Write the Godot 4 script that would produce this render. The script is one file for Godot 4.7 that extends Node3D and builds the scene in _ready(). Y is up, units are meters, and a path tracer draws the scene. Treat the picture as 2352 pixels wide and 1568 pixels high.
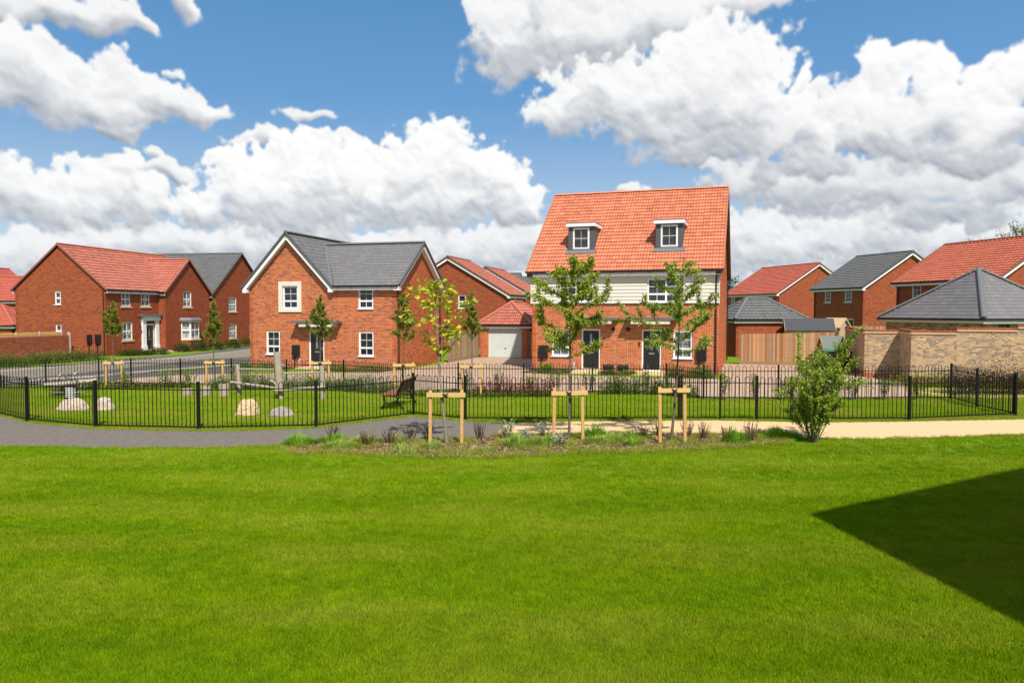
extends Node3D
# A housing estate seen across a lawn: play area with bow-top railings, brick houses behind.
# World metres, x right, y up, the camera looks towards -z. Ground places are written W(x, distance).

const GLASS_TINT := 0.22
var M := {}
var rng := RandomNumberGenerator.new()


class MB:
	var v := PackedVector3Array()
	var n := PackedVector3Array()
	var c := PackedColorArray()
	var col := Color.WHITE

	func quad(a: Vector3, b: Vector3, d: Vector3, e: Vector3) -> void:   # counter-clockwise seen from outside
		var k := (b - a).cross(e - a)
		if k.length_squared() < 1e-14:
			k = (d - b).cross(e - b)
		k = k.normalized()
		v.append_array(PackedVector3Array([a, d, b, a, e, d]))
		n.append_array(PackedVector3Array([k, k, k, k, k, k]))
		c.append_array(PackedColorArray([col, col, col, col, col, col]))

	func tri(a: Vector3, b: Vector3, d: Vector3) -> void:
		var k := (b - a).cross(d - a).normalized()
		v.append_array(PackedVector3Array([a, d, b]))
		n.append_array(PackedVector3Array([k, k, k]))
		c.append_array(PackedColorArray([col, col, col]))

	func hexa(p: Array) -> void:   # 0-3 bottom counter-clockwise from above, 4-7 top
		quad(p[0], p[3], p[2], p[1])
		quad(p[4], p[5], p[6], p[7])
		for i in 4:
			var j := (i + 1) % 4
			quad(p[i], p[j], p[j + 4], p[i + 4])

	func box(a: Vector3, b: Vector3) -> void:
		hexa([Vector3(a.x, a.y, b.z), Vector3(b.x, a.y, b.z), Vector3(b.x, a.y, a.z), Vector3(a.x, a.y, a.z), Vector3(a.x, b.y, b.z), Vector3(b.x, b.y, b.z), Vector3(b.x, b.y, a.z), Vector3(a.x, b.y, a.z)])

	func beam(a: Vector3, b: Vector3, wide: Vector3, high: Vector3) -> void:   # a bar from a to b, full width and height vectors
		var w := wide * 0.5
		var h := high * 0.5
		if (b - a).cross(w).dot(h) < 0.0:
			w = -w
		hexa([a - w - h, b - w - h, b + w - h, a + w - h, a - w + h, b - w + h, b + w + h, a + w + h])

	func bevel(a: Vector3, b: Vector3, r: float) -> void:   # an upright box with chamfered edges all round
		var x0 := a.x; var x1 := b.x; var z0 := a.z; var z1 := b.z
		var ring := func(y: float, k: float) -> Array:
			return [Vector3(x0 + k + r, y, z1 - k), Vector3(x1 - k - r, y, z1 - k), Vector3(x1 - k, y, z1 - k - r), Vector3(x1 - k, y, z0 + k + r), Vector3(x1 - k - r, y, z0 + k), Vector3(x0 + k + r, y, z0 + k), Vector3(x0 + k, y, z0 + k + r), Vector3(x0 + k, y, z1 - k - r)]
		loft([ring.call(a.y, 0.0), ring.call(b.y - r, 0.0), ring.call(b.y, r)], true)

	func loft(rings: Array, capped := true) -> void:   # rings counter-clockwise from above, bottom to top
		for k in rings.size() - 1:
			var lo: Array = rings[k]
			var hi: Array = rings[k + 1]
			for i in lo.size():
				var j := (i + 1) % lo.size()
				quad(lo[i], lo[j], hi[j], hi[i])
		if capped:
			var top: Array = rings[-1]
			var bot: Array = rings[0]
			for i in range(1, top.size() - 1):
				tri(top[0], top[i], top[i + 1])
				tri(bot[0], bot[i + 1], bot[i])

	func tube(path: Array, radii: Array, sides := 6, capped := true) -> void:
		var rings := []
		var norms := []
		var t0: Vector3 = (path[1] - path[0]).normalized()
		var side := t0.cross(Vector3(0.31, 0.17, 0.94) if absf(t0.z) < 0.9 else Vector3.UP).normalized()
		for i in path.size():
			var t: Vector3 = (path[mini(i + 1, path.size() - 1)] - path[maxi(i - 1, 0)]).normalized()
			side = (side - t * side.dot(t)).normalized()
			var up := t.cross(side)
			var ring := []
			var nn := []
			for k in sides:
				var a := TAU * k / sides
				var d := side * cos(a) + up * sin(a)
				nn.append(d)
				ring.append(path[i] + d * radii[i])
			rings.append(ring)
			norms.append(nn)
		for i in path.size() - 1:
			for k in sides:
				var j := (k + 1) % sides
				v.append_array(PackedVector3Array([rings[i][k], rings[i + 1][j], rings[i][j], rings[i][k], rings[i + 1][k], rings[i + 1][j]]))
				n.append_array(PackedVector3Array([norms[i][k], norms[i + 1][j], norms[i][j], norms[i][k], norms[i + 1][k], norms[i + 1][j]]))
				c.append_array(PackedColorArray([col, col, col, col, col, col]))
		if capped:
			for i in range(1, sides - 1):
				tri(rings[-1][0], rings[-1][i], rings[-1][i + 1])
				tri(rings[0][0], rings[0][i + 1], rings[0][i])

	func leaf(p: Vector3, along: Vector3, up: Vector3, l: float, w: float) -> void:
		var s := along.cross(up).normalized()
		var u := s.cross(along).normalized()
		var tip := p + along * l - u * l * 0.12
		var mid := p + along * l * 0.45
		tri(p, mid + s * w * 0.5 + u * w * 0.16, tip)
		tri(p, tip, mid - s * w * 0.5 + u * w * 0.16)

	func mesh() -> ArrayMesh:
		var a := []
		a.resize(Mesh.ARRAY_MAX)
		a[Mesh.ARRAY_VERTEX] = v
		a[Mesh.ARRAY_NORMAL] = n
		a[Mesh.ARRAY_COLOR] = c
		var m := ArrayMesh.new()
		if v.size():
			m.add_surface_from_arrays(Mesh.PRIMITIVE_TRIANGLES, a)
		return m


func W(x: float, d: float, y := 0.0) -> Vector3:
	return Vector3(x, y, -d)


func rf(a: float, b: float) -> float:
	return rng.randf_range(a, b)


func lin(r: float, g: float, b: float) -> Color:
	return Color(r, g, b)


func jit(k: Color, a: float) -> Color:
	var f := 1.0 + rf(-a, a)
	return Color(k.r * f, k.g * f * (1.0 + rf(-a, a) * 0.25), k.b * f * (1.0 + rf(-a, a) * 0.4))


func mat(called: String, r: float, g: float, b: float, rough := 0.8, metal := 0.0, spec := 0.5) -> StandardMaterial3D:
	var m := StandardMaterial3D.new()
	m.resource_name = called
	m.albedo_color = Color(r, g, b).linear_to_srgb()
	m.roughness = rough
	m.metallic = metal
	m.metallic_specular = spec
	M[called] = m
	return m


func tinted(called: String, rough := 0.85, spec := 0.4) -> StandardMaterial3D:   # colour comes piece by piece from the mesh
	var m := mat(called, 1, 1, 1, rough, 0.0, spec)
	m.vertex_color_use_as_albedo = true
	return m


func noise_tex(size: int, freq: float, octaves: int, sd: int, stops: Array, kind := FastNoiseLite.TYPE_SIMPLEX_SMOOTH) -> NoiseTexture2D:   # stops: [offset, linear colour] pairs
	var t := NoiseTexture2D.new()
	var f := FastNoiseLite.new()
	f.seed = sd
	f.noise_type = kind
	f.frequency = freq
	f.fractal_octaves = octaves
	f.fractal_gain = 0.55
	t.width = size
	t.height = size
	t.seamless = true
	t.noise = f
	if stops.size():
		var g := Gradient.new()
		var off := PackedFloat32Array()
		var cs := PackedColorArray()
		for s in stops:
			off.append(s[0])
			cs.append((s[1] as Color).linear_to_srgb())
		g.offsets = off
		g.colors = cs
		t.color_ramp = g
	return t


func grain(m: StandardMaterial3D, tex: Texture2D, scale: float, world := true) -> StandardMaterial3D:
	m.albedo_texture = tex
	m.uv1_triplanar = true
	m.uv1_world_triplanar = world
	m.uv1_scale = Vector3.ONE * scale
	return m


func relief(m: StandardMaterial3D, tex: Texture2D, depth_cm: float) -> StandardMaterial3D:
	m.heightmap_enabled = true
	m.heightmap_texture = tex
	m.heightmap_scale = depth_cm
	return m


func obj(called: String, mb: MB, m: Material, parent: Node = null) -> MeshInstance3D:
	return inst(called, mb.mesh(), m, parent)


func inst(called: String, mesh: Mesh, m: Material, parent: Node = null, at := Transform3D()) -> MeshInstance3D:
	var o := MeshInstance3D.new()
	o.name = called
	o.mesh = mesh
	o.material_override = m
	o.transform = at
	(parent if parent else self).add_child(o, true)
	return o


func thing(called: String, label: String, category: String, at := Vector3.ZERO, turn := 0.0, group := "") -> Node3D:
	var o := Node3D.new()
	o.name = called
	o.position = at
	o.rotation.y = turn
	add_child(o, true)
	tag(o, label, category, group)
	return o


func tag(o: Node, label: String, category: String, group := "") -> void:
	o.set_meta("label", label)
	o.set_meta("category", category)
	if group:
		o.set_meta("group", group)


func kind(o: Node, k: String) -> Node:
	o.set_meta("kind", k)
	return o


func house(called: String, label: String, category: String, x: float, d: float, th: float, group := "") -> Node3D:
	return thing(called, label, category, W(x, d), deg_to_rad(-th), group)


# ---------------------------------------------------------------- sky

func fbm(sd: int, freq: float, oct: int) -> FastNoiseLite:
	var f := FastNoiseLite.new()
	f.seed = sd
	f.noise_type = FastNoiseLite.TYPE_SIMPLEX
	f.frequency = freq
	f.fractal_octaves = oct
	f.fractal_gain = 0.52
	return f


func blue(el: float) -> Vector3:
	var t := clampf(el / 30.0, 0.0, 1.0)
	var lo := Vector3(0.56, 0.69, 0.79)
	var mid := Vector3(0.155, 0.350, 0.63)
	var hi := Vector3(0.075, 0.225, 0.47)
	var k := lo.lerp(mid, smoothstep(0.0, 0.55, t)).lerp(hi, smoothstep(0.35, 1.0, t))
	return k.lerp(Vector3(0.06, 0.19, 0.42), smoothstep(30.0, 90.0, el))


# one cloud: puffs [az, el, rx, ry] in degrees; drawn into buf, a grid of w columns from az0 and h rows down from el1, s degrees a cell
func cloud(buf: PackedVector3Array, w: int, h: int, az0: float, el1: float, s: float, puffs: Array, dim: float, sd: int) -> void:
	var lo := Vector2(1e9, 1e9)
	var hi := Vector2(-1e9, -1e9)
	for p in puffs:
		lo = Vector2(minf(lo.x, p[0] - p[2] * 1.5 - 1.0), minf(lo.y, p[1] - p[3] * 1.3 - 1.0))
		hi = Vector2(maxf(hi.x, p[0] + p[2] * 1.5 + 1.0), maxf(hi.y, p[1] + p[3] * 1.5 + 1.0))
	var i0 := maxi(0, int((lo.x - az0) / s))
	var i1 := mini(w, int((hi.x - az0) / s) + 1)
	var j0 := maxi(0, int((el1 - hi.y) / s))
	var j1 := mini(h, int((el1 - lo.y) / s) + 1)
	if i1 <= i0 or j1 <= j0:
		return
	var warp := fbm(sd, 0.2, 3)
	warp.fractal_gain = 0.4
	var soft := fbm(sd + 5, 0.5, 5)
	var lobes := []
	for k in 4:
		var c := FastNoiseLite.new()
		c.seed = sd + 11 * k
		c.noise_type = FastNoiseLite.TYPE_CELLULAR
		c.cellular_distance_function = FastNoiseLite.DISTANCE_EUCLIDEAN
		c.cellular_return_type = FastNoiseLite.RETURN_DISTANCE
		c.fractal_type = FastNoiseLite.FRACTAL_NONE
		c.frequency = [0.30, 0.66, 1.45, 3.0][k]
		lobes.append(c)
	var bw := i1 - i0
	var bh := j1 - j0
	var dens := PackedFloat32Array()
	dens.resize(bw * bh)
	dens.fill(-1.0)
	var wx := PackedFloat32Array()
	var wy := PackedFloat32Array()
	wx.resize(bw * bh)
	wy.resize(bw * bh)
	for j in bh:
		var el := el1 - (j0 + j + 0.5) * s
		for i in bw:
			var az := az0 + (i0 + i + 0.5) * s
			wx[j * bw + i] = az + 0.95 * warp.get_noise_2d(az, el)
			wy[j * bw + i] = el + 0.8 * warp.get_noise_2d(az + 71.0, el - 33.0)
	for p in puffs:
		var a0 := maxi(0, int((p[0] - p[2] * 1.6 - 1.2 - az0) / s) - i0)
		var a1 := mini(bw, int((p[0] + p[2] * 1.6 + 1.2 - az0) / s) - i0 + 1)
		var b0 := maxi(0, int((el1 - p[1] - p[3] * 1.6 - 1.0) / s) - j0)
		var b1 := mini(bh, int((el1 - p[1] + p[3] * 1.4 + 1.0) / s) - j0 + 1)
		var ix: float = 1.0 / p[2]
		var iy: float = 1.0 / p[3]
		for j in range(b0, b1):
			for i in range(a0, a1):
				var q := j * bw + i
				var dx: float = (wx[q] - p[0]) * ix
				var dy: float = (wy[q] - p[1]) * iy
				if dy < 0.0:
					dy *= 1.35
				var d := 1.0 - sqrt(dx * dx + dy * dy)
				var e := dens[q]
				# smooth union, so that puffs run into one body
				var t := clampf(0.5 + (d - e) / 0.5, 0.0, 1.0)
				dens[q] = lerpf(e, d, t) + 0.25 * t * (1.0 - t)
	var body := dens.duplicate()
	var f := 1.0 + 0.9 * clampf(1.0 - ((lo.y + hi.y) / 2.0) / 12.0, 0.0, 1.0)   # smaller lumps in far, low clouds
	var rise := PackedFloat32Array()
	rise.resize(bw * bh)
	for j in bh:
		var el := el1 - (j0 + j + 0.5) * s
		for i in bw:
			var q := j * bw + i
			if body[q] > -0.6:
				var az := az0 + (i0 + i + 0.5) * s
				var x := wx[q] * 0.3 + az * 0.7
				var y := (wy[q] * 0.3 + el * 0.7) * 1.12
				var n := 0.0
				var amp := 0.5
				for k in 4:
					if k == 3 and s > 0.2:
						break
					n -= amp * (lobes[k].get_noise_2d(x * f, y * f) + 0.45)
					amp *= 0.52
				var z := soft.get_noise_2d(az * f, el * f)
				rise[q] = n
				dens[q] = body[q] + 0.42 * n + 0.3 * z - 0.02
	var occ := PackedFloat32Array()
	occ.resize(bw)
	var all := PackedFloat32Array()
	all.resize(bw)
	for j in bh:
		for i in bw:
			all[i] += clampf(body[j * bw + i] + 0.1, 0.0, 0.7) * s
	var st := maxi(1, int(round(0.2 / s)))
	for j in bh:
		var el := el1 - (j0 + j + 0.5) * s
		for i in bw:
			var q := j * bw + i
			occ[i] += clampf(body[q] + 0.1, 0.0, 0.7) * s
			var d := dens[q]
			if d <= 0.0:
				continue
			var big := soft.get_noise_2d(wx[q] * 0.35, wy[q] * 0.5)
			var under := smoothstep(0.3, 0.95, occ[i] / maxf(all[i], 0.02) + 0.42 * big) * clampf(all[i] / 1.0, 0.3, 1.0)
			var al := smoothstep(0.0, lerpf(0.2, 0.5, under), d)
			var ju := maxi(j - st, 0) * bw + i
			var jd := mini(j + st, bh - 1) * bw + i
			var ir := j * bw + mini(i + st, bw - 1)
			var il := j * bw + maxi(i - st, 0)
			var gy := (minf(dens[jd], 0.8) - minf(dens[ju], 0.8)) * 0.5 + (rise[jd] - rise[ju]) * 0.35
			var gx := (minf(dens[il], 0.8) - minf(dens[ir], 0.8)) * 0.5 + (rise[il] - rise[ir]) * 0.35
			var rel := clampf(gy * 1.0 + gx * 0.45, -0.5, 0.5)
			var L := clampf(0.96 - 0.60 * under + rel * (0.62 + 0.3 * under) + 0.16 * big, 0.0, 1.0) * dim
			var k := Vector3(0.27, 0.31, 0.38).lerp(Vector3(0.92, 0.92, 0.915), L)
			k = k.lerp(Vector3(0.66, 0.74, 0.83), 0.3 * clampf(1.0 - el / 9.0, 0.0, 1.0))
			var at := (j0 + j) * w + i0 + i
			buf[at] = buf[at].lerp(k, al * 0.985)


func px(x: float, y: float) -> Vector2:   # where the photograph's clouds stand: azimuth and elevation in degrees of a place in a 2352 wide view with the horizon at 714
	var a := (x - 1176.0) / 1700.0
	var b := (714.0 - y) / 1700.0
	return Vector2(rad_to_deg(atan(a)), rad_to_deg(atan(b / sqrt(1.0 + a * a))))


func make_sky() -> Image:
	var groups := [
		[0.93, [[-20, 20, 200, 60], [100, 30, 190, 55], [240, 62, 100, 42], [318, 78, 42, 20]]],
		[0.95, [[428, 12, 44, 40]]],
		[0.9, [[395, 185, 26, 11], [355, 345, 28, 14], [720, 274, 62, 19], [1448, 432, 44, 24]]],
		[0.86, [[150, 655, 420, 34], [600, 650, 400, 30], [1050, 640, 360, 34], [1500, 650, 380, 34], [1950, 650, 420, 36], [2350, 640, 300, 40]]],
		[1.0, [[60, 600, 180, 50], [320, 600, 170, 40], [620, 600, 200, 42], [940, 610, 220, 40], [1200, 600, 120, 46], [1750, 610, 160, 44], [2000, 615, 220, 44], [2260, 610, 200, 50]]],
		[0.92, [[2000, 560, 330, 60], [2280, 560, 220, 70], [1760, 600, 150, 50], [60, 590, 150, 60], [230, 560, 130, 45], [360, 575, 120, 45], [520, 570, 110, 45], [700, 560, 150, 50], [900, 575, 170, 50], [1080, 580, 150, 55], [1210, 560, 70, 50], [1720, 540, 120, 60], [1960, 500, 160, 50]]],
		[0.8, [[1850, 445, 170, 70], [2060, 430, 210, 70], [2290, 430, 170, 80], [1700, 420, 100, 55], [2160, 500, 160, 45]]],
		[1.0, [[40, 440, 110, 62], [200, 435, 90, 55], [285, 400, 52, 46], [330, 470, 90, 58], [130, 495, 180, 50]]],
		[0.94, [[395, 400, 66, 20], [640, 328, 100, 24], [790, 345, 80, 30]]],
		[1.06, [[560, 420, 90, 55], [640, 385, 100, 55], [740, 395, 120, 70], [850, 440, 120, 95], [700, 490, 220, 75], [480, 495, 70, 42]]],
		[1.04, [[960, 400, 90, 75], [1020, 335, 72, 58], [1045, 305, 40, 35], [1110, 410, 100, 72], [1000, 470, 170, 70], [1180, 480, 80, 55]]],
		[0.98, [[60, 140, 92, 66], [130, 205, 150, 74], [272, 190, 70, 55], [380, 240, 112, 48], [230, 262, 180, 50], [470, 266, 58, 26], [290, 306, 64, 26], [40, 215, 130, 76], [330, 215, 92, 48]]],
		[1.03, [[2000, 165, 60, 60], [2065, 158, 74, 50], [2150, 180, 62, 60], [1985, 260, 92, 72], [2100, 285, 150, 80], [2235, 225, 62, 60], [2335, 185, 76, 62], [2290, 300, 130, 80], [2000, 335, 220, 62], [2210, 365, 220, 55], [1840, 200, 30, 52]]],
		[0.95, [[1150, 60, 84, 60], [1250, 20, 170, 66], [1190, 150, 125, 66], [1350, 110, 190, 100], [1500, 70, 210, 90], [1660, 10, 150, 50]]],
		[1.0, [[1450, 230, 210, 84], [1640, 180, 170, 120], [1735, 150, 66, 62], [1580, 290, 270, 80], [1300, 275, 84, 48], [1800, 285, 160, 84], [1600, 345, 170, 42], [1830, 380, 150, 45]]],
	]
	var sets := []
	for g in groups:
		var ps := []
		for p in g[1]:
			var c := px(p[0], p[1])
			var e := px(p[0] + p[2], p[1])
			var t := px(p[0], p[1] - p[3])
			ps.append([c.x, c.y, absf(e.x - c.x) * 1.12, absf(t.y - c.y) * 1.2])
		sets.append([g[0], ps])
	# the same kind of sky all the way round, from its own seed
	var r := RandomNumberGenerator.new()
	r.seed = 41
	var more := []
	for k in 76:
		var near_horizon := k % 2 == 0
		var az := (42.0 + 276.0 * (k + r.randf() * 0.7) / 76.0) if near_horizon else fposmod(k * 222.5, 360.0) - 60.0
		var el := r.randf_range(3.0, 18.0) if near_horizon else r.randf_range(30.0, 74.0)
		var ps := []
		var size := r.randf_range(3.5, 6.5) * (1.0 if near_horizon else 1.5)
		for q in 10:
			ps.append([az + r.randf_range(-1.8, 1.8) * size / maxf(cos(deg_to_rad(el)), 0.4), el + r.randf_range(-0.25, 0.5) * size, size * r.randf_range(0.6, 1.3) / maxf(cos(deg_to_rad(el)), 0.4), size * r.randf_range(0.4, 0.7)])
		more.append([r.randf_range(0.9, 1.03), ps])
	var wide := 1024
	var cell := 360.0 / wide
	var rows := 256
	var low := PackedVector3Array()
	low.resize(wide * rows)
	for j in rows:
		var k := blue(90.0 - (j + 0.5) * cell)
		for i in wide:
			low[j * wide + i] = k
	var n := 0
	for g in more + sets:
		n += 1
		var ps := []
		for p in g[1]:
			ps.append([p[0] + (360.0 if p[0] < -60.0 else 0.0), p[1], p[2], p[3]])
		cloud(low, wide, rows, -60.0, 90.0, cell, ps, g[0], 100 + n)
	var im := Image.create_empty(wide, wide / 2, false, Image.FORMAT_RGB8)
	for j in wide / 2:
		for i in wide:
			var src := (i + wide / 6) % wide
			var k := low[mini(j, rows - 1) * wide + src]
			im.set_pixel(i, j, Color(k.x, k.y, k.z).linear_to_srgb())
	im.resize(4096, 2048, Image.INTERPOLATE_CUBIC)
	var s := 360.0 / 4096.0
	var w := int(86.0 / s)
	var h := int(31.0 / s)
	var buf := PackedVector3Array()
	buf.resize(w * h)
	for j in h:
		var k := blue(31.0 - (j + 0.5) * s)
		for i in w:
			buf[j * w + i] = k
	n = more.size()
	for g in sets:
		n += 1
		cloud(buf, w, h, -43.0, 31.0, s, g[1], g[0], 100 + n)
	var top := int(round((90.0 - 31.0) / s))
	for j in h:
		for i in w:
			var az := -43.0 + (i + 0.5) * s
			var f := clampf((43.0 - absf(az)) / 4.0, 0.0, 1.0) * clampf(j * s / 3.0, 0.0, 1.0)
			var x := int(floor((az / 360.0) * 4096.0)) % 4096
			if x < 0:
				x += 4096
			var k := buf[j * w + i]
			im.set_pixel(x, top + j, im.get_pixel(x, top + j).lerp(Color(k.x, k.y, k.z).linear_to_srgb(), f))
	return im


# ---------------------------------------------------------------- walls, windows, doors

func span(poly: PackedVector2Array, at: float, along_v: bool) -> Vector2:   # where a convex outline is crossed: by the line v = at if along_v, else by u = at
	var lo := 1e9
	var hi := -1e9
	for i in poly.size():
		var a := poly[i]
		var b := poly[(i + 1) % poly.size()]
		if along_v:
			a = Vector2(a.y, a.x)
			b = Vector2(b.y, b.x)
		if (a.x - at) * (b.x - at) <= 0.0 and absf(a.x - b.x) > 1e-6:
			var y := lerpf(a.y, b.y, (at - a.x) / (b.x - a.x))
			lo = minf(lo, y)
			hi = maxf(hi, y)
	return Vector2(lo, hi)


func backing(mb: MB, O: Vector3, U: Vector3, poly: PackedVector2Array, holes: Array, thick := 0.2) -> void:
	var N := U.cross(Vector3.UP)
	var us := []
	var vs := []
	for p in poly:
		us.append(p.x)
		vs.append(p.y)
	for q in holes:
		us.append_array([q.position.x, q.end.x])
		vs.append_array([q.position.y, q.end.y])
	us.sort()
	vs.sort()
	for i in us.size() - 1:
		for j in vs.size() - 1:
			if us[i + 1] - us[i] < 1e-4 or vs[j + 1] - vs[j] < 1e-4:
				continue
			var mid := Vector2((us[i] + us[i + 1]) / 2, (vs[j] + vs[j + 1]) / 2)
			var open := false
			for q in holes:
				open = open or q.has_point(mid)
			if open:
				continue
			for part in Geometry2D.intersect_polygons(PackedVector2Array([Vector2(us[i], vs[j]), Vector2(us[i + 1], vs[j]), Vector2(us[i + 1], vs[j + 1]), Vector2(us[i], vs[j + 1])]), poly):
				if Geometry2D.is_polygon_clockwise(part):
					part.reverse()
				for k in range(1, part.size() - 1):
					var a: Vector3 = O + U * part[0].x + Vector3.UP * part[0].y
					var b: Vector3 = O + U * part[k].x + Vector3.UP * part[k].y
					var d: Vector3 = O + U * part[k + 1].x + Vector3.UP * part[k + 1].y
					mb.tri(a, b, d)
					mb.tri(a - N * thick, d - N * thick, b - N * thick)
	for q in holes:
		var a: Vector3 = O + U * q.position.x + Vector3.UP * q.position.y
		var b: Vector3 = O + U * q.end.x + Vector3.UP * q.position.y
		var d: Vector3 = O + U * q.end.x + Vector3.UP * q.end.y
		var e: Vector3 = O + U * q.position.x + Vector3.UP * q.end.y
		var t := N * thick
		mb.quad(a, b, b - t, a - t)
		mb.quad(d, e, e - t, d - t)
		mb.quad(b, d, d - t, b - t)
		mb.quad(e, a, a - t, e - t)
	for i in poly.size():
		var a: Vector3 = O + U * poly[i].x + Vector3.UP * poly[i].y
		var p2 := poly[(i + 1) % poly.size()]
		var b: Vector3 = O + U * p2.x + Vector3.UP * p2.y
		mb.quad(a, a - N * thick, b - N * thick, b)


# A brick wall: mortar body with openings, and every brick laid in stretcher bond proud of it. look: palette, mortar material; singles: how many bricks are parts by themselves
func brick_wall(par: Node, O: Vector3, U: Vector3, poly: PackedVector2Array, holes: Array, look: Dictionary, singles := 0, plinth := 0.0) -> Node3D:
	var N := U.cross(Vector3.UP)
	var mb := MB.new()
	backing(mb, O, U, poly, holes)
	var wall := obj("wall", mb, look.mortar, par)
	var bm := MB.new()
	var H := 0.075
	var L := 0.225
	var lo := 1e9
	var hi := -1e9
	for p in poly:
		lo = minf(lo, p.y)
		hi = maxf(hi, p.y)
	var made := 0
	var proud := 0.007
	var shared: Dictionary = look.get("meshes", {})
	var basis := Basis(U, Vector3.UP, N)
	var band := rng.randi() % 97
	for row in int(ceil((hi - lo) / H)):
		var v0 := lo + row * H
		var v1 := minf(v0 + 0.062, hi)
		if v1 - v0 < 0.02:
			continue
		var sp := span(poly, clampf(v0 + 0.032, lo + 1e-3, hi - 1e-3), true)
		if sp.y - sp.x < 0.03:
			continue
		var cuts := [[sp.x, sp.y]]
		for q in holes:
			if q.position.y < v0 + 0.045 and q.end.y > v0 + 0.02:
				var next := []
				for k in cuts:
					if q.end.x <= k[0] or q.position.x >= k[1]:
						next.append(k)
						continue
					if q.position.x > k[0]:
						next.append([k[0], q.position.x])
					if q.end.x < k[1]:
						next.append([q.end.x, k[1]])
				cuts = next
		var shift := 0.0 if row % 2 else L / 2
		for k in cuts:
			var i := floori((k[0] - shift) / L)
			while shift + i * L < k[1]:
				var u0: float = maxf(shift + i * L + 0.006, k[0])
				var u1: float = minf(shift + (i + 1) * L - 0.006, k[1])
				i += 1
				if u1 - u0 < 0.02:
					continue
				var pal: Array = look.plinth if v0 < plinth and look.has("plinth") else look.bricks
				var pick := rng.randf()
				var tone: Color = pal[int(pick * pick * pal.size())]
				if sin(row * 0.43 + band) > 0.72 and rng.randf() < 0.16:
					tone = pal[pal.size() - 1]
				if made < singles and u1 - u0 > 0.21 and v1 - v0 > 0.058:
					if not shared.has("box"):
						var one := MB.new()
						one.box(Vector3(0, 0, -0.01), Vector3(0.213, 0.062, proud))
						shared.box = one.mesh()
						look.meshes = shared
					var key := str(tone)
					if not shared.has(key):
						shared[key] = mat("brick_" + str(shared.size()), tone.r, tone.g, tone.b, 0.9)
					inst("brick", shared.box, shared[key], wall, Transform3D(basis, O + U * u0 + Vector3.UP * v0 + N * rf(-0.002, 0.002)))
					made += 1
					continue
				bm.col = jit(tone, 0.13)
				var a := O + U * u0 + Vector3.UP * v0
				var w := U * (u1 - u0)
				var h := Vector3.UP * (v1 - v0)
				var f := N * (proud + rf(-0.002, 0.002))
				if look.get("flamed", false) and u1 - u0 > 0.15:   # kiln flamed bricks: one end browner than the other
					var cut := w * rf(0.3, 0.7)
					var keep := bm.col
					bm.quad(a + f, a + cut + f, a + cut + h + f, a + h + f)
					if rng.randf() < 0.45:
						bm.col = jit(pal[pal.size() - 1 - rng.randi() % 2], 0.12)
					bm.quad(a + cut + f, a + w + f, a + w + h + f, a + cut + h + f)
					bm.col = keep
				else:
					bm.quad(a + f, a + w + f, a + w + h + f, a + h + f)
				bm.quad(a + h + f, a + w + h + f, a + w + h, a + h)
				bm.quad(a, a + w, a + w + f, a + f)
				bm.quad(a + w + f, a + w, a + w + h, a + w + h + f)
				bm.quad(a, a + f, a + h + f, a + h)
	kind(obj("brickwork", bm, M.tint, wall), "stuff")
	return wall


func plain_wall(par: Node, O: Vector3, U: Vector3, poly: PackedVector2Array, m: Material) -> void:
	var mb := MB.new()
	backing(mb, O, U, poly, [])
	obj("wall", mb, m, par)


func rect(u0: float, v0: float, u1: float, v1: float) -> Rect2:
	return Rect2(u0, v0, u1 - u0, v1 - v0)


func outline(a: Array) -> PackedVector2Array:
	var p := PackedVector2Array()
	for i in range(0, a.size(), 2):
		p.append(Vector2(a[i], a[i + 1]))
	return p


const STYLES := {
	"c6": [[0, 0.34, 1, 1, 2, 2], [0, 0, 1, 0.34, 2, 1]],
	"c12": [[0, 0.34, 0.5, 1, 2, 2], [0.5, 0.34, 1, 1, 2, 2], [0, 0, 0.5, 0.34, 2, 1], [0.5, 0, 1, 0.34, 2, 1]],
	"d4": [[0, 0, 1, 1, 2, 2]],
	"s4": [[0, 0.5, 1, 1, 2, 1], [0, 0, 1, 0.5, 2, 1]],
	"s12": [[0, 0.5, 1, 1, 3, 2], [0, 0, 1, 0.5, 3, 2]],
	"n2": [[0, 0.5, 1, 1, 1, 1], [0, 0, 1, 0.5, 1, 1]],
	"g6": [[0, 0, 1, 1, 2, 3]],
	"g4": [[0, 0, 1, 1, 2, 2]],
	"n1": [[0, 0, 1, 1, 1, 1]],
}


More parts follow.
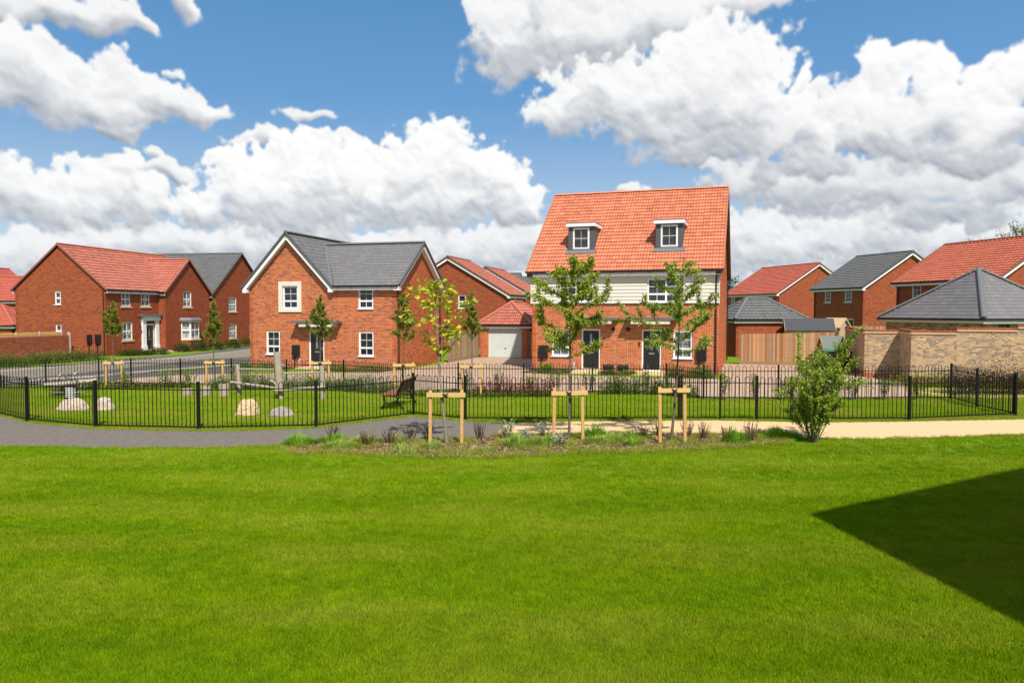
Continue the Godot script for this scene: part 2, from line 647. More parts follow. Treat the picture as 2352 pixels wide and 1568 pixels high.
# A window set back in the opening q of a wall: frame, a pane in each light, a blind, curtain or added dark room sheet behind it, and a sill
func window(par: Node, O: Vector3, U: Vector3, q: Rect2, style: String, behind := "blind_or_backing", sill := "white", back := 0.045) -> Node3D:
	var N := U.cross(Vector3.UP)
	var fm := MB.new()
	var at := O + U * q.position.x + Vector3.UP * q.position.y - N * back
	var b := Basis(U, Vector3.UP, N)
	var w := q.size.x
	var h := q.size.y
	var bar := func(x0: float, y0: float, x1: float, y1: float, z0: float, z1: float) -> void:
		var p := []
		for k in [[x0, y0, z1], [x1, y0, z1], [x1, y0, z0], [x0, y0, z0], [x0, y1, z1], [x1, y1, z1], [x1, y1, z0], [x0, y1, z0]]:
			p.append(at + b * Vector3(k[0], k[1], k[2]))
		fm.hexa(p)
	var T := 0.055
	bar.call(0.0, 0.0, w, T, -0.06, 0.0)
	bar.call(0.0, h - T, w, h, -0.06, 0.0)
	bar.call(0.0, T, T, h - T, -0.06, 0.0)
	bar.call(w - T, T, w, h - T, -0.06, 0.0)
	var panes := []
	for s in STYLES[style]:
		var x0: float = maxf(s[0] * w, T * 0.7)
		var x1: float = minf(s[2] * w, w - T * 0.7)
		var y0: float = maxf(s[1] * h, T * 0.7)
		var y1: float = minf(s[3] * h, h - T * 0.7)
		var t := 0.042
		bar.call(x0, y0, x1, y0 + t, -0.05, 0.012)
		bar.call(x0, y1 - t, x1, y1, -0.05, 0.012)
		bar.call(x0, y0 + t, x0 + t, y1 - t, -0.05, 0.012)
		bar.call(x1 - t, y0 + t, x1, y1 - t, -0.05, 0.012)
		var gx: float = (x1 - x0 - 2 * t) / s[4]
		var gy: float = (y1 - y0 - 2 * t) / s[5]
		for i in s[4]:
			for j in s[5]:
				var px0: float = x0 + t + i * gx
				var py0: float = y0 + t + j * gy
				if i > 0:
					bar.call(px0 - 0.011, y0 + t, px0 + 0.011, y1 - t, -0.03, 0.004)
				if j > 0 and i == 0:
					bar.call(x0 + t, py0 - 0.011, x1 - t, py0 + 0.011, -0.031, 0.0035)
				panes.append([px0, py0, px0 + gx, py0 + gy])
	var o := obj("window", fm, M.upvc, par)
	for p in panes:
		var g := MB.new()
		var z := -0.018 + rf(-0.001, 0.001)
		var a: Vector3 = at + b * Vector3(p[0], p[1], z)
		var tilt := N * rf(-0.0025, 0.0025)
		g.quad(a, a + U * (p[2] - p[0]) + tilt, a + U * (p[2] - p[0]) + Vector3.UP * (p[3] - p[1]), a + Vector3.UP * (p[3] - p[1]) - tilt)
		obj("pane", g, M.glass, o)
	if behind != "":
		var k := MB.new()
		var z := -0.16
		if behind == "curtain":
			var steps := 24
			for side in 2:
				var from := 0.0 if side == 0 else w * 0.56
				for i in steps / 2:
					var xa := from + w * 0.44 * i / (steps / 2.0)
					var xb := from + w * 0.44 * (i + 1) / (steps / 2.0)
					var za := z + 0.03 * sin(i * 2.1)
					var zb := z + 0.03 * sin((i + 1) * 2.1)
					var a: Vector3 = at + b * Vector3(xa, 0, za)
					var c: Vector3 = at + b * Vector3(xb, 0, zb)
					k.quad(a, c, c + Vector3.UP * h, a + Vector3.UP * h)
			obj("curtain", k, M.net, o)
			var d := MB.new()
			d.quad(at + b * Vector3(0, 0, -0.4), at + b * Vector3(w, 0, -0.4), at + b * Vector3(w, h, -0.4), at + b * Vector3(0, h, -0.4))
			obj("dark_room_sheet", d, M.dark_room, o)  # added dark sheet stands in for the unlit room behind the curtains
		elif behind == "slats":
			for i in int(h / 0.05):
				var y := i * 0.05
				k.beam(at + b * Vector3(0.02, y, z), at + b * Vector3(w - 0.02, y, z), N * 0.035 + Vector3.UP * 0.016, Vector3.UP * 0.002)
			obj("slatted_blind", k, M.blind_or_backing, o)
			var d := MB.new()
			d.quad(at + b * Vector3(0, 0, -0.4), at + b * Vector3(w, 0, -0.4), at + b * Vector3(w, h, -0.4), at + b * Vector3(0, h, -0.4))
			obj("dark_room_sheet", d, M.dark_room, o)  # dark plane behind the slats in place of room shade
		else:
			k.quad(at + b * Vector3(0, 0, z), at + b * Vector3(w, 0, z), at + b * Vector3(w, h, z), at + b * Vector3(0, h, z))
			obj("blind_or_backing", k, M.grey_blind if behind == "grey" else M.red_blind if behind == "red" else M.dark_room, o)  # grey and red are blinds; the dark sheet paints in an unlit room
	if sill != "":
		var s := MB.new()
		var ex := 0.05 if sill == "white" else 0.1
		var sh := 0.045 if sill == "white" else 0.11
		var so := 0.075 if sill == "white" else 0.06
		var p0 := O + U * (q.position.x - ex) + Vector3.UP * (q.position.y - sh / 2 + 0.004) + N * (so / 2 - 0.03)
		s.beam(p0, p0 + U * (w + 2 * ex), N * (so + 0.06), Vector3.UP * sh)
		obj("sill", s, M.upvc if sill == "white" else M.stone, o)
	return o


# A dark panelled front door in the opening q
func front_door(par: Node, O: Vector3, U: Vector3, q: Rect2, handle_left := true) -> void:
	var N := U.cross(Vector3.UP)
	var b := Basis(U, Vector3.UP, N)
	var at := O + U * q.position.x + Vector3.UP * q.position.y
	var w := q.size.x
	var h := q.size.y
	var fm := MB.new()
	var put := func(mb: MB, x0: float, y0: float, x1: float, y1: float, z0: float, z1: float) -> void:
		mb.beam(at + b * Vector3(x0, (y0 + y1) / 2, (z0 + z1) / 2), at + b * Vector3(x1, (y0 + y1) / 2, (z0 + z1) / 2), N * (z1 - z0), Vector3.UP * (y1 - y0))
	put.call(fm, 0.0, 0.0, 0.065, h, -0.1, -0.03)
	put.call(fm, w - 0.065, 0.0, w, h, -0.1, -0.03)
	put.call(fm, 0.065, h - 0.065, w - 0.065, h, -0.1, -0.03)
	put.call(fm, 0.065, 0.0, w - 0.065, 0.05, -0.1, -0.025)
	obj("door_frame", fm, M.upvc, par)
	var lf := MB.new()
	put.call(lf, 0.068, 0.052, w - 0.068, h - 0.068, -0.09, -0.045)
	for k in [[0.16, 0.2, 0.42, 0.7], [0.58, 0.2, 0.84, 0.7]]:
		put.call(lf, w * k[0], h * 0.08, w * k[2], h * 0.36, -0.045, -0.038)
	var door := obj("door", lf, M.black_door, par)
	var g := MB.new()
	put.call(g, w * 0.43, h * 0.5, w * 0.57, h * 0.9, -0.046, -0.032)
	obj("door_light", g, M.lead_light, door)
	var gi := MB.new()
	put.call(gi, w * 0.475, h * 0.53, w * 0.525, h * 0.87, -0.032, -0.028)
	obj("leaded_strip", gi, M.silver, door)
	var l := MB.new()
	put.call(l, w * 0.36, h * 0.405, w * 0.64, h * 0.435, -0.045, -0.03)
	obj("letter_plate", l, M.silver, door)
	var hm := MB.new()
	var hx := 0.13 if handle_left else w - 0.13
	put.call(hm, hx - 0.015, h * 0.45, hx + 0.015, h * 0.56, -0.045, -0.035)
	put.call(hm, minf(hx, hx + (0.1 if handle_left else -0.1)), h * 0.515, maxf(hx, hx + (0.1 if handle_left else -0.1)), h * 0.527, -0.02, -0.006)
	obj("handle", hm, M.silver, door)


# ---------------------------------------------------------------- roofs

const TILE := {
	"pan": {"w": 0.3, "g": 0.32, "rolls": 2, "seg": 4, "amp": 0.032, "lip": 0.048, "bond": false},
	"pan_far": {"w": 0.3, "g": 0.32, "rolls": 1, "seg": 4, "amp": 0.034, "lip": 0.05, "bond": false},
	"slate": {"w": 0.33, "g": 0.285, "rolls": 0, "seg": 1, "amp": 0.0, "lip": 0.018, "bond": true},
}


func tile_rows(lo: float, mid: float, w: float, u: float) -> float:
	return lo + mid * w * u


# One roof slope. O is the lower left corner, U along the eaves, V up the slope; poly the convex outline in (u, v)
func roof(par: Node, O: Vector3, U: Vector3, V: Vector3, poly: PackedVector2Array, style: String, pal: Array, singles := 0, called := "roof") -> Node3D:
	var N := U.cross(V).normalized()
	var T: Dictionary = TILE[style]
	var mb := MB.new()
	var top := []
	var bot := []
	for p in poly:
		top.append(O + U * p.x + V * p.y)
		bot.append(O + U * p.x + V * p.y - N * 0.05)
	mb.loft([bot, top])
	var slab := obj(called, mb, M.underlay, par)
	var lo := Vector2(1e9, 1e9)
	var hi := Vector2(-1e9, -1e9)
	for p in poly:
		lo = lo.min(p)
		hi = hi.max(p)
	var g: float = T.g
	var rows := int(ceil((hi.y - lo.y) / g - 0.05))
	g = (hi.y - lo.y) / rows
	var w: float = T.w
	var cols := int(ceil((hi.x - lo.x) / w))
	var segs: int = T.seg * maxi(T.rolls, 1)
	var lift: float = T.lip
	var prof := func(k: int) -> float:
		return T.amp * pow(sin(PI * k / T.seg), 2.0) if T.rolls else 0.0
	var tm := MB.new()
	var one: Mesh
	var mats := {}
	var made := 0
	for j in rows:
		var v0 := lo.y + j * g
		var v1 := v0 + g + 0.012
		for i in range(-1 if T.bond else 0, cols + 1):
			var u0: float = lo.x + i * w + (w / 2 if T.bond and j % 2 else 0.0)
			var pick := rng.randf()
			var tone: Color = pal[int(pick * pick * pal.size())]
			if made < singles and u0 >= lo.x and u0 + w <= hi.x:
				var sa := span(poly, u0 + 0.01, false)
				var sb := span(poly, u0 + w - 0.01, false)
				if maxf(sa.x, sb.x) <= v0 + 0.01 and minf(sa.y, sb.y) >= v1 - 0.02:
					if one == null:
						var om := MB.new()
						for k in segs:
							tile_strip(om, Vector3.ZERO, Vector3.RIGHT, Vector3.UP, Vector3.BACK, k * w / segs + (0.003 if k == 0 else 0.0), (k + 1) * w / segs - (0.003 if k == segs - 1 else 0.0), 0.0, g + 0.012, prof.call(k), prof.call(k + 1), lift)
						one = om.mesh()
					var key := str(tone)
					if not mats.has(key):
						mats[key] = mat("roof_tile_" + str(M.size()), tone.r, tone.g, tone.b, 0.75)
					inst("roof_tile", one, mats[key], slab, Transform3D(Basis(U, V, N), O + U * u0 + V * v0 + N * rf(0.0, 0.003)))
					made += 1
					continue
			tm.col = jit(tone, 0.1 if tone.r > 0.2 else 0.04)
			var up := N * rf(0.0, 0.003)
			for k in segs:
				var a: float = u0 + k * w / segs + (0.003 if k == 0 else 0.0)
				var b: float = u0 + (k + 1) * w / segs - (0.003 if k == segs - 1 else 0.0)
				if b <= lo.x + 0.001 or a >= hi.x - 0.001:
					continue
				a = maxf(a, lo.x)
				b = minf(b, hi.x)
				var s := span(poly, clampf((a + b) / 2, lo.x + 1e-3, hi.x - 1e-3), false)
				var c0 := maxf(v0, s.x)
				var c1 := minf(v1, s.y)
				if c1 - c0 < 0.01:
					continue
				tile_strip(tm, O + up, U, V, N, a, b, c0, c1, prof.call(k), prof.call(k + 1), lift * (1.0 - (c0 - v0) / g))
	kind(obj("roof_tiling", tm, M.tile, slab), "stuff")
	return slab


func tile_strip(mb: MB, O: Vector3, U: Vector3, V: Vector3, N: Vector3, a: float, b: float, c0: float, c1: float, ha: float, hb: float, lift: float) -> void:
	var p := O + U * a + V * c0 + N * (ha + lift)
	var q := O + U * b + V * c0 + N * (hb + lift)
	var r := O + U * b + V * c1 + N * (hb + 0.004)
	var s := O + U * a + V * c1 + N * (ha + 0.004)
	mb.quad(p, q, r, s)
	mb.quad(O + U * a + V * c0, O + U * b + V * c0, q, p)


func ridge(par: Node, A: Vector3, B: Vector3, tone: Color, r := 0.12, each := 0.45, single := true) -> void:
	var l := A.distance_to(B)
	var n := maxi(1, int(round(l / each)))
	var t := (B - A) / l
	var s := t.cross(Vector3.UP).normalized()
	var up := s.cross(t)
	var joined := MB.new()
	var key := "ridge%.3f%.3f%s" % [r, l / n, str(tone)]
	if not M.has(key):
		var m := MB.new()
		m.col = tone
		ridge_piece(m, Vector3.ZERO, Vector3.RIGHT, Vector3.BACK, Vector3.UP, r, l / n)
		M[key] = m.mesh()
	for i in n:
		if single:
			inst("ridge_tile", M[key], M.tile, par, Transform3D(Basis(t, up, -t.cross(up) * -1.0), A + t * l * i / n + up * rf(0, 0.004)))
		else:
			joined.col = jit(tone, 0.08)
			ridge_piece(joined, A + t * l * i / n, t, s, up, r, l / n)
	if not single:
		obj("ridge", joined, M.tile, par)


func ridge_piece(m: MB, A: Vector3, t: Vector3, s: Vector3, up: Vector3, r: float, l: float) -> void:
	var arc := []
	for k in 7:
		var a := PI * k / 6
		arc.append(s * cos(a) * r + up * (sin(a) * r * 0.75))
	var e := l + 0.02
	for k in 6:
		m.quad(A + arc[k + 1] * 1.06, A + arc[k] * 1.06, A + arc[k] + t * e, A + arc[k + 1] + t * e)
		m.tri(A, A + arc[k + 1] * 1.06, A + arc[k] * 1.06)
		m.tri(A + t * e, A + arc[k] + t * e, A + arc[k + 1] + t * e)


# Roof with two slopes over a w by l plan whose front left corner is O0. axis "z": the ridge runs from front to back; "x": from left to right. Returns the two slopes
func gable_roof(par: Node, O0: Vector3, axis: String, w: float, l: float, e: float, rh: float, oh: float, vf: float, vb: float, style: String, pal: Array, rtone: Color, singles := 0, barge := "white", near := true, skip_back := false) -> Array:
	var half := w / 2 if axis == "z" else l / 2
	var m := (rh - e) / half
	var y0 := e + 0.1 - m * oh
	var run := half + oh
	var slope := Vector2(run, m * run)
	var len := slope.length()
	var a := run / len
	var b := m * run / len
	var out := []
	var planes := []
	if axis == "z":
		planes = [[O0 + Vector3(-oh, y0, -l - vb), Vector3.BACK, Vector3(a, b, 0)], [O0 + Vector3(w + oh, y0, vf), Vector3.FORWARD, Vector3(-a, b, 0)]]
	else:
		planes = [[O0 + Vector3(-vb, y0, oh), Vector3.RIGHT, Vector3(0, b, -a)], [O0 + Vector3(w + vf, y0, -l - oh), Vector3.LEFT, Vector3(0, b, a)]]
	var along := (l if axis == "z" else w) + vf + vb
	for k in 2:
		if skip_back and k == 1:
			var mb := MB.new()
			var p: Array = planes[1]
			var N: Vector3 = p[1].cross(p[2])
			mb.loft([[p[0] - N * 0.05, p[0] + p[1] * along - N * 0.05, p[0] + p[1] * along + p[2] * len - N * 0.05, p[0] + p[2] * len - N * 0.05], [p[0] + N * 0.03, p[0] + p[1] * along + N * 0.03, p[0] + p[1] * along + p[2] * len + N * 0.03, p[0] + p[2] * len + N * 0.03]])
			out.append(obj("roof", mb, M.underlay, par))
			continue
		out.append(roof(par, planes[k][0], planes[k][1], planes[k][2], outline([0, 0, along, 0, along, len, 0, len]), style, pal, singles if k == 0 or axis == "z" else 0))
	var top := y0 + m * run
	var ra := O0 + (Vector3(w / 2, top, vf) if axis == "z" else Vector3(-vb, top, -l / 2))
	var rb := O0 + (Vector3(w / 2, top, -l - vb) if axis == "z" else Vector3(w + vf, top, -l / 2))
	ridge(out[0], ra + Vector3(0, 0.02, 0), rb + Vector3(0, 0.02, 0), rtone, 0.12, 0.45, near)
	# bargeboards with a dark verge above, at both gables; fascia, soffit and gutter along both eaves
	var vm := MB.new()
	var bm := MB.new()
	var fm := MB.new()
	var gm := MB.new()
	var ends := [vf, -l - vb] if axis == "z" else [-vb, w + vf]
	for k in 2:
		var en: float = ends[k]
		var into := 1.0 if (k == 0) == (axis == "z") else -1.0   # outward along the ridge axis
		for sd in [-1.0, 1.0]:
			var foot: Vector3
			var apex: Vector3
			var out_dir: Vector3
			if axis == "z":
				foot = O0 + Vector3(w / 2 + sd * run, y0, en)
				apex = O0 + Vector3(w / 2, top, en)
				out_dir = Vector3(0, 0, into)
			else:
				foot = O0 + Vector3(en, y0, -l / 2 + sd * run)
				apex = O0 + Vector3(en, top, -l / 2)
				out_dir = Vector3(into, 0, 0)
			var up := (apex - foot).normalized().cross(out_dir)
			if up.y < 0:
				up = -up
			vm.beam(foot - up * 0.005 + out_dir * 0.012, apex - up * 0.005 + out_dir * 0.012, out_dir * 0.1, up * 0.11)
			if barge != "":
				bm.beam(foot - up * 0.14 - out_dir * 0.02, apex - up * 0.14 - out_dir * 0.02, out_dir * 0.03, up * (0.2 if barge == "white" else 0.1))
				bm.beam(foot - up * 0.215 - out_dir * 0.15, apex - up * 0.215 - out_dir * 0.15, out_dir * 0.26, up * 0.02)
				var bx := foot - out_dir * 0.17 + Vector3(0, -0.16, 0)
				var inward := (apex - foot)
				inward.y = 0
				inward = inward.normalized()
				bm.beam(bx + inward * 0.03, bx + inward * (oh + 0.02), out_dir * 0.31, Vector3.UP * 0.2)
	for sd in [-1.0, 1.0]:
		var p0: Vector3
		var p1: Vector3
		var o: Vector3
		if axis == "z":
			o = Vector3(sd, 0, 0)
			p0 = O0 + Vector3(w / 2 + sd * run, y0, vf - 0.04)
			p1 = O0 + Vector3(w / 2 + sd * run, y0, -l - vb + 0.04)
		else:
			o = Vector3(0, 0, sd)
			p0 = O0 + Vector3(-vb + 0.04, y0, -l / 2 + sd * run)
			p1 = O0 + Vector3(w + vf - 0.04, y0, -l / 2 + sd * run)
		if skip_back and axis == "x" and sd < 0.0:
			continue
		fm.beam(p0 + Vector3(0, -0.13, 0) - o * 0.05, p1 + Vector3(0, -0.13, 0) - o * 0.05, o * 0.025, Vector3.UP * 0.2)
		fm.beam(p0 + Vector3(0, -0.225, 0) - o * (oh / 2 + 0.03), p1 + Vector3(0, -0.225, 0) - o * (oh / 2 + 0.03), o * oh, Vector3.UP * 0.015)
		gm.beam(p0 + Vector3(0, -0.055, 0) + o * 0.01, p1 + Vector3(0, -0.055, 0) + o * 0.01, o * 0.1, Vector3.UP * 0.065)
		var n := int(p0.distance_to(p1) / 0.9)
		for q in n:
			var at := p0.lerp(p1, (q + 0.5) / n)
			gm.beam(at + Vector3(0, -0.1, 0) - o * 0.02, at + Vector3(0, -0.1, 0) + o * 0.05, (p1 - p0).normalized() * 0.05, Vector3.UP * 0.03)
	vm.col = rtone * 0.75
	obj("verge", vm, mat("verge_" + str(M.size()), rtone.r * 0.62, rtone.g * 0.62, rtone.b * 0.62, 0.8), par)
	if barge != "":
		obj("bargeboard", bm, M.upvc if barge == "white" else M.brown_verge, par)
	obj("fascia", fm, M.upvc, par)
	obj("gutter", gm, M.black_plastic, par)
	return out


func hip_roof(par: Node, O0: Vector3, w: float, l: float, e: float, rh: float, oh: float, style: String, pal: Array, rtone: Color, singles := 0) -> void:
	var k := minf(w, l) / 2
	var m := (rh - e) / k
	var y0 := e + 0.08 - m * oh
	var run := k + oh
	var len := Vector2(run, m * run).length()
	var a := run / len
	var b := m * run / len
	var W2 := w + 2 * oh
	var L2 := l + 2 * oh
	var sides := [
		[O0 + Vector3(-oh, y0, oh), Vector3.RIGHT, Vector3(0, b, -a), W2],
		[O0 + Vector3(w + oh, y0, oh), Vector3.FORWARD, Vector3(-a, b, 0), L2],
		[O0 + Vector3(w + oh, y0, -l - oh), Vector3.LEFT, Vector3(0, b, a), W2],
		[O0 + Vector3(-oh, y0, -l - oh), Vector3.BACK, Vector3(a, b, 0), L2],
	]
	var first: Node
	for i in 4:
		var s: Array = sides[i]
		var wide: float = s[3]
		var poly := outline([0, 0, wide, 0, wide - run, len, run, len]) if wide - 2 * run > 0.02 else outline([0, 0, wide, 0, wide / 2, len])
		var o := roof(par, s[0], s[1], s[2], poly, style, pal, singles if i == 0 else 0)
		if i == 0:
			first = o
	var top := y0 + m * run + 0.03
	var c0 := O0 + (Vector3(k, top, -k) if w >= l else Vector3(k, top, -k))
	var c1 := O0 + (Vector3(w - k, top, -k) if w >= l else Vector3(k, top, -l + k))
	if c0.distance_to(c1) > 0.05:
		ridge(first, c0, c1, rtone)
	var y1 := y0 + 0.05
	ridge(first, O0 + Vector3(-oh, y1, oh), c0, rtone, 0.11)
	ridge(first, O0 + Vector3(w + oh, y1, oh), c1 if w >= l else c0, rtone, 0.11)
	ridge(first, O0 + Vector3(w + oh, y1, -l - oh), c1, rtone, 0.11)
	ridge(first, O0 + Vector3(-oh, y1, -l - oh), c0 if w >= l else c1, rtone, 0.11)
	var fm := MB.new()
	var gm := MB.new()
	for i in 4:
		var s: Array = sides[i]
		var p0: Vector3 = s[0]
		var p1: Vector3 = s[0] + s[1] * s[3]
		var o: Vector3 = s[1].cross(Vector3.UP)
		fm.beam(p0 + Vector3(0, -0.13, 0) - o * 0.05, p1 + Vector3(0, -0.13, 0) - o * 0.05, o * 0.025, Vector3.UP * 0.18)
		fm.beam(p0 + Vector3(0, -0.215, 0) - o * (oh / 2 + 0.03), p1 + Vector3(0, -0.215, 0) - o * (oh / 2 + 0.03), o * (oh + 0.02), Vector3.UP * 0.015)
		gm.beam(p0 + Vector3(0, -0.06, 0) + o * 0.01, p1 + Vector3(0, -0.06, 0) + o * 0.01, o * 0.1, Vector3.UP * 0.065)
	obj("fascia", fm, M.upvc, par)
	obj("gutter", gm, M.black_plastic, par)


func downpipe(par: Node, at: Vector3, top: float, out: Vector3, reach := 0.3) -> void:
	var m := MB.new()
	m.tube([at + out * reach + Vector3(0, top, 0), at + out * reach + Vector3(0, top - 0.1, 0), at + out * 0.07 + Vector3(0, top - 0.38, 0), at + out * 0.07], [0.036, 0.036, 0.036, 0.036], 8)
	obj("downpipe", m, M.black_plastic, par)


func meter_box(par: Node, O: Vector3, u0: float, v0: float, u1: float, v1: float) -> void:
	var m := MB.new()
	m.bevel(O + Vector3(u0, v0, 0.01), O + Vector3(u1, v1, 0.16), 0.02)
	var o := obj("meter_box", m, M.black_plastic, par)
	var d := MB.new()
	d.box(O + Vector3(u0 + 0.04, v0 + 0.04, 0.16), O + Vector3(u1 - 0.04, v1 - 0.05, 0.168))
	obj("meter_box_door", d, M.black_satin, o)
	var p := MB.new()
	p.box(O + Vector3(u0 + (u1 - u0) * 0.2, 0.0, 0.02), O + Vector3(u0 + (u1 - u0) * 0.2 + 0.05, v0, 0.07))
	obj("conduit", p, M.black_plastic, o)


func step_stone(par: Node, a: Vector3, b: Vector3) -> void:
	var m := MB.new()
	m.box(a, b)
	obj("step", m, M.stone_step, par)


# ---------------------------------------------------------------- railings, trees, plants

func hoop_mesh(h: float, gap: float, r := 0.0105) -> Mesh:
	if not M.has("hoop%.3f%.3f" % [h, gap]):
		var m := MB.new()
		var path := [Vector3(-gap / 2, 0.07, 0), Vector3(-gap / 2, h - gap / 2, 0)]
		for k in range(1, 8):
			var a := PI - PI * k / 8
			path.append(Vector3(cos(a) * gap / 2, h - gap / 2 + sin(a) * gap / 2, 0))
		path.append_array([Vector3(gap / 2, h - gap / 2, 0), Vector3(gap / 2, 0.07, 0)])
		var rad := []
		for k in path.size():
			rad.append(r)
		m.tube(path, rad, 6, false)
		M["hoop%.3f%.3f" % [h, gap]] = m.mesh()
	return M["hoop%.3f%.3f" % [h, gap]]


# A run of bow-top railing through the given posts (ground points x, distance)
func railing(called: String, label: String, posts: Array, h := 1.2, pitch := 0.23, post_w := 0.075, first := true, last := true, group := "") -> Node3D:
	var base := W(posts[0][0], posts[0][1])
	var o := thing(called, label, "gate" if called == "gate" else "railing", base, 0.0, group)
	for i in posts.size():
		if (i == 0 and not first) or (i == posts.size() - 1 and not last):
			continue
		var p: Vector3 = W(posts[i][0], posts[i][1]) - base
		var q: Vector3 = W(posts[mini(i + 1, posts.size() - 1)][0], posts[mini(i + 1, posts.size() - 1)][1]) - W(posts[maxi(i - 1, 0)][0], posts[maxi(i - 1, 0)][1])
		var m := MB.new()
		m.bevel(Vector3(-post_w / 2, -0.02, -post_w / 2), Vector3(post_w / 2, h + 0.045, post_w / 2), 0.006)
		inst("post", m.mesh(), M.rail_black, o, Transform3D(Basis(Vector3.UP, atan2(-q.z, q.x)), p))
	for i in posts.size() - 1:
		var a: Vector3 = W(posts[i][0], posts[i][1]) - base
		var b: Vector3 = W(posts[i + 1][0], posts[i + 1][1]) - base
		var l := a.distance_to(b)
		var t := (b - a) / l
		var s := t.cross(Vector3.UP)
		for y in [0.075, h - 0.17]:
			var m := MB.new()
			m.beam(a + t * 0.02 + Vector3(0, y, 0), b - t * 0.02 + Vector3(0, y, 0), s * 0.012, Vector3.UP * (0.034 if y < 0.5 else 0.026))
			obj("rail", m, M.rail_black, o)
		var n := maxi(1, int(round((l - 0.1) / pitch)))
		var pp := (l - 0.1) / n
		for k in n:
			inst("hooped_bar", hoop_mesh(h, pitch * 0.5), M.rail_black, o, Transform3D(Basis(t, Vector3.UP, s), a + t * (0.05 + pp * (k + 0.5))))
	return o


func leaf_tone(pal: Array) -> Color:
	return jit(pal[rng.randi() % pal.size()], 0.22)


func unit() -> Vector3:
	return Vector3(rf(-1, 1), rf(-1, 1), rf(-1, 1)).normalized()


# A young tree: P has top, low (first branches), wide (crown half width), leaf (length), n (leaves a metre of twig), rise (branch angle), trunk radius, branches, droop
func young_tree(label: String, x: float, d: float, P: Dictionary, pal: Array, sd: int, group := "") -> void:
	rng.seed = sd
	var o := thing("young_tree", label, "tree", W(x, d), 0.0, group)
	var tm := MB.new()
	var lm := MB.new()
	var top: float = P.top
	var lean := Vector3(P.get("lean", 0.0), 0, 0)
	var path := []
	var rad := []
	for k in 13:
		var f := k / 12.0
		path.append(Vector3(sin(f * 5.0 + sd) * 0.02, top * f, cos(f * 4.0 + sd) * 0.02) + lean * f + Vector3(rf(-1, 1), 0, rf(-1, 1)) * 0.02 * f)
		rad.append(lerpf(P.trunk, 0.006, pow(f, 0.8)) * (1.25 if k == 0 else 1.0))
	tm.tube(path, rad, 8)
	var nb: int = P.branches
	for i in nb:
		var f := (i + rf(0.1, 0.9)) / nb
		var y: float = lerpf(P.low, top * 0.96, f)
		var prof: float = P.shape.call(f)
		var az := i * 2.4 + rf(-0.4, 0.4)
		var len: float = P.wide * prof * rf(0.75, 1.1) + 0.05
		var rise: float = P.rise + rf(-0.15, 0.15)
		var k0 := clampf(y / top * 12.0, 0.0, 11.99)
		var p: Vector3 = path[int(k0)].lerp(path[int(k0) + 1], k0 - int(k0))
		var dir := Vector3(cos(az) * cos(rise), sin(rise), sin(az) * cos(rise))
		limb(tm, lm, p, dir, len, lerpf(0.014, 0.006, f), P, pal, 1)
	# the leader's own leaves
	for k in int((top - P.low) * P.n * 0.5):
		var y := rf(P.low, top)
		var k0 := clampf(y / top * 12.0, 0.0, 11.99)
		var p: Vector3 = path[int(k0)].lerp(path[int(k0) + 1], k0 - int(k0))
		add_leaf(lm, p + unit() * rf(0.01, 0.06), Vector3(rf(-1, 1), rf(-0.1, 0.8), rf(-1, 1)).normalized(), P, pal)
	obj("trunk", tm, M[P.get("bark", "bark")], o)
	obj("crown", lm, M.leaf, o)


func add_leaf(lm: MB, p: Vector3, dir: Vector3, P: Dictionary, pal: Array) -> void:
	lm.col = leaf_tone(pal)
	var l: float = P.leaf * rf(0.65, 1.15)
	if P.get("lobed", false):
		var up := (Vector3.UP + unit() * 0.8).normalized()
		var s := dir.cross(up).normalized()
		var u := s.cross(dir).normalized()
		var stalk := p + dir * l * 0.45
		var pts := []
		for k in [[0.0, 0.0], [0.12, 0.52], [0.5, 0.46], [0.55, 0.36], [0.98, 0.42], [0.86, 0.0], [0.98, -0.42], [0.55, -0.36], [0.5, -0.46], [0.12, -0.52]]:
			pts.append(stalk + dir * l * k[0] + s * l * k[1] + u * (l * (absf(k[1]) * 0.25 - k[0] * k[0] * 0.3)))
		for k in range(1, pts.size() - 1):
			lm.tri(pts[0], pts[k], pts[k + 1])
		return
	lm.leaf(p, dir, (Vector3.UP + unit() * 0.7).normalized(), l, l * P.get("narrow", 0.5))


func limb(tm: MB, lm: MB, p: Vector3, dir: Vector3, len: float, r: float, P: Dictionary, pal: Array, depth: int) -> void:
	var path := [p]
	var rad := [r]
	var q := p
	var n := 5
	for k in n:
		dir = (dir + Vector3.UP * P.get("curl", 0.08) + unit() * 0.12).normalized()
		q += dir * len / n
		path.append(q)
		rad.append(lerpf(r, 0.0025, (k + 1.0) / n))
	tm.tube(path, rad, 4, false)
	var cnt := int(len * P.n * rf(0.85, 1.15))
	for k in cnt:
		var f := pow(rf(0.0, 1.0), 0.75) * n * 0.999
		if f / n < P.get("bare", 0.12):
			continue
		var at: Vector3 = path[int(f)].lerp(path[int(f) + 1], f - int(f))
		var ld := (dir * 0.5 + unit() + Vector3(0, P.get("hang", 0.0), 0)).normalized()
		add_leaf(lm, at + unit() * rf(0.0, P.get("fluff", 0.06)), ld, P, pal)
	if depth > 0 and len > 0.25:
		for k in P.get("twigs", 3):
			var f := rf(0.3, 0.95) * n
			var at: Vector3 = path[mini(int(f), n - 1)].lerp(path[mini(int(f), n - 1) + 1], f - int(f))
			var td := (dir + unit() * 0.9).normalized()
			limb(tm, lm, at, td, len * rf(0.25, 0.45), r * 0.5, P, pal, depth - 1)


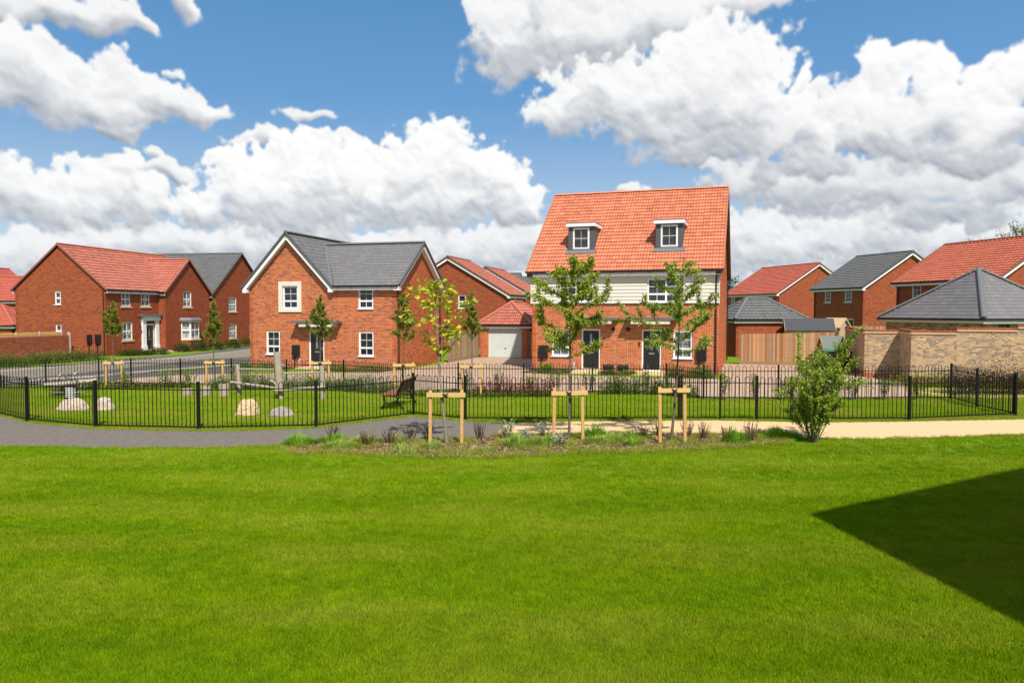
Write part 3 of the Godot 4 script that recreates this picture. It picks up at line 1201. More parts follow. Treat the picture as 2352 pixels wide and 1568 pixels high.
# Two stakes and a cross rail holding a young tree
func tree_stake(label: String, xa: float, da: float, xb: float, db: float, tx: float, h: float, bar_y: float, group := "") -> void:
	var base := W((xa + xb) / 2, (da + db) / 2)
	var o := thing("tree_stake", label, "tree stake", base, 0.0, group)
	var a := W(xa, da) - base
	var b := W(xb, db) - base
	var lean := Vector3(rf(-0.02, 0.02), 0, rf(-0.02, 0.02))
	for k in 2:
		var p: Vector3 = a if k == 0 else b
		var m := MB.new()
		m.bevel(Vector3(-0.036, -0.02, -0.036), Vector3(0.036, h + (0.03 if k else 0.0), 0.036), 0.008)
		var tilt := Basis(Vector3.FORWARD, rf(-0.018, 0.018))
		inst("post", m.mesh(), M.stake, o, Transform3D(tilt, p))
	var t := (b - a).normalized()
	var s := t.cross(Vector3.UP)
	var m := MB.new()
	var bz := s * 0.052
	m.beam(a - t * 0.06 + bz + Vector3(0, bar_y, 0), b + t * 0.1 + bz + Vector3(0, bar_y + 0.015, 0), s * 0.028, Vector3.UP * 0.1)
	obj("cross_rail", m, M.stake_rail, o)
	var c := Vector3(tx, 0, 0) - Vector3(base.x, 0, 0)
	var st := MB.new()
	for k in [-1.0, 1.0]:
		st.beam(c + bz * 1.6 + Vector3(-0.06, bar_y - 0.045 * k, 0), c + bz * 1.6 + Vector3(0.06, bar_y + 0.045 * k, 0), s * 0.012, Vector3.UP * 0.03)
	st.tube([c + Vector3(0, bar_y - 0.06, 0), c + Vector3(0, bar_y + 0.06, 0)], [0.05, 0.05], 10)
	obj("tie", st, M.rubber, o)


# leaves filling a mound
func mound(mb: MB, c: Vector3, r: Vector3, n: int, l: float, pal: Array, narrow := 0.5) -> void:
	for i in n:
		var d := unit()
		d.y = absf(d.y) * 1.1 - 0.08
		var k := pow(rf(0.05, 1.0), 0.4) * (1.0 + 0.16 * sin(d.x * 7.0 + c.x * 3.0) + 0.12 * sin(d.z * 9.0 + d.y * 6.0))
		var p := c + Vector3(d.x * r.x, maxf(0.01, d.y * r.y), d.z * r.z) * k
		mb.col = leaf_tone(pal)
		mb.leaf(p, (d + unit() * 0.9).normalized(), (Vector3.UP + unit() * 0.6).normalized(), l * rf(0.6, 1.2), l * narrow)


func shrub(called: String, label: String, category: String, x: float, d: float, r: Vector3, n: int, l: float, pal: Array, group := "", narrow := 0.5) -> Node3D:
	var o := thing(called, label, category, W(x, d), 0.0, group)
	var sm := MB.new()
	for k in 5:
		var dir := Vector3(rf(-0.6, 0.6) * r.x, r.y * rf(0.5, 0.8), rf(-0.6, 0.6) * r.z)
		sm.tube([Vector3(dir.x * 0.1, 0, dir.z * 0.1), dir * 0.6, dir], [0.012, 0.008, 0.004], 4, false)
	obj("stem", sm, M.bark, o)
	var lm := MB.new()
	mound(lm, Vector3(0, 0.02, 0), r, n * 4, l, pal, narrow)
	obj("foliage", lm, M.leaf, o)
	return o


# a clump of long grass blades
func grass_clump(label: String, x: float, d: float, r: float, h: float, n: int, pal: Array, group := "") -> void:
	var mb := MB.new()
	for i in n:
		var a := rf(0, TAU)
		var k := sqrt(rf(0, 1)) * r
		var p := Vector3(cos(a) * k, 0, sin(a) * k)
		var out := Vector3(cos(a), 0, sin(a)) * (k / r) * rf(0.2, 1.1) + Vector3(rf(-0.3, 0.3), 0, rf(-0.3, 0.3))
		var hh := h * rf(0.35, 1.0) * (1.0 - 0.55 * (k / r) * (k / r)) * (1.0 + 0.25 * sin(a * 3.0 + x * 5.0))
		var w := Vector3(sin(a), 0, -cos(a)) * rf(0.004, 0.008)
		var m := p + Vector3(0, hh * 0.6, 0) + out * hh * 0.25
		var t := p + Vector3(0, hh * rf(0.75, 1.0), 0) + out * hh * 0.75
		mb.col = leaf_tone(pal)
		mb.quad(p - w, p + w, m + w * 0.8, m - w * 0.8)
		mb.tri(m - w * 0.8, m + w * 0.8, t)
	var o := obj("grass_clump", mb, M.leaf)
	o.position = W(x, d)
	tag(o, label, "grass clump", group)


# a woody, half dry plant: wiry stems with small brown leaves
func twiggy_plant(called: String, label: String, category: String, x: float, d: float, r: float, h: float, stems: int, leaves: int, l: float, pal: Array, stem_mat: String, group := "") -> void:
	var o := thing(called, label, category, W(x, d), 0.0, group)
	var sm := MB.new()
	var lm := MB.new()
	for i in stems:
		var a := rf(0, TAU)
		var k := rf(0.1, 1.0) * r
		var p := Vector3(cos(a), 0, sin(a)) * k * 0.3
		var q := Vector3(cos(a) * k, h * rf(0.6, 1.05), sin(a) * k)
		var m := p.lerp(q, 0.5) + Vector3(rf(-0.03, 0.03), 0.03, rf(-0.03, 0.03))
		sm.tube([p, m, q], [0.006, 0.005, 0.002], 4, false)
		for j in leaves:
			var f := rf(0.25, 1.0)
			var at := p.lerp(m, f * 2.0) if f < 0.5 else m.lerp(q, f * 2.0 - 1.0)
			lm.col = leaf_tone(pal)
			lm.leaf(at, (unit() + Vector3(0, 0.6, 0)).normalized(), (Vector3.UP + unit()).normalized(), l * rf(0.6, 1.2), l * 0.45)
	obj("stem", sm, M[stem_mat], o)
	obj("foliage", lm, M.leaf, o)


# a tall tree far off: trunk, limbs and a crown of leaf clumps
func big_tree(label: String, x: float, d: float, h: float, r: Vector3, base: float, n: int, l: float, pal: Array, sd: int) -> void:
	rng.seed = sd
	var o := thing("tall_tree", label, "tree", W(x, d))
	var tm := MB.new()
	var lm := MB.new()
	tm.tube([Vector3.ZERO, Vector3(0.1, h * 0.3, 0), Vector3(0.0, h * 0.62, 0.1), Vector3(0.1, h * 0.9, 0)], [0.03 * h, 0.022 * h, 0.013 * h, 0.004 * h], 8)
	for i in 34:
		var f := (i + rf(0.0, 1.0)) / 34
		var y := lerpf(base, h * 0.92, f)
		var az := i * 2.4
		var rr := sqrt(maxf(0.05, 1.0 - pow(f * 2.0 - 0.9, 2.0) * 0.8))
		var tip := Vector3(cos(az) * r.x * rr * rf(0.6, 1.0), minf(y + r.y * rf(0.05, 0.35), h), sin(az) * r.z * rr * rf(0.6, 1.0))
		var p := Vector3(0, y * 0.9, 0)
		tm.tube([p, p.lerp(tip, 0.5) + Vector3(0, -0.2, 0), tip], [0.009 * h, 0.005 * h, 0.002 * h], 5, false)
		for k in n / 34:
			var c := p.lerp(tip, rf(0.45, 1.05)) + unit() * r.x * 0.22 * rf(0.2, 1.0)
			lm.col = leaf_tone(pal)
			lm.leaf(c, unit(), (Vector3.UP + unit() * 0.8).normalized(), l * rf(0.6, 1.3), l * 0.6)
	obj("trunk", tm, M.bark, o)
	obj("crown", lm, M.leaf, o)


func sheet(called: String, pts: Array, y: float, m: Material, k := "structure") -> Node:   # flat ground sheet with a thin edge; pts (x, distance)
	var poly := PackedVector2Array()
	for p in pts:
		poly.append(Vector2(p[0], p[1]))
	var mb := MB.new()
	var ix := Geometry2D.triangulate_polygon(poly)
	for i in range(0, ix.size(), 3):
		var a := W(poly[ix[i]].x, poly[ix[i]].y, y)
		var b := W(poly[ix[i + 1]].x, poly[ix[i + 1]].y, y)
		var c := W(poly[ix[i + 2]].x, poly[ix[i + 2]].y, y)
		if (b - a).cross(c - a).y > 0:
			mb.tri(a, b, c)
		else:
			mb.tri(a, c, b)
	return kind(obj(called, mb, m), k)


func kerb(called: String, pts: Array, wide: float, high: float, m: Material) -> void:
	var o := Node3D.new()
	o.name = called
	add_child(o, true)
	kind(o, "structure")
	for i in pts.size() - 1:
		var a := W(pts[i][0], pts[i][1], high / 2 - 0.02)
		var b := W(pts[i + 1][0], pts[i + 1][1], high / 2 - 0.02)
		var t := (b - a).normalized()
		var n := maxi(1, int(a.distance_to(b) / 0.915))
		for k in n:
			var mb := MB.new()
			mb.beam(a.lerp(b, k / float(n)) + t * 0.004, a.lerp(b, (k + 1.0) / n) - t * 0.004, t.cross(Vector3.UP) * wide, Vector3.UP * (high + 0.04))
			obj("kerbstone", mb, m, o)


func wobble(pts: Array, amount: float, step := 0.5) -> Array:   # the edges of grass and gravel are never straight
	var out := []
	for i in pts.size():
		var a := Vector2(pts[i][0], pts[i][1])
		var b := Vector2(pts[(i + 1) % pts.size()][0], pts[(i + 1) % pts.size()][1])
		var n := maxi(1, int(a.distance_to(b) / step))
		for k in n:
			var p := a.lerp(b, k / float(n))
			if k > 0:
				p += Vector2(rf(-1, 1), rf(-1, 1)) * amount
			out.append([p.x, p.y])
	return out


func inside(p: Vector2, polys: Array) -> bool:
	for q in polys:
		if Geometry2D.is_point_in_polygon(p, q):
			return true
	return false


func poly2(pts: Array) -> PackedVector2Array:
	var out := PackedVector2Array()
	for p in pts:
		out.append(Vector2(p[0], p[1]))
	return out


# mown grass: one object of many small tufts; spots gives transforms, patches of tone come from a slow noise
func turf(called: String, spots: Array, h: float, w: float, blades: int, r: float, base: Color, sd: int, straw := 0.0) -> void:
	var mb := MB.new()
	rng.seed = sd
	for i in blades:
		var a := rf(0, TAU)
		var k := sqrt(rf(0, 1)) * r
		var p := Vector3(cos(a) * k, -0.004, sin(a) * k)
		var f := rf(0, TAU)
		var wv := Vector3(cos(f), 0, sin(f)) * w * rf(0.7, 1.2)
		var t := p + Vector3(rf(-0.6, 0.6), 1.0, rf(-0.6, 0.6)) * h * rf(0.55, 1.15)
		mb.col = jit(Color(1, 1, 1), 0.25)
		mb.tri(p - wv, p + wv, t)
	var mm := MultiMesh.new()
	mm.transform_format = MultiMesh.TRANSFORM_3D
	mm.use_colors = true
	mm.mesh = mb.mesh()
	mm.instance_count = spots.size()
	var slow := fbm(sd, 0.35, 3)
	var quick := fbm(sd + 3, 3.0, 4)
	for i in spots.size():
		var s: Vector2 = spots[i]
		var turn := Basis(Vector3.UP, rf(0, TAU)).scaled(Vector3.ONE * rf(0.8, 1.25))
		mm.set_instance_transform(i, Transform3D(turn, W(s.x, s.y)))
		var v := slow.get_noise_2d(s.x * 0.6, s.y * 1.7)
		var q := quick.get_noise_2d(s.x, s.y)
		var k := Color(base.r * (1.0 + 0.30 * v + 0.32 * q), base.g * (1.0 + 0.14 * v + 0.26 * q), base.b * (1.0 + 0.2 * q))
		if sd == 1001:   # faint mowing passes
			var pass_side := 1.0 + 0.035 * signf(sin(s.y * 2.6 + s.x * 0.16 + 0.5 * v))
			k = Color(k.r * pass_side, k.g * pass_side, k.b)
		if straw > 0.0:
			k = k.lerp(Color(0.30, 0.27, 0.08), clampf((v + 0.1) * straw, 0.0, 0.6))
		mm.set_instance_color(i, k)
	var o := MultiMeshInstance3D.new()
	o.name = called
	o.multimesh = mm
	o.material_override = M.blade
	add_child(o, true)
	kind(o, "stuff")


# ---------------------------------------------------------------- sheds, fences and small things

func board_fence(label: String, xa: float, da: float, xb: float, db: float, ha: float, hb: float, pal: Array, group := "", cap := false) -> void:
	var base := W(xa, da)
	var o := thing("timber_fence", label, "fence", base, 0.0, group)
	var b := W(xb, db) - base
	var l := b.length()
	var t := b / l
	var s := t.cross(Vector3.UP)   # towards the camera when t runs to the right
	var n := int(l / 0.105)
	var tones := {}
	for i in n:
		var h := lerpf(ha, hb, i / float(n)) + rf(-0.008, 0.008)
		var m := MB.new()
		var z := s * ((0.012 if i % 2 else -0.006) + rf(-0.003, 0.003))
		m.beam(t * (i * 0.105 + 0.004) + Vector3(0, 0.1 + h / 2, 0) + z, t * (i * 0.105 + 0.1) + Vector3(0, 0.1 + h / 2, 0) + z, s * 0.018, Vector3.UP * (h - 0.2))
		var tone: Color = jit(pal[rng.randi() % pal.size()], 0.24)
		var key := "%d%d" % [int(tone.r * 40), int(tone.g * 40)]
		if not tones.has(key):
			var bm := mat("fence_board_" + str(M.size()), 1, 1, 1, 0.85)
			grain(bm, M.wood_tex, 1.0)
			bm.uv1_scale = Vector3(9, 0.9, 9)
			bm.albedo_color = tone.linear_to_srgb()
			tones[key] = bm
		obj("board", m, tones[key], o)
	var g := MB.new()
	g.beam(Vector3(0, 0.09, 0), b + Vector3(0, 0.09, 0), s * 0.03, Vector3.UP * 0.2)
	obj("gravel_board", g, M.fence_base, o)
	var r := MB.new()
	for y in [0.4, ha - 0.25]:
		r.beam(-s * 0.04 + Vector3(0, y, 0), b - s * 0.04 + Vector3(0, y, 0), s * 0.05, Vector3.UP * 0.08)
	obj("rail", r, M.fence_base, o)
	if cap:
		var c := MB.new()
		c.beam(Vector3(0, ha + 0.02, 0), b + Vector3(0, hb + 0.02, 0), s * 0.06, Vector3.UP * 0.03)
		obj("capping", c, M.stake, o)


func small_shed(called: String, label: String, x: float, d: float, th: float, w: float, l: float, e: float, rh: float, wall_m: Material, roof_m: Material, vertical := false) -> Node3D:
	var o := thing(called, label, "shed", W(x, d), deg_to_rad(-th))
	var m := MB.new()
	m.box(Vector3(0, 0, -l), Vector3(w, e, 0))
	m.loft([[Vector3(0, e, 0), Vector3(0, e, -l), Vector3(0, e, -l), Vector3(0, e, 0)], [Vector3(0, e, 0), Vector3(0, e, -l), Vector3(0, rh - 0.04, -l / 2), Vector3(0, rh - 0.04, -l / 2)]], false)
	for xx in [0.0, w]:
		m.tri(Vector3(xx, e, 0), Vector3(xx, e, -l), Vector3(xx, rh - 0.04, -l / 2))
	var wl := obj("wall", m, wall_m, o)
	var n := int(e / 0.12) if not vertical else int(w / 0.12)
	for i in n:
		var b := MB.new()
		if vertical:
			b.box(Vector3(i * 0.12 + 0.003, 0.02, 0.0), Vector3(i * 0.12 + 0.117, e - 0.02, 0.014))
		else:
			b.hexa([Vector3(0, i * 0.12, 0.02), Vector3(w, i * 0.12, 0.02), Vector3(w, i * 0.12, 0.0), Vector3(0, i * 0.12, 0.0), Vector3(0, i * 0.12 + 0.118, 0.008), Vector3(w, i * 0.12 + 0.118, 0.008), Vector3(w, i * 0.12 + 0.118, 0.0), Vector3(0, i * 0.12 + 0.118, 0.0)])
			b.box(Vector3(-0.014, i * 0.12, -l), Vector3(-0.002, i * 0.12 + 0.112, 0.0))
		obj("board", b, wall_m, wl)
	var r := MB.new()
	var oh := 0.12
	var sl := (rh - e) / (l / 2)
	for sd in [1.0, -1.0]:
		var foot := Vector3(0, e - sl * oh, -l / 2 + sd * (l / 2 + oh))
		var top := Vector3(0, rh, -l / 2)
		var mid := (foot + top) / 2
		var dir := top - foot
		r.beam(Vector3(-oh, 0, 0) + mid, Vector3(w + oh, 0, 0) + mid, dir, Vector3(0, 0.03, 0))
	obj("roof", r, roof_m, o)
	var v := MB.new()
	for xx in [-oh - 0.012, w + oh + 0.012]:
		for sd in [1.0, -1.0]:
			v.beam(Vector3(xx, e - sl * oh - 0.05, -l / 2 + sd * (l / 2 + oh)), Vector3(xx, rh - 0.05, -l / 2), Vector3.RIGHT * 0.02, Vector3.UP * 0.12)
	obj("bargeboard", v, wall_m, o)
	return o


func wheelie_bin(label: String, x: float, d: float, turn: float, lid: Material) -> void:
	var o := thing("wheelie_bin", label, "wheelie bin", W(x, d), turn, "wheelie bins beside the small store")
	var m := MB.new()
	var ring := func(y: float, hw: float, z0: float, z1: float) -> Array:
		var c := 0.05
		return [Vector3(-hw + c, y, z1), Vector3(hw - c, y, z1), Vector3(hw, y, z1 - c), Vector3(hw, y, z0 + c), Vector3(hw - c, y, z0), Vector3(-hw + c, y, z0), Vector3(-hw, y, z0 + c), Vector3(-hw, y, z1 - c)]
	m.loft([ring.call(0.06, 0.21, -0.24, 0.22), ring.call(0.9, 0.28, -0.33, 0.34), ring.call(0.96, 0.29, -0.35, 0.36)])
	obj("body", m, M.bin, o)
	var k := MB.new()
	k.loft([ring.call(0.965, 0.3, -0.38, 0.39), ring.call(1.0, 0.3, -0.38, 0.39), ring.call(1.06, 0.22, -0.3, 0.26)])
	obj("lid", k, lid, o)
	for s in [-1.0, 1.0]:
		var wm := MB.new()
		wm.tube([Vector3(s * 0.2, 0.1, -0.28), Vector3(s * 0.26, 0.1, -0.28)], [0.1, 0.1], 14)
		obj("wheel", wm, M.rubber, o)
	var h := MB.new()
	h.tube([Vector3(-0.2, 0.98, -0.42), Vector3(0.2, 0.98, -0.42)], [0.018, 0.018], 8)
	obj("handle", h, M.bin, o)


func boulder(label: String, x: float, d: float, r: Vector3, sd: int, m: Material) -> void:
	var f := fbm(sd, 0.9, 4)
	var mb := MB.new()
	var nu := 26
	var nv := 14
	var pts := []
	var cuts := []
	rng.seed = sd
	for k in 9:
		var n := unit()
		n.y = absf(n.y) * 0.8
		cuts.append([n.normalized(), rf(0.74, 0.95)])
	for j in nv + 1:
		for i in nu:
			var la := -0.25 + (PI / 2 + 0.25) * j / nv
			var lo := TAU * i / nu
			var p := Vector3(cos(la) * cos(lo), sin(la), cos(la) * sin(lo))
			for c in cuts:   # flat broken faces
				var over: float = p.dot(c[0]) - c[1]
				if over > 0.0:
					p -= (c[0] as Vector3) * over
			p *= 1.0 + 0.09 * f.get_noise_3d(p.x * 2.0, p.y * 2.0, p.z * 2.0) + 0.05 * f.get_noise_3d(p.x * 7.0, p.y * 7.0, p.z * 7.0)
			pts.append(p * r)
	for j in nv:
		for i in nu:
			var k := (i + 1) % nu
			var a: Vector3 = pts[j * nu + k]
			var b: Vector3 = pts[j * nu + i]
			var c: Vector3 = pts[(j + 1) * nu + i]
			var e: Vector3 = pts[(j + 1) * nu + k]
			mb.tri(a, b, c)
			mb.tri(a, c, e)
	var o := obj("boulder", mb, m)
	o.position = W(x, d)
	tag(o, label, "boulder", "boulders in the play area")


func log_post(par: Node, called: String, a: Vector3, b: Vector3, ra: float, rb: float, m: Material, sides := 12) -> void:
	var mb := MB.new()
	var path := []
	var rad := []
	for k in 7:
		var f := k / 6.0
		path.append(a.lerp(b, f) + Vector3(rf(-1, 1), rf(-1, 1), rf(-1, 1)) * ra * 0.09)
		rad.append(lerpf(ra, rb, f) * rf(0.95, 1.05))
	path.append(path[6] + (b - a).normalized() * ra * 0.12)
	rad.append(rad[6] * 0.88)
	mb.tube(path, rad, sides)
	obj(called, mb, m, par)


func materials() -> void:
	tinted("tint", 0.9, 0.3)
	tinted("tile", 0.72, 0.45)
	var lf := tinted("leaf", 0.6, 0.25)
	lf.backlight_enabled = true
	lf.backlight = Color(0.72, 0.8, 0.35)
	var bl := tinted("blade", 0.75, 0.12)
	bl.backlight_enabled = true
	bl.backlight = Color(0.6, 0.66, 0.2)
	var fine := noise_tex(512, 0.05, 4, 3, [])
	M.wood_tex = noise_tex(512, 0.02, 5, 9, [[0.25, lin(0.45, 0.42, 0.38)], [0.5, lin(0.8, 0.78, 0.74)], [0.75, lin(1, 1, 1)]])
	relief(mat("mortar_cream", 0.72, 0.56, 0.38, 0.95), fine, 0.4)
	mat("mortar_dull", 0.36, 0.20, 0.12, 0.95)
	mat("mortar_buff", 0.46, 0.36, 0.25, 0.95)
	mat("fence_base", 0.25, 0.16, 0.09, 0.9)
	mat("spring_paint", 0.62, 0.63, 0.62, 0.4)
	mat("coping_a", 0.33, 0.085, 0.045, 0.9)
	mat("coping_b", 0.26, 0.065, 0.038, 0.9)
	mat("brick_plain", 0.27, 0.085, 0.045, 0.9)
	mat("underlay", 0.03, 0.028, 0.027, 0.95)
	mat("upvc", 0.72, 0.725, 0.745, 0.35)
	mat("brown_verge", 0.09, 0.045, 0.03, 0.7)
	mat("black_plastic", 0.012, 0.012, 0.013, 0.45)
	mat("black_satin", 0.01, 0.01, 0.011, 0.3)
	mat("black_door", 0.012, 0.013, 0.015, 0.3)
	mat("rail_black", 0.006, 0.0065, 0.0065, 0.55, 0.0, 0.3)
	mat("silver", 0.55, 0.55, 0.56, 0.25, 0.8)
	mat("chrome", 0.75, 0.76, 0.78, 0.15, 1.0)
	mat("lead_light", 0.10, 0.13, 0.14, 0.15)
	mat("lead", 0.115, 0.13, 0.15, 0.6)
	mat("grp_grey", 0.10, 0.115, 0.13, 0.55)
	mat("dormer_grey", 0.055, 0.072, 0.082, 0.6)
	mat("render_cream", 0.60, 0.57, 0.50, 0.85)
	mat("stone", 0.52, 0.39, 0.23, 0.85)
	mat("net", 0.75, 0.75, 0.76, 0.9)
	mat("blind_or_backing", 0.38, 0.39, 0.41, 0.7)
	mat("grey_blind", 0.30, 0.32, 0.35, 0.8)
	mat("red_blind", 0.22, 0.05, 0.05, 0.8)
	mat("dark_room", 0.018, 0.02, 0.026, 0.9)  # near black colour standing in for room shade behind the panes
	mat("rubber", 0.012, 0.012, 0.012, 0.8)
	mat("bin", 0.012, 0.016, 0.02, 0.5)
	mat("bin_green", 0.02, 0.14, 0.07, 0.5)
	mat("felt", 0.05, 0.055, 0.065, 0.95)
	mat("felt_green", 0.12, 0.155, 0.14, 0.95)
	mat("yellow_paint", 0.4, 0.3, 0.05, 0.7)
	grain(mat("garage_door", 1, 1, 1, 0.45), noise_tex(256, 0.01, 2, 5, [[0.3, lin(0.49, 0.55, 0.53)], [0.7, lin(0.53, 0.58, 0.57)]]), 0.5)
	var gl := mat("glass", 0.03, 0.04, 0.05, 0.03, 0.0, 0.6)
	gl.albedo_color.a = GLASS_TINT
	gl.transparency = BaseMaterial3D.TRANSPARENCY_ALPHA
	var wb := mat("weatherboard", 1, 1, 1, 0.6)
	grain(wb, noise_tex(512, 0.03, 4, 21, [[0.2, lin(0.55, 0.52, 0.47)], [0.8, lin(0.61, 0.58, 0.53)]]), 0.8)
	wb.uv1_scale = Vector3(0.25, 5, 0.25)
	var bark := mat("bark", 1, 1, 1, 0.9)
	grain(bark, noise_tex(256, 0.05, 4, 31, [[0.25, lin(0.06, 0.045, 0.033)], [0.7, lin(0.17, 0.135, 0.10)]]), 3.0)
	bark.uv1_scale = Vector3(6, 1.5, 6)
	grain(mat("bark_pale", 1, 1, 1, 0.85), noise_tex(256, 0.05, 4, 33, [[0.25, lin(0.13, 0.105, 0.08)], [0.7, lin(0.30, 0.26, 0.21)]]), 2.0)
	mat("dry_stem", 0.10, 0.055, 0.035, 0.9)
	mat("green_stem", 0.10, 0.13, 0.04, 0.9)
	for k in [["stake", lin(0.42, 0.24, 0.075), lin(0.56, 0.35, 0.13)], ["stake_rail", lin(0.50, 0.32, 0.12), lin(0.62, 0.43, 0.19)], ["shed_wood", lin(0.42, 0.27, 0.17), lin(0.56, 0.40, 0.27)], ["shed_pink", lin(0.40, 0.20, 0.14), lin(0.55, 0.30, 0.22)], ["shed_red", lin(0.22, 0.08, 0.04), lin(0.32, 0.13, 0.07)], ["log", lin(0.22, 0.18, 0.14), lin(0.42, 0.36, 0.29)], ["bench_slat", lin(0.16, 0.05, 0.03), lin(0.26, 0.09, 0.055)], ["step_wood", lin(0.30, 0.22, 0.14), lin(0.45, 0.35, 0.24)]]:
		var w := mat(k[0], 1, 1, 1, 0.8)
		grain(w, noise_tex(256, 0.03, 5, 50 + M.size(), [[0.25, k[1]], [0.7, k[2]]]), 1.0)
		w.uv1_scale = Vector3(7, 1.3, 7)
	M.log.uv1_scale = Vector3(5, 5, 5)
	for k in [["rock_pink", lin(0.38, 0.27, 0.20), lin(0.58, 0.48, 0.40), lin(0.46, 0.38, 0.32)], ["rock_sand", lin(0.42, 0.29, 0.15), lin(0.62, 0.50, 0.33), lin(0.54, 0.41, 0.25)], ["rock_grey", lin(0.17, 0.15, 0.135), lin(0.36, 0.33, 0.30), lin(0.27, 0.245, 0.225)]]:
		var w := mat(k[0], 1, 1, 1, 0.9)
		grain(w, noise_tex(512, 0.02, 6, 70 + M.size(), [[0.2, k[1]], [0.5, k[3]], [0.8, k[2]]]), 1.2)
		relief(w, noise_tex(512, 0.03, 5, 77, []), 3.0)
	grain(mat("stone_step", 1, 1, 1, 0.85), noise_tex(256, 0.03, 4, 81, [[0.2, lin(0.50, 0.36, 0.19)], [0.8, lin(0.66, 0.52, 0.32)]]), 1.0)
	# ground
	var soil := mat("lawn", 1, 1, 1, 0.95, 0.0, 0.2)
	grain(soil, noise_tex(1024, 0.02, 6, 91, [[0.2, lin(0.085, 0.15, 0.010)], [0.5, lin(0.12, 0.20, 0.013)], [0.8, lin(0.16, 0.245, 0.02)]]), 0.35)
	soil.detail_enabled = true
	var asphalt := mat("asphalt", 1, 1, 1, 0.9, 0.0, 0.35)
	grain(asphalt, noise_tex(1024, 0.22, 4, 92, [[0.2, lin(0.112, 0.099, 0.086)], [0.5, lin(0.150, 0.134, 0.117)], [0.8, lin(0.19, 0.171, 0.151)]]), 0.6)
	blotch(asphalt, 0.05, 93, 0.82)
	var dark := mat("asphalt_dark", 1, 1, 1, 0.9, 0.0, 0.35)
	grain(dark, noise_tex(512, 0.15, 4, 94, [[0.2, lin(0.080, 0.073, 0.066)], [0.8, lin(0.128, 0.117, 0.106)]]), 0.4)
	blotch(dark, 0.04, 95, 0.8)
	var road := mat("road_surface", 1, 1, 1, 0.9, 0.0, 0.35)
	grain(road, noise_tex(512, 0.15, 4, 96, [[0.2, lin(0.17, 0.15, 0.115)], [0.8, lin(0.25, 0.22, 0.17)]]), 0.4)
	blotch(road, 0.05, 97, 0.8)
	var gravel := mat("gravel", 1, 1, 1, 0.95, 0.0, 0.2)
	grain(gravel, noise_tex(1024, 0.11, 4, 98, [[0.12, lin(0.32, 0.205, 0.10)], [0.4, lin(0.56, 0.395, 0.225)], [0.65, lin(0.66, 0.48, 0.285)], [0.9, lin(0.74, 0.57, 0.37)]]), 0.5)
	blotch(gravel, 0.07, 99, 0.93)
	relief(gravel, noise_tex(1024, 0.11, 3, 98, []), 0.5)
	var mulch := mat("mulch", 1, 1, 1, 0.95, 0.0, 0.2)
	grain(mulch, noise_tex(512, 0.06, 5, 101, [[0.2, lin(0.03, 0.017, 0.011)], [0.5, lin(0.10, 0.058, 0.038)], [0.8, lin(0.20, 0.125, 0.085)]]), 1.0)
	# block paving, too far and too flat to pick single blocks apart: colour block by block from a computed picture
	var im := Image.create_empty(512, 512, false, Image.FORMAT_RGB8)
	var pr := RandomNumberGenerator.new()
	pr.seed = 5
	im.fill(lin(0.30, 0.21, 0.16).linear_to_srgb())
	for row in 32:
		for c in 17:
			var f := pr.randf_range(0.86, 1.12)
			var g := pr.randf_range(-0.02, 0.02)
			var k := lin((0.42 + g) * f, 0.31 * f, (0.225 - g * 0.5) * f).linear_to_srgb()
			var x0 := c * 32 - (16 if row % 2 else 0)
			im.fill_rect(Rect2i(x0 + 1, row * 16 + 1, 30, 14), k)
	var pav := mat("block_paving", 1, 1, 1, 0.9, 0.0, 0.3)
	grain(pav, ImageTexture.create_from_image(im), 0.3125)
	blotch(pav, 0.06, 102, 0.85)
	grain(mat("kerb_stone", 1, 1, 1, 0.9), noise_tex(256, 0.1, 3, 103, [[0.2, lin(0.36, 0.33, 0.28)], [0.8, lin(0.48, 0.44, 0.38)]]), 1.0)
	mat("kerb_pale", 0.50, 0.42, 0.30, 0.9)
	mat("concrete", 0.40, 0.39, 0.37, 0.9)


func blotch(m: StandardMaterial3D, freq: float, sd: int, low: float) -> void:   # slow unevenness of wear over a ground material
	m.detail_enabled = true
	m.detail_blend_mode = BaseMaterial3D.BLEND_MODE_MUL
	m.detail_uv_layer = BaseMaterial3D.DETAIL_UV_1
	m.detail_albedo = noise_tex(512, freq * 0.3, 4, sd, [[0.3, lin(low, low, low)], [0.7, lin(1, 1, 1)]])


# ---------------------------------------------------------------- the scene

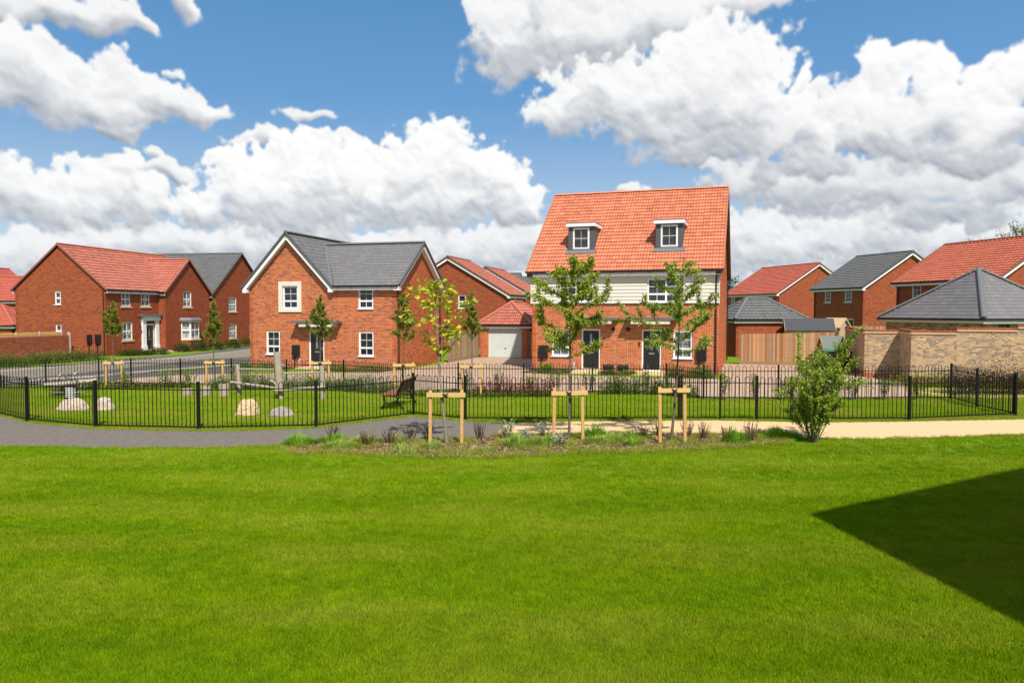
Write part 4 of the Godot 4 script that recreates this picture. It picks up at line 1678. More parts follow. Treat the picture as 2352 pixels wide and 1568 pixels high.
func _ready() -> void:
	var cam := Camera3D.new()
	cam.name = "camera"
	cam.position = Vector3(0, 3.0, 0)
	cam.rotation.x = -atan(75.0 / 1821.0)
	cam.fov = rad_to_deg(2.0 * atan(840.0 / 1821.0))
	cam.near = 0.1
	cam.far = 1500.0
	add_child(cam)
	var env := Environment.new()
	env.background_mode = Environment.BG_SKY
	var sky := Sky.new()
	var pano := PanoramaSkyMaterial.new()
	pano.panorama = ImageTexture.create_from_image(make_sky())
	sky.sky_material = pano
	env.sky = sky
	env.background_energy_multiplier = 0.8
	env.tonemap_mode = Environment.TONE_MAPPER_LINEAR
	env.tonemap_exposure = 1.35
	env.sdfgi_enabled = true
	env.ssao_enabled = true
	env.ssil_enabled = true
	var we := WorldEnvironment.new()
	we.name = "world_environment"
	we.environment = env
	add_child(we)
	var sun := DirectionalLight3D.new()
	sun.name = "sun"
	sun.light_energy = 1.6
	sun.light_color = Color(1.0, 0.96, 0.905)
	sun.light_angular_distance = 0.9
	sun.shadow_enabled = true
	var el := deg_to_rad(50.0)
	var az := deg_to_rad(17.0)
	var to_sun := Vector3(sin(az) * cos(el), sin(el), cos(az) * cos(el))
	add_child(sun)
	sun.look_at_from_position(Vector3.ZERO, -to_sun)
	rng.seed = 7
	materials()
	ground()
	town_houses()
	corner_house()
	left_houses()
	middle_houses()
	right_houses()
	fences_and_sheds()
	play_area()
	young_trees()
	planting()
	lawns()


const PATH_EDGE := [[-40, 17.2], [-30, 17.5], [-22, 17.1], [-16, 16.6], [-11.4, 16.3], [-9.1, 16.12], [-6.9, 16.05], [-5.9, 16.25], [-5.2, 16.4], [-4.8, 16.95], [-3.7, 17.15], [-2.2, 17.05], [-0.9, 17.35], [-0.37, 17.8]]
const PATH := [[-0.14, 19.68], [-1.28, 20.0], [-2.82, 20.95], [-5.05, 18.85], [-6.7, 18.42], [-7.9, 18.36], [-10.6, 18.7], [-13.0, 19.8], [-15.2, 21.5], [-18, 24.6], [-21.0, 29.2], [-40, 29.2]]
const GRAVEL_FAR := [[40, 22.0], [25, 21.3], [18, 20.8], [14.2, 20.4], [11.0, 20.05], [9.0, 19.85], [7.5, 19.9], [5.6, 20.2], [3.7, 20.1], [1.75, 20.0], [-0.14, 19.66]]
const GRAVEL_NEAR := [[-0.35, 17.82], [2.75, 17.95], [4.8, 17.87], [6.0, 17.9], [6.9, 17.4], [7.6, 17.28], [8.4, 17.22], [10.0, 17.42], [12.4, 17.8], [17, 18.5], [25, 19.3], [40, 20.2]]
const BED := [[-5.25, 16.3], [-4.4, 15.35], [-3.6, 15.5], [-1.8, 15.0], [-0.3, 15.05], [1.35, 15.43], [2.65, 15.56], [3.75, 15.84], [5.2, 16.25], [6.2, 16.6], [6.35, 17.7], [4.8, 17.86], [2.75, 17.94], [-0.3, 17.82], [-0.9, 17.35], [-2.2, 17.05], [-3.7, 17.15], [-4.8, 16.95]]


func ground() -> void:
	sheet("lawn", [[-400, -60], [400, -60], [400, 900], [-400, 900]], 0.0, M.lawn)
	rng.seed = 11
	sheet("asphalt_path", PATH_EDGE + PATH, 0.006, M.asphalt)
	sheet("gravel_path", wobble(GRAVEL_NEAR + GRAVEL_FAR, 0.03, 0.3), 0.006, M.gravel)
	var ek := MB.new()
	ek.beam(W(-0.37, 17.8, 0.0), W(-0.13, 19.7, 0.0), Vector3.RIGHT * 0.05, Vector3.UP * 0.03)
	kind(obj("timber_path_edging", ek, M.step_wood), "structure")
	sheet("mulch_bed_soil", wobble(BED, 0.05, 0.3), 0.012, M.mulch)
	# road and pavements beyond the play area
	sheet("pavement", [[-60, 29.3], [-21.1, 29.3], [-17.3, 31.5], [-13.2, 35.3], [-12.6, 42], [-12.5, 80], [-22.3, 80], [-22.3, 58], [-22.6, 50], [-24.3, 47.5], [-24.9, 42.6], [-26.8, 38.7], [-28.5, 34], [-60, 34]], 0.006, M.asphalt_dark)
	sheet("road", [[-60, 30.6], [-21.9, 30.6], [-21.2, 34.1], [-20.5, 37.3], [-19.0, 45.5], [-17.1, 48.3], [-16.5, 60], [-16.5, 80], [-19.2, 80], [-19.5, 62], [-20.1, 52.3], [-21.0, 46.7], [-22.2, 43], [-23.9, 40.2], [-25.2, 36.4], [-26.5, 33.0], [-60, 33.0]], 0.012, M.road_surface)
	kerb("kerb", [[-26.5, 33.0], [-25.2, 36.4], [-23.9, 40.2], [-22.2, 43], [-21.0, 46.7], [-20.1, 52.3], [-19.5, 62]], 0.13, 0.1, M.kerb_stone)
	kerb("kerb", [[-21.1, 30.6], [-20.1, 32.4], [-19.0, 33.5], [-18.4, 35.6], [-16.6, 38.6], [-14.7, 41.3], [-13.5, 47]], 0.13, 0.07, M.kerb_stone)
	sheet("grass_verge", [[-18.2, 36.2], [-16.5, 37.0], [-14.8, 41.3], [-14.0, 44.5], [-15.2, 43.3], [-16.3, 39.2]], 0.03, M.lawn)
	# block paving round the two front houses and up to the garage
	sheet("block_paved_drive", [[-17.2, 32.4], [-15.7, 34.5], [-13.2, 35.3], [-9.6, 35.5], [-7.2, 35.9], [-5.5, 37.2], [-3.9, 43.0], [-2.3, 47.7], [1.2, 46.8], [3.4, 45.9], [0.9, 37.7], [0.9, 35.6], [1.8, 34.5], [4.0, 33.8], [7.0, 32.8], [9.4, 32.4], [10.0, 34.5], [10.5, 41.7], [12.9, 41.7], [17.4, 40.3], [16.1, 33.4], [17.4, 33.0], [16.5, 30.4], [15.6, 28.0], [13.7, 25.3], [11, 25.1], [6.9, 25.3], [5.8, 27.3], [2.9, 27.3], [-2, 27.6], [-4, 27.4], [-6.6, 29.2], [-11.3, 30.0], [-15.5, 30.4], [-16.6, 30.8]], 0.009, M.block_paving)
	sheet("gravel_strip", [[13.7, 25.6], [15.6, 28.0], [16.6, 29.0], [22, 28.0], [30, 27.5], [30, 25.4], [15.2, 25.4]], 0.012, M.gravel)


const RED := [Color(0.43, 0.118, 0.040), Color(0.47, 0.135, 0.046), Color(0.40, 0.108, 0.038), Color(0.37, 0.098, 0.036), Color(0.29, 0.078, 0.036)]
const RED2 := [Color(0.42, 0.110, 0.036), Color(0.45, 0.124, 0.040), Color(0.37, 0.094, 0.036), Color(0.32, 0.084, 0.038), Color(0.245, 0.070, 0.040)]
const RED3 := [Color(0.285, 0.066, 0.026), Color(0.305, 0.073, 0.029), Color(0.26, 0.060, 0.025), Color(0.235, 0.054, 0.025), Color(0.20, 0.048, 0.026)]
const BUFF := [Color(0.47, 0.325, 0.185), Color(0.50, 0.355, 0.205), Color(0.44, 0.315, 0.19), Color(0.38, 0.28, 0.185), Color(0.31, 0.235, 0.168), Color(0.255, 0.20, 0.15)]
const BUFF_DARK := [Color(0.42, 0.30, 0.16), Color(0.38, 0.27, 0.15), Color(0.30, 0.22, 0.14), Color(0.22, 0.165, 0.115), Color(0.17, 0.13, 0.095)]
const CLAY := [Color(0.50, 0.165, 0.088), Color(0.53, 0.18, 0.098), Color(0.47, 0.15, 0.082), Color(0.45, 0.145, 0.082), Color(0.41, 0.134, 0.08)]
const CLAY_PINK := [Color(0.36, 0.118, 0.078), Color(0.385, 0.128, 0.085), Color(0.34, 0.108, 0.072), Color(0.30, 0.10, 0.07)]
const CLAY_FAR := [Color(0.36, 0.088, 0.057), Color(0.38, 0.096, 0.062), Color(0.335, 0.082, 0.053)]
const SLATE := [Color(0.122, 0.122, 0.130), Color(0.130, 0.130, 0.138), Color(0.114, 0.114, 0.122), Color(0.138, 0.138, 0.145)]
const GREY := [Color(0.112, 0.118, 0.122), Color(0.12, 0.126, 0.13), Color(0.10, 0.106, 0.11)]


func look(pal: Array, mortar: String, plinth := []) -> Dictionary:
	var d := {"bricks": pal, "mortar": M[mortar]}
	if plinth.size():
		d.plinth = plinth
	return d


# walls given as [u0, v0, u1, v1, style, behind, sill]
func windows(par: Node, O: Vector3, U: Vector3, list: Array) -> void:
	for k in list:
		window(par, O, U, rect(k[0], k[1], k[2], k[3]), k[4], k[5], k[6])


func holes(list: Array) -> Array:
	var out := []
	for k in list:
		out.append(rect(k[0], k[1], k[2], k[3]))
	return out


func canopy(par: Node, u0: float, u1: float, f0: float, f1: float, y: float, deep: float) -> void:
	var m := MB.new()
	m.box(Vector3(u0, y, 0.0), Vector3(u1, y + 0.07, deep))
	m.box(Vector3(u0 + 0.03, y + 0.07, 0.0), Vector3(u1 - 0.03, y + 0.11, deep - 0.03))
	var o := obj("canopy", m, M.grp_grey, par)
	var f := MB.new()
	f.box(Vector3(f0, y - 0.19, 0.0), Vector3(f1, y - 0.002, deep - 0.06))
	obj("canopy_fascia", f, M.render_cream, o)


func wall_lamp(par: Node, at: Vector3) -> void:
	var m := MB.new()
	m.tube([at, at + Vector3(0, 0, 0.05), at + Vector3(0, 0, 0.09)], [0.1, 0.095, 0.06], 16)
	obj("wall_lamp", m, M.black_plastic, par)


func dormer(par: Node, u0: float, u1: float) -> void:
	var z := -1.0
	var y0 := 6.02
	var y1 := 7.28
	var back := z - 1.9
	var m := MB.new()
	# cheeks and front surround, dark grey
	m.box(Vector3(u0, y0 - 0.4, back), Vector3(u0 + 0.24, y1, z))
	m.box(Vector3(u1 - 0.24, y0 - 0.4, back), Vector3(u1, y1, z))
	m.box(Vector3(u0 + 0.24, y0 - 0.4, z - 0.2), Vector3(u1 - 0.24, y0 + 0.13, z))
	m.box(Vector3(u0 + 0.24, y1 - 0.06, z - 0.2), Vector3(u1 - 0.24, y1, z))
	var o := obj("dormer", m, M.dormer_grey, par)
	var q := rect(u0 + 0.24, y0 + 0.13, u1 - 0.24, y1 - 0.06)
	var w := window(o, Vector3(0, 0, z), Vector3.RIGHT, q, "d4", "dark", "", 0.0)
	w.name = "dormer_window"
	var r := MB.new()
	r.box(Vector3(u0 - 0.1, y1 + 0.002, back), Vector3(u1 + 0.1, y1 + 0.17, z + 0.16))
	obj("dormer_fascia", r, M.upvc, o)
	var t := MB.new()
	t.box(Vector3(u0 - 0.115, y1 + 0.172, back), Vector3(u1 + 0.115, y1 + 0.215, z + 0.175))
	obj("dormer_roof", t, M.lead, o)
	var ap := MB.new()
	ap.beam(Vector3(u0 - 0.12, y0 - 0.03, z + 0.1), Vector3(u1 + 0.12, y0 - 0.03, z + 0.1), Vector3(0, -0.19, 0.24), Vector3(0, 0.035, 0.028))
	obj("lead_apron", ap, M.lead, o)


func town_houses() -> void:
	rng.seed = 100
	var h := house("brick_house", "pair of tall brick town houses with orange tiled roof, two dormers and cream boarding", "house", 1.03, 37.59, 18.0)
	var w := 9.13
	var l := 11.0
	var lk := look(RED, "mortar_cream")
	var Z := Vector3.ZERO
	var R := Vector3.RIGHT
	var lower := [[1.04, 0.74, 1.93, 2.08, "c6", "grey", "white"], [7.05, 0.74, 7.94, 2.08, "c6", "grey", "white"]]
	var doors := [rect(2.57, 0.1, 3.5, 2.1), rect(5.55, 0.1, 6.48, 2.1)]
	brick_wall(h, Z, R, outline([0, 0, w, 0, w, 3.38, 0, 3.38]), holes(lower) + doors, lk, 300)
	windows(h, Z, R, lower)
	front_door(h, Z, R, doors[0], true)
	front_door(h, Z, R, doors[1], false)
	for d in doors:
		step_stone(h, Vector3(d.position.x - 0.28, 0.0, 0.012), Vector3(d.end.x + 0.28, 0.09, 0.95))
		step_stone(h, Vector3(d.position.x - 0.28, 0.0, 0.96), Vector3(d.end.x + 0.28, 0.04, 1.5))
	var upper := [[1.4, 3.44, 3.17, 4.56, "c12", "dark", "white"], [5.79, 3.42, 7.58, 4.57, "c12", "slats", "white"]]
	var mb := MB.new()
	backing(mb, Vector3(0, 3.38, -0.01), R, outline([0, 0, w, 0, w, 1.78, 0, 1.78]), [rect(1.4, 0.06, 3.17, 1.18), rect(5.79, 0.04, 7.58, 1.19)])
	var bw := obj("boarded_wall", mb, M.render_cream, h)
	windows(h, Vector3(0, 0, 0.03), R, upper)
	var n := 10
	var bh := 1.7 / n
	for i in n:
		var y := 3.37 + i * bh
		var cuts := [[-0.06, w + 0.02]]
		for q in upper:
			if q[1] < y + bh * 0.8 and q[3] > y + bh * 0.2:
				var next := []
				for c in cuts:
					if q[0] > c[0] and q[2] < c[1]:
						next.append_array([[c[0], q[0] - 0.01], [q[2] + 0.01, c[1]]])
					else:
						next.append(c)
				cuts = next
		for c in cuts:
			var b := MB.new()
			b.hexa([Vector3(c[0], y, 0.05), Vector3(c[1], y, 0.05), Vector3(c[1], y, 0.0), Vector3(c[0], y, 0.0), Vector3(c[0], y + bh + 0.01, 0.022), Vector3(c[1], y + bh + 0.01, 0.022), Vector3(c[1], y + bh + 0.01, 0.0), Vector3(c[0], y + bh + 0.01, 0.0)])
			obj("weatherboard", b, M.weatherboard, bw)
	for x in [[-0.075, -0.03], [w - 0.0, w + 0.045]]:
		var b := MB.new()
		b.box(Vector3(x[0], 3.36, -0.05), Vector3(x[1], 5.06, 0.062))
		obj("corner_trim", b, M.weatherboard, bw)
	var drip := MB.new()
	drip.box(Vector3(-0.05, 3.335, 0.0), Vector3(w, 3.366, 0.07))
	obj("drip_strip", drip, M.black_plastic, bw)
	var gable := outline([0, 0, l, 0, l, 5.1, l / 2, 9.5, 0, 5.1])
	brick_wall(h, Vector3(w, 0, 0), Vector3.FORWARD, gable, [], lk)
	plain_wall(h, Vector3(0, 0, -l), Vector3.BACK, gable, M.brick_plain)
	plain_wall(h, Vector3(w, 0, -l), Vector3.LEFT, outline([0, 0, w, 0, w, 5.1, 0, 5.1]), M.brick_plain)
	gable_roof(h, Z, "x", w, l, 5.1, 9.5, 0.33, 0.18, 0.22, "pan", CLAY, CLAY[1], 300, "brown", true, true)
	dormer(h, 1.63, 2.96)
	dormer(h, 6.06, 7.36)
	canopy(h, 1.93, 4.43, 2.3, 4.14, 2.57, 0.62)
	canopy(h, 4.79, 7.29, 5.09, 6.93, 2.57, 0.62)
	for u in [4.15, 4.88]:
		wall_lamp(h, Vector3(u, 2.11, 0.005))
	for u in [3.6, 5.42]:
		var b := MB.new()
		b.bevel(Vector3(u - 0.035, 1.3, 0.006), Vector3(u + 0.035, 1.5, 0.05), 0.01)
		obj("door_bell", b, M.black_plastic, h)
	meter_box(h, Z, 0.37, 0.66, 0.84, 1.27)
	meter_box(h, Z, 8.14, 0.67, 8.6, 1.28)
	downpipe(h, Vector3(w - 0.12, 0, 0), 5.0, Vector3.BACK, 0.3)
	downpipe(h, Vector3(w, 0, -l + 0.3), 5.0, R, 0.2)
	for x in [4.22, 4.86]:   # movement joints
		var j := MB.new()
		j.box(Vector3(x, 0.1, 0.0), Vector3(x + 0.012, 3.3, 0.009))
		obj("movement_joint", j, M.stone, h)
	var spots := [[4.03, 0.62, "left"], [4.73, 0.66, "right"]]
	for s in spots:
		var p: Vector3 = h.transform * Vector3(s[0], 0, s[1])
		var o := thing("recycling_box", "black ribbed box on the ground between the two front doors, the %s one" % s[2], "box", p, h.rotation.y, "black boxes between the front doors")
		var m := MB.new()
		m.loft([[Vector3(-0.2, 0, 0.15), Vector3(0.2, 0, 0.15), Vector3(0.2, 0, -0.15), Vector3(-0.2, 0, -0.15)], [Vector3(-0.24, 0.3, 0.19), Vector3(0.24, 0.3, 0.19), Vector3(0.24, 0.3, -0.19), Vector3(-0.24, 0.3, -0.19)]])
		obj("body", m, M.bin, o)
		var k := MB.new()
		k.hexa([Vector3(-0.26, 0.31, 0.21), Vector3(0.26, 0.31, 0.21), Vector3(0.26, 0.36, -0.21), Vector3(-0.26, 0.36, -0.21), Vector3(-0.25, 0.35, 0.2), Vector3(0.25, 0.35, 0.2), Vector3(0.25, 0.4, -0.2), Vector3(-0.25, 0.4, -0.2)])
		obj("lid", k, M.bin, o)
		var g := MB.new()
		for i in 4:
			g.box(Vector3(-0.22, 0.06 + i * 0.06, 0.15), Vector3(0.22, 0.085 + i * 0.06, 0.2))
		obj("rib", g, M.bin, o)
		var hd := MB.new()
		hd.tube([Vector3(0.24, 0.28, 0.08), Vector3(0.31, 0.24, 0.06), Vector3(0.31, 0.24, -0.06), Vector3(0.24, 0.28, -0.08)], [0.012, 0.012, 0.012, 0.012], 6)
		obj("handle", hd, M.bin, o)
	vent_post("short grey vent post beside the left front door of the town houses", h.transform * Vector3(2.27, 0, 0.42))
	# the garage to the left
	rng.seed = 140
	var g := house("garage", "brick garage with pale up-and-over door and red hipped roof beside the town houses", "garage", -2.04, 47.59, 17.0)
	var gd := rect(0.56, 0.0, 2.76, 2.04)
	var gw := 3.27
	brick_wall(g, Z, R, outline([0, 0, gw, 0, gw, 2.25, 0, 2.25]), [gd], lk)
	brick_wall(g, Vector3(0, 0, -5.6), Vector3.BACK, outline([0, 0, 5.6, 0, 5.6, 2.25, 0, 2.25]), [], lk)
	plain_wall(g, Vector3(gw, 0, 0), Vector3.FORWARD, outline([0, 0, 5.6, 0, 5.6, 2.25, 0, 2.25]), M.brick_plain)
	plain_wall(g, Vector3(gw, 0, -5.6), Vector3.LEFT, outline([0, 0, gw, 0, gw, 2.25, 0, 2.25]), M.brick_plain)
	var dm := MB.new()
	dm.box(Vector3(gd.position.x, 0.02, -0.12), Vector3(gd.end.x, 2.04, -0.07))
	var gdn := obj("garage_door", dm, M.garage_door, g)
	for i in 26:
		var x := gd.position.x + 0.06 + i * (gd.size.x - 0.12) / 26
		var rb := MB.new()
		rb.hexa([Vector3(x + 0.008, 0.06, -0.055), Vector3(x + 0.062, 0.06, -0.055), Vector3(x + 0.074, 0.06, -0.07), Vector3(x, 0.06, -0.07), Vector3(x + 0.008, 1.99, -0.055), Vector3(x + 0.062, 1.99, -0.055), Vector3(x + 0.074, 1.99, -0.07), Vector3(x, 1.99, -0.07)])
		obj("rib", rb, M.garage_door, gdn)
	var gh := MB.new()
	gh.box(Vector3(1.62, 0.6, -0.056), Vector3(1.73, 0.64, -0.03))
	obj("handle", gh, M.black_plastic, gdn)
	hip_roof(g, Z, gw, 5.6, 2.2, 3.5, 0.2, "pan", CLAY_PINK, CLAY_PINK[1])


func vent_post(label: String, at: Vector3) -> void:
	var o := thing("vent_post", label, "post", at, 0.0, "grey vent posts by the front doors")
	var m := MB.new()
	m.tube([Vector3.ZERO, Vector3(0, 0.32, 0)], [0.035, 0.035], 10)
	obj("post", m, M.concrete, o)
	var c := MB.new()
	c.tube([Vector3(0, 0.32, 0), Vector3(0, 0.34, 0), Vector3(0, 0.47, 0), Vector3(0, 0.5, 0)], [0.036, 0.055, 0.055, 0.03], 10)
	obj("cap", c, M.concrete, o)


func corner_house() -> void:
	rng.seed = 200
	var h := house("brick_house", "detached orange brick house with dark slate roof and white edged front gable", "house", -14.2, 40.05, 15.5)
	var w := 8.61
	var l := 6.17
	var R := Vector3.RIGHT
	var Z := Vector3.ZERO
	var lk := look(RED2, "mortar_cream")
	var ul := rect(2.06, 3.12, 2.97, 4.32)
	var wins := [[1.02, 0.68, 1.84, 1.94, "c6", "dark", "white"]]
	var door := rect(3.6, 0.04, 4.48, 1.96)
	brick_wall(h, Z, R, outline([0, 0, 4.9, 0, 4.9, 4.42, 2.45, 7.0, 0, 4.42]), holes(wins) + [door, ul], lk, 150)
	windows(h, Z, R, wins)
	window(h, Vector3(0, 0, 0.0), R, ul, "c6", "dark", "white", 0.02)
	# the cream surround of the upper window
	var sm := MB.new()
	sm.box(Vector3(1.82, 2.94, 0.0), Vector3(3.18, 3.1, 0.07))
	sm.box(Vector3(1.82, 4.33, 0.0), Vector3(3.18, 4.56, 0.07))
	sm.box(Vector3(1.82, 3.1, 0.0), Vector3(2.05, 4.33, 0.07))
	sm.box(Vector3(2.98, 3.1, 0.0), Vector3(3.18, 4.33, 0.07))
	obj("window_surround", sm, M.render_cream, h)
	front_door(h, Z, R, door, false)
	step_stone(h, Vector3(3.3, 0.0, 0.012), Vector3(4.8, 0.05, 0.9))
	var right := [[6.49, 3.12, 7.33, 4.28, "c6", "dark", "white"], [6.49, 0.66, 7.33, 1.93, "c6", "dark", "white"]]
	brick_wall(h, Z, R, outline([4.9, 0, w, 0, w, 4.42, 4.9, 4.42]), holes(right), lk, 150)
	windows(h, Z, R, right)
	var gable := outline([0, 0, l, 0, l, 4.42, l / 2, 6.6, 0, 4.42])
	brick_wall(h, Vector3(w, 0, 0), Vector3.FORWARD, gable, [], lk)
	plain_wall(h, Vector3(0, 0, -7), Vector3.BACK, outline([0, 0, 7, 0, 7, 4.42, 0, 4.42]), M.brick_plain)
	plain_wall(h, Vector3(w, 0, -l), Vector3.LEFT, outline([0, 0, 3.7, 0, 3.7, 4.42, 0, 4.42]), M.brick_plain)
	plain_wall(h, Vector3(4.9, 0, -7), Vector3.LEFT, outline([0, 0, 4.9, 0, 4.9, 4.42, 2.45, 7.0, 0, 4.42]), M.brick_plain)
	gable_roof(h, Z, "z", 4.9, 7.0, 4.42, 7.02, 0.27, 0.3, 0.25, "slate", SLATE, GREY[0], 0, "white", true)
	half_roof(h, Z, w, l, 4.42, 6.62, 0.3, 0.28, 5.12, 2.9, "slate", SLATE, GREY[1], 300)
	canopy(h, 2.87, 5.55, 3.32, 5.3, 2.37, 0.62)
	meter_box(h, Z, 2.63, 0.61, 3.06, 1.2)
	downpipe(h, Vector3(w, 0, -0.16), 4.3, R, 0.0)
	downpipe(h, Vector3(w, 0, -l + 0.15), 4.3, R, 0.0)
	vent_post("short grey vent post left of the dark door of the slate roofed house", h.transform * Vector3(3.32, 0, 0.5))


# The part of a house whose ridge runs left to right and dies into a cross wing on its left: cut0 is where its eaves start, cut1 its ridge
func half_roof(par: Node, O0: Vector3, w: float, l: float, e: float, rh: float, oh: float, vf: float, cut0: float, cut1: float, style: String, pal: Array, rtone: Color, singles := 0, barge := "white") -> void:
	var half := l / 2
	var m := (rh - e) / half
	var y0 := e + 0.1 - m * oh
	var run := half + oh
	var len := Vector2(run, m * run).length()
	var a := run / len
	var b := m * run / len
	var end := w + vf
	var s0 := roof(par, O0 + Vector3(0, y0, oh), Vector3.RIGHT, Vector3(0, b, -a), outline([cut0, 0, end, 0, end, len, cut1, len]), style, pal, singles)
	roof(par, O0 + Vector3(end, y0, -l - oh), Vector3.LEFT, Vector3(0, b, a), outline([0, 0, end - cut0, 0, end - cut1, len, 0, len]), style, pal)
	var top := y0 + m * run
	ridge(s0, O0 + Vector3(cut1, top + 0.02, -half), O0 + Vector3(end, top + 0.02, -half), rtone)
	var vl := MB.new()
	vl.beam(O0 + Vector3(cut0 - 0.03, y0 + 0.03, oh), O0 + Vector3(cut1 - 0.03, top + 0.03, -half), Vector3(0.16, 0, 0), Vector3(0, 0.03, 0.02))
	obj("valley_lead", vl, M.lead, par)
	var vm := MB.new()
	var bm := MB.new()
	for sd in [-1.0, 1.0]:
		var foot := O0 + Vector3(end, y0, -half + sd * run)
		var apex := O0 + Vector3(end, top, -half)
		var od := Vector3.RIGHT
		var up := (apex - foot).normalized().cross(od)
		if up.y < 0:
			up = -up
		vm.beam(foot - up * 0.005 + od * 0.012, apex - up * 0.005 + od * 0.012, od * 0.1, up * 0.11)
		if barge != "":
			bm.beam(foot - up * 0.14 - od * 0.02, apex - up * 0.14 - od * 0.02, od * 0.03, up * 0.2)
			bm.beam(foot - up * 0.215 - od * 0.15, apex - up * 0.215 - od * 0.15, od * 0.26, up * 0.02)
			bm.beam(foot - od * 0.17 + Vector3(0, -0.16, -sd * 0.03), foot - od * 0.17 + Vector3(0, -0.16, -sd * (oh + 0.02)), od * 0.31, Vector3.UP * 0.2)
	obj("verge", vm, mat("verge_" + str(M.size()), rtone.r * 0.6, rtone.g * 0.6, rtone.b * 0.6, 0.8), par)
	if barge != "":
		obj("bargeboard", bm, M.upvc, par)
	var fm := MB.new()
	var gm := MB.new()
	var p0 := O0 + Vector3(cut0, y0, oh)
	var p1 := O0 + Vector3(end - 0.04, y0, oh)
	var o := Vector3.BACK
	fm.beam(p0 + Vector3(0, -0.13, 0) - o * 0.05, p1 + Vector3(0, -0.13, 0) - o * 0.05, o * 0.025, Vector3.UP * 0.2)
	fm.beam(p0 + Vector3(0, -0.225, 0) - o * (oh / 2 + 0.03), p1 + Vector3(0, -0.225, 0) - o * (oh / 2 + 0.03), o * oh, Vector3.UP * 0.015)
	gm.beam(p0 + Vector3(0, -0.055, 0) + o * 0.01, p1 + Vector3(0, -0.055, 0) + o * 0.01, o * 0.1, Vector3.UP * 0.065)
	for q in 5:
		var at := p0.lerp(p1, (q + 0.5) / 5)
		gm.beam(at + Vector3(0, -0.1, 0) - o * 0.02, at + Vector3(0, -0.1, 0) + o * 0.05, Vector3.RIGHT * 0.05, Vector3.UP * 0.03)
	obj("fascia", fm, M.upvc, par)
	obj("gutter", gm, M.black_plastic, par)


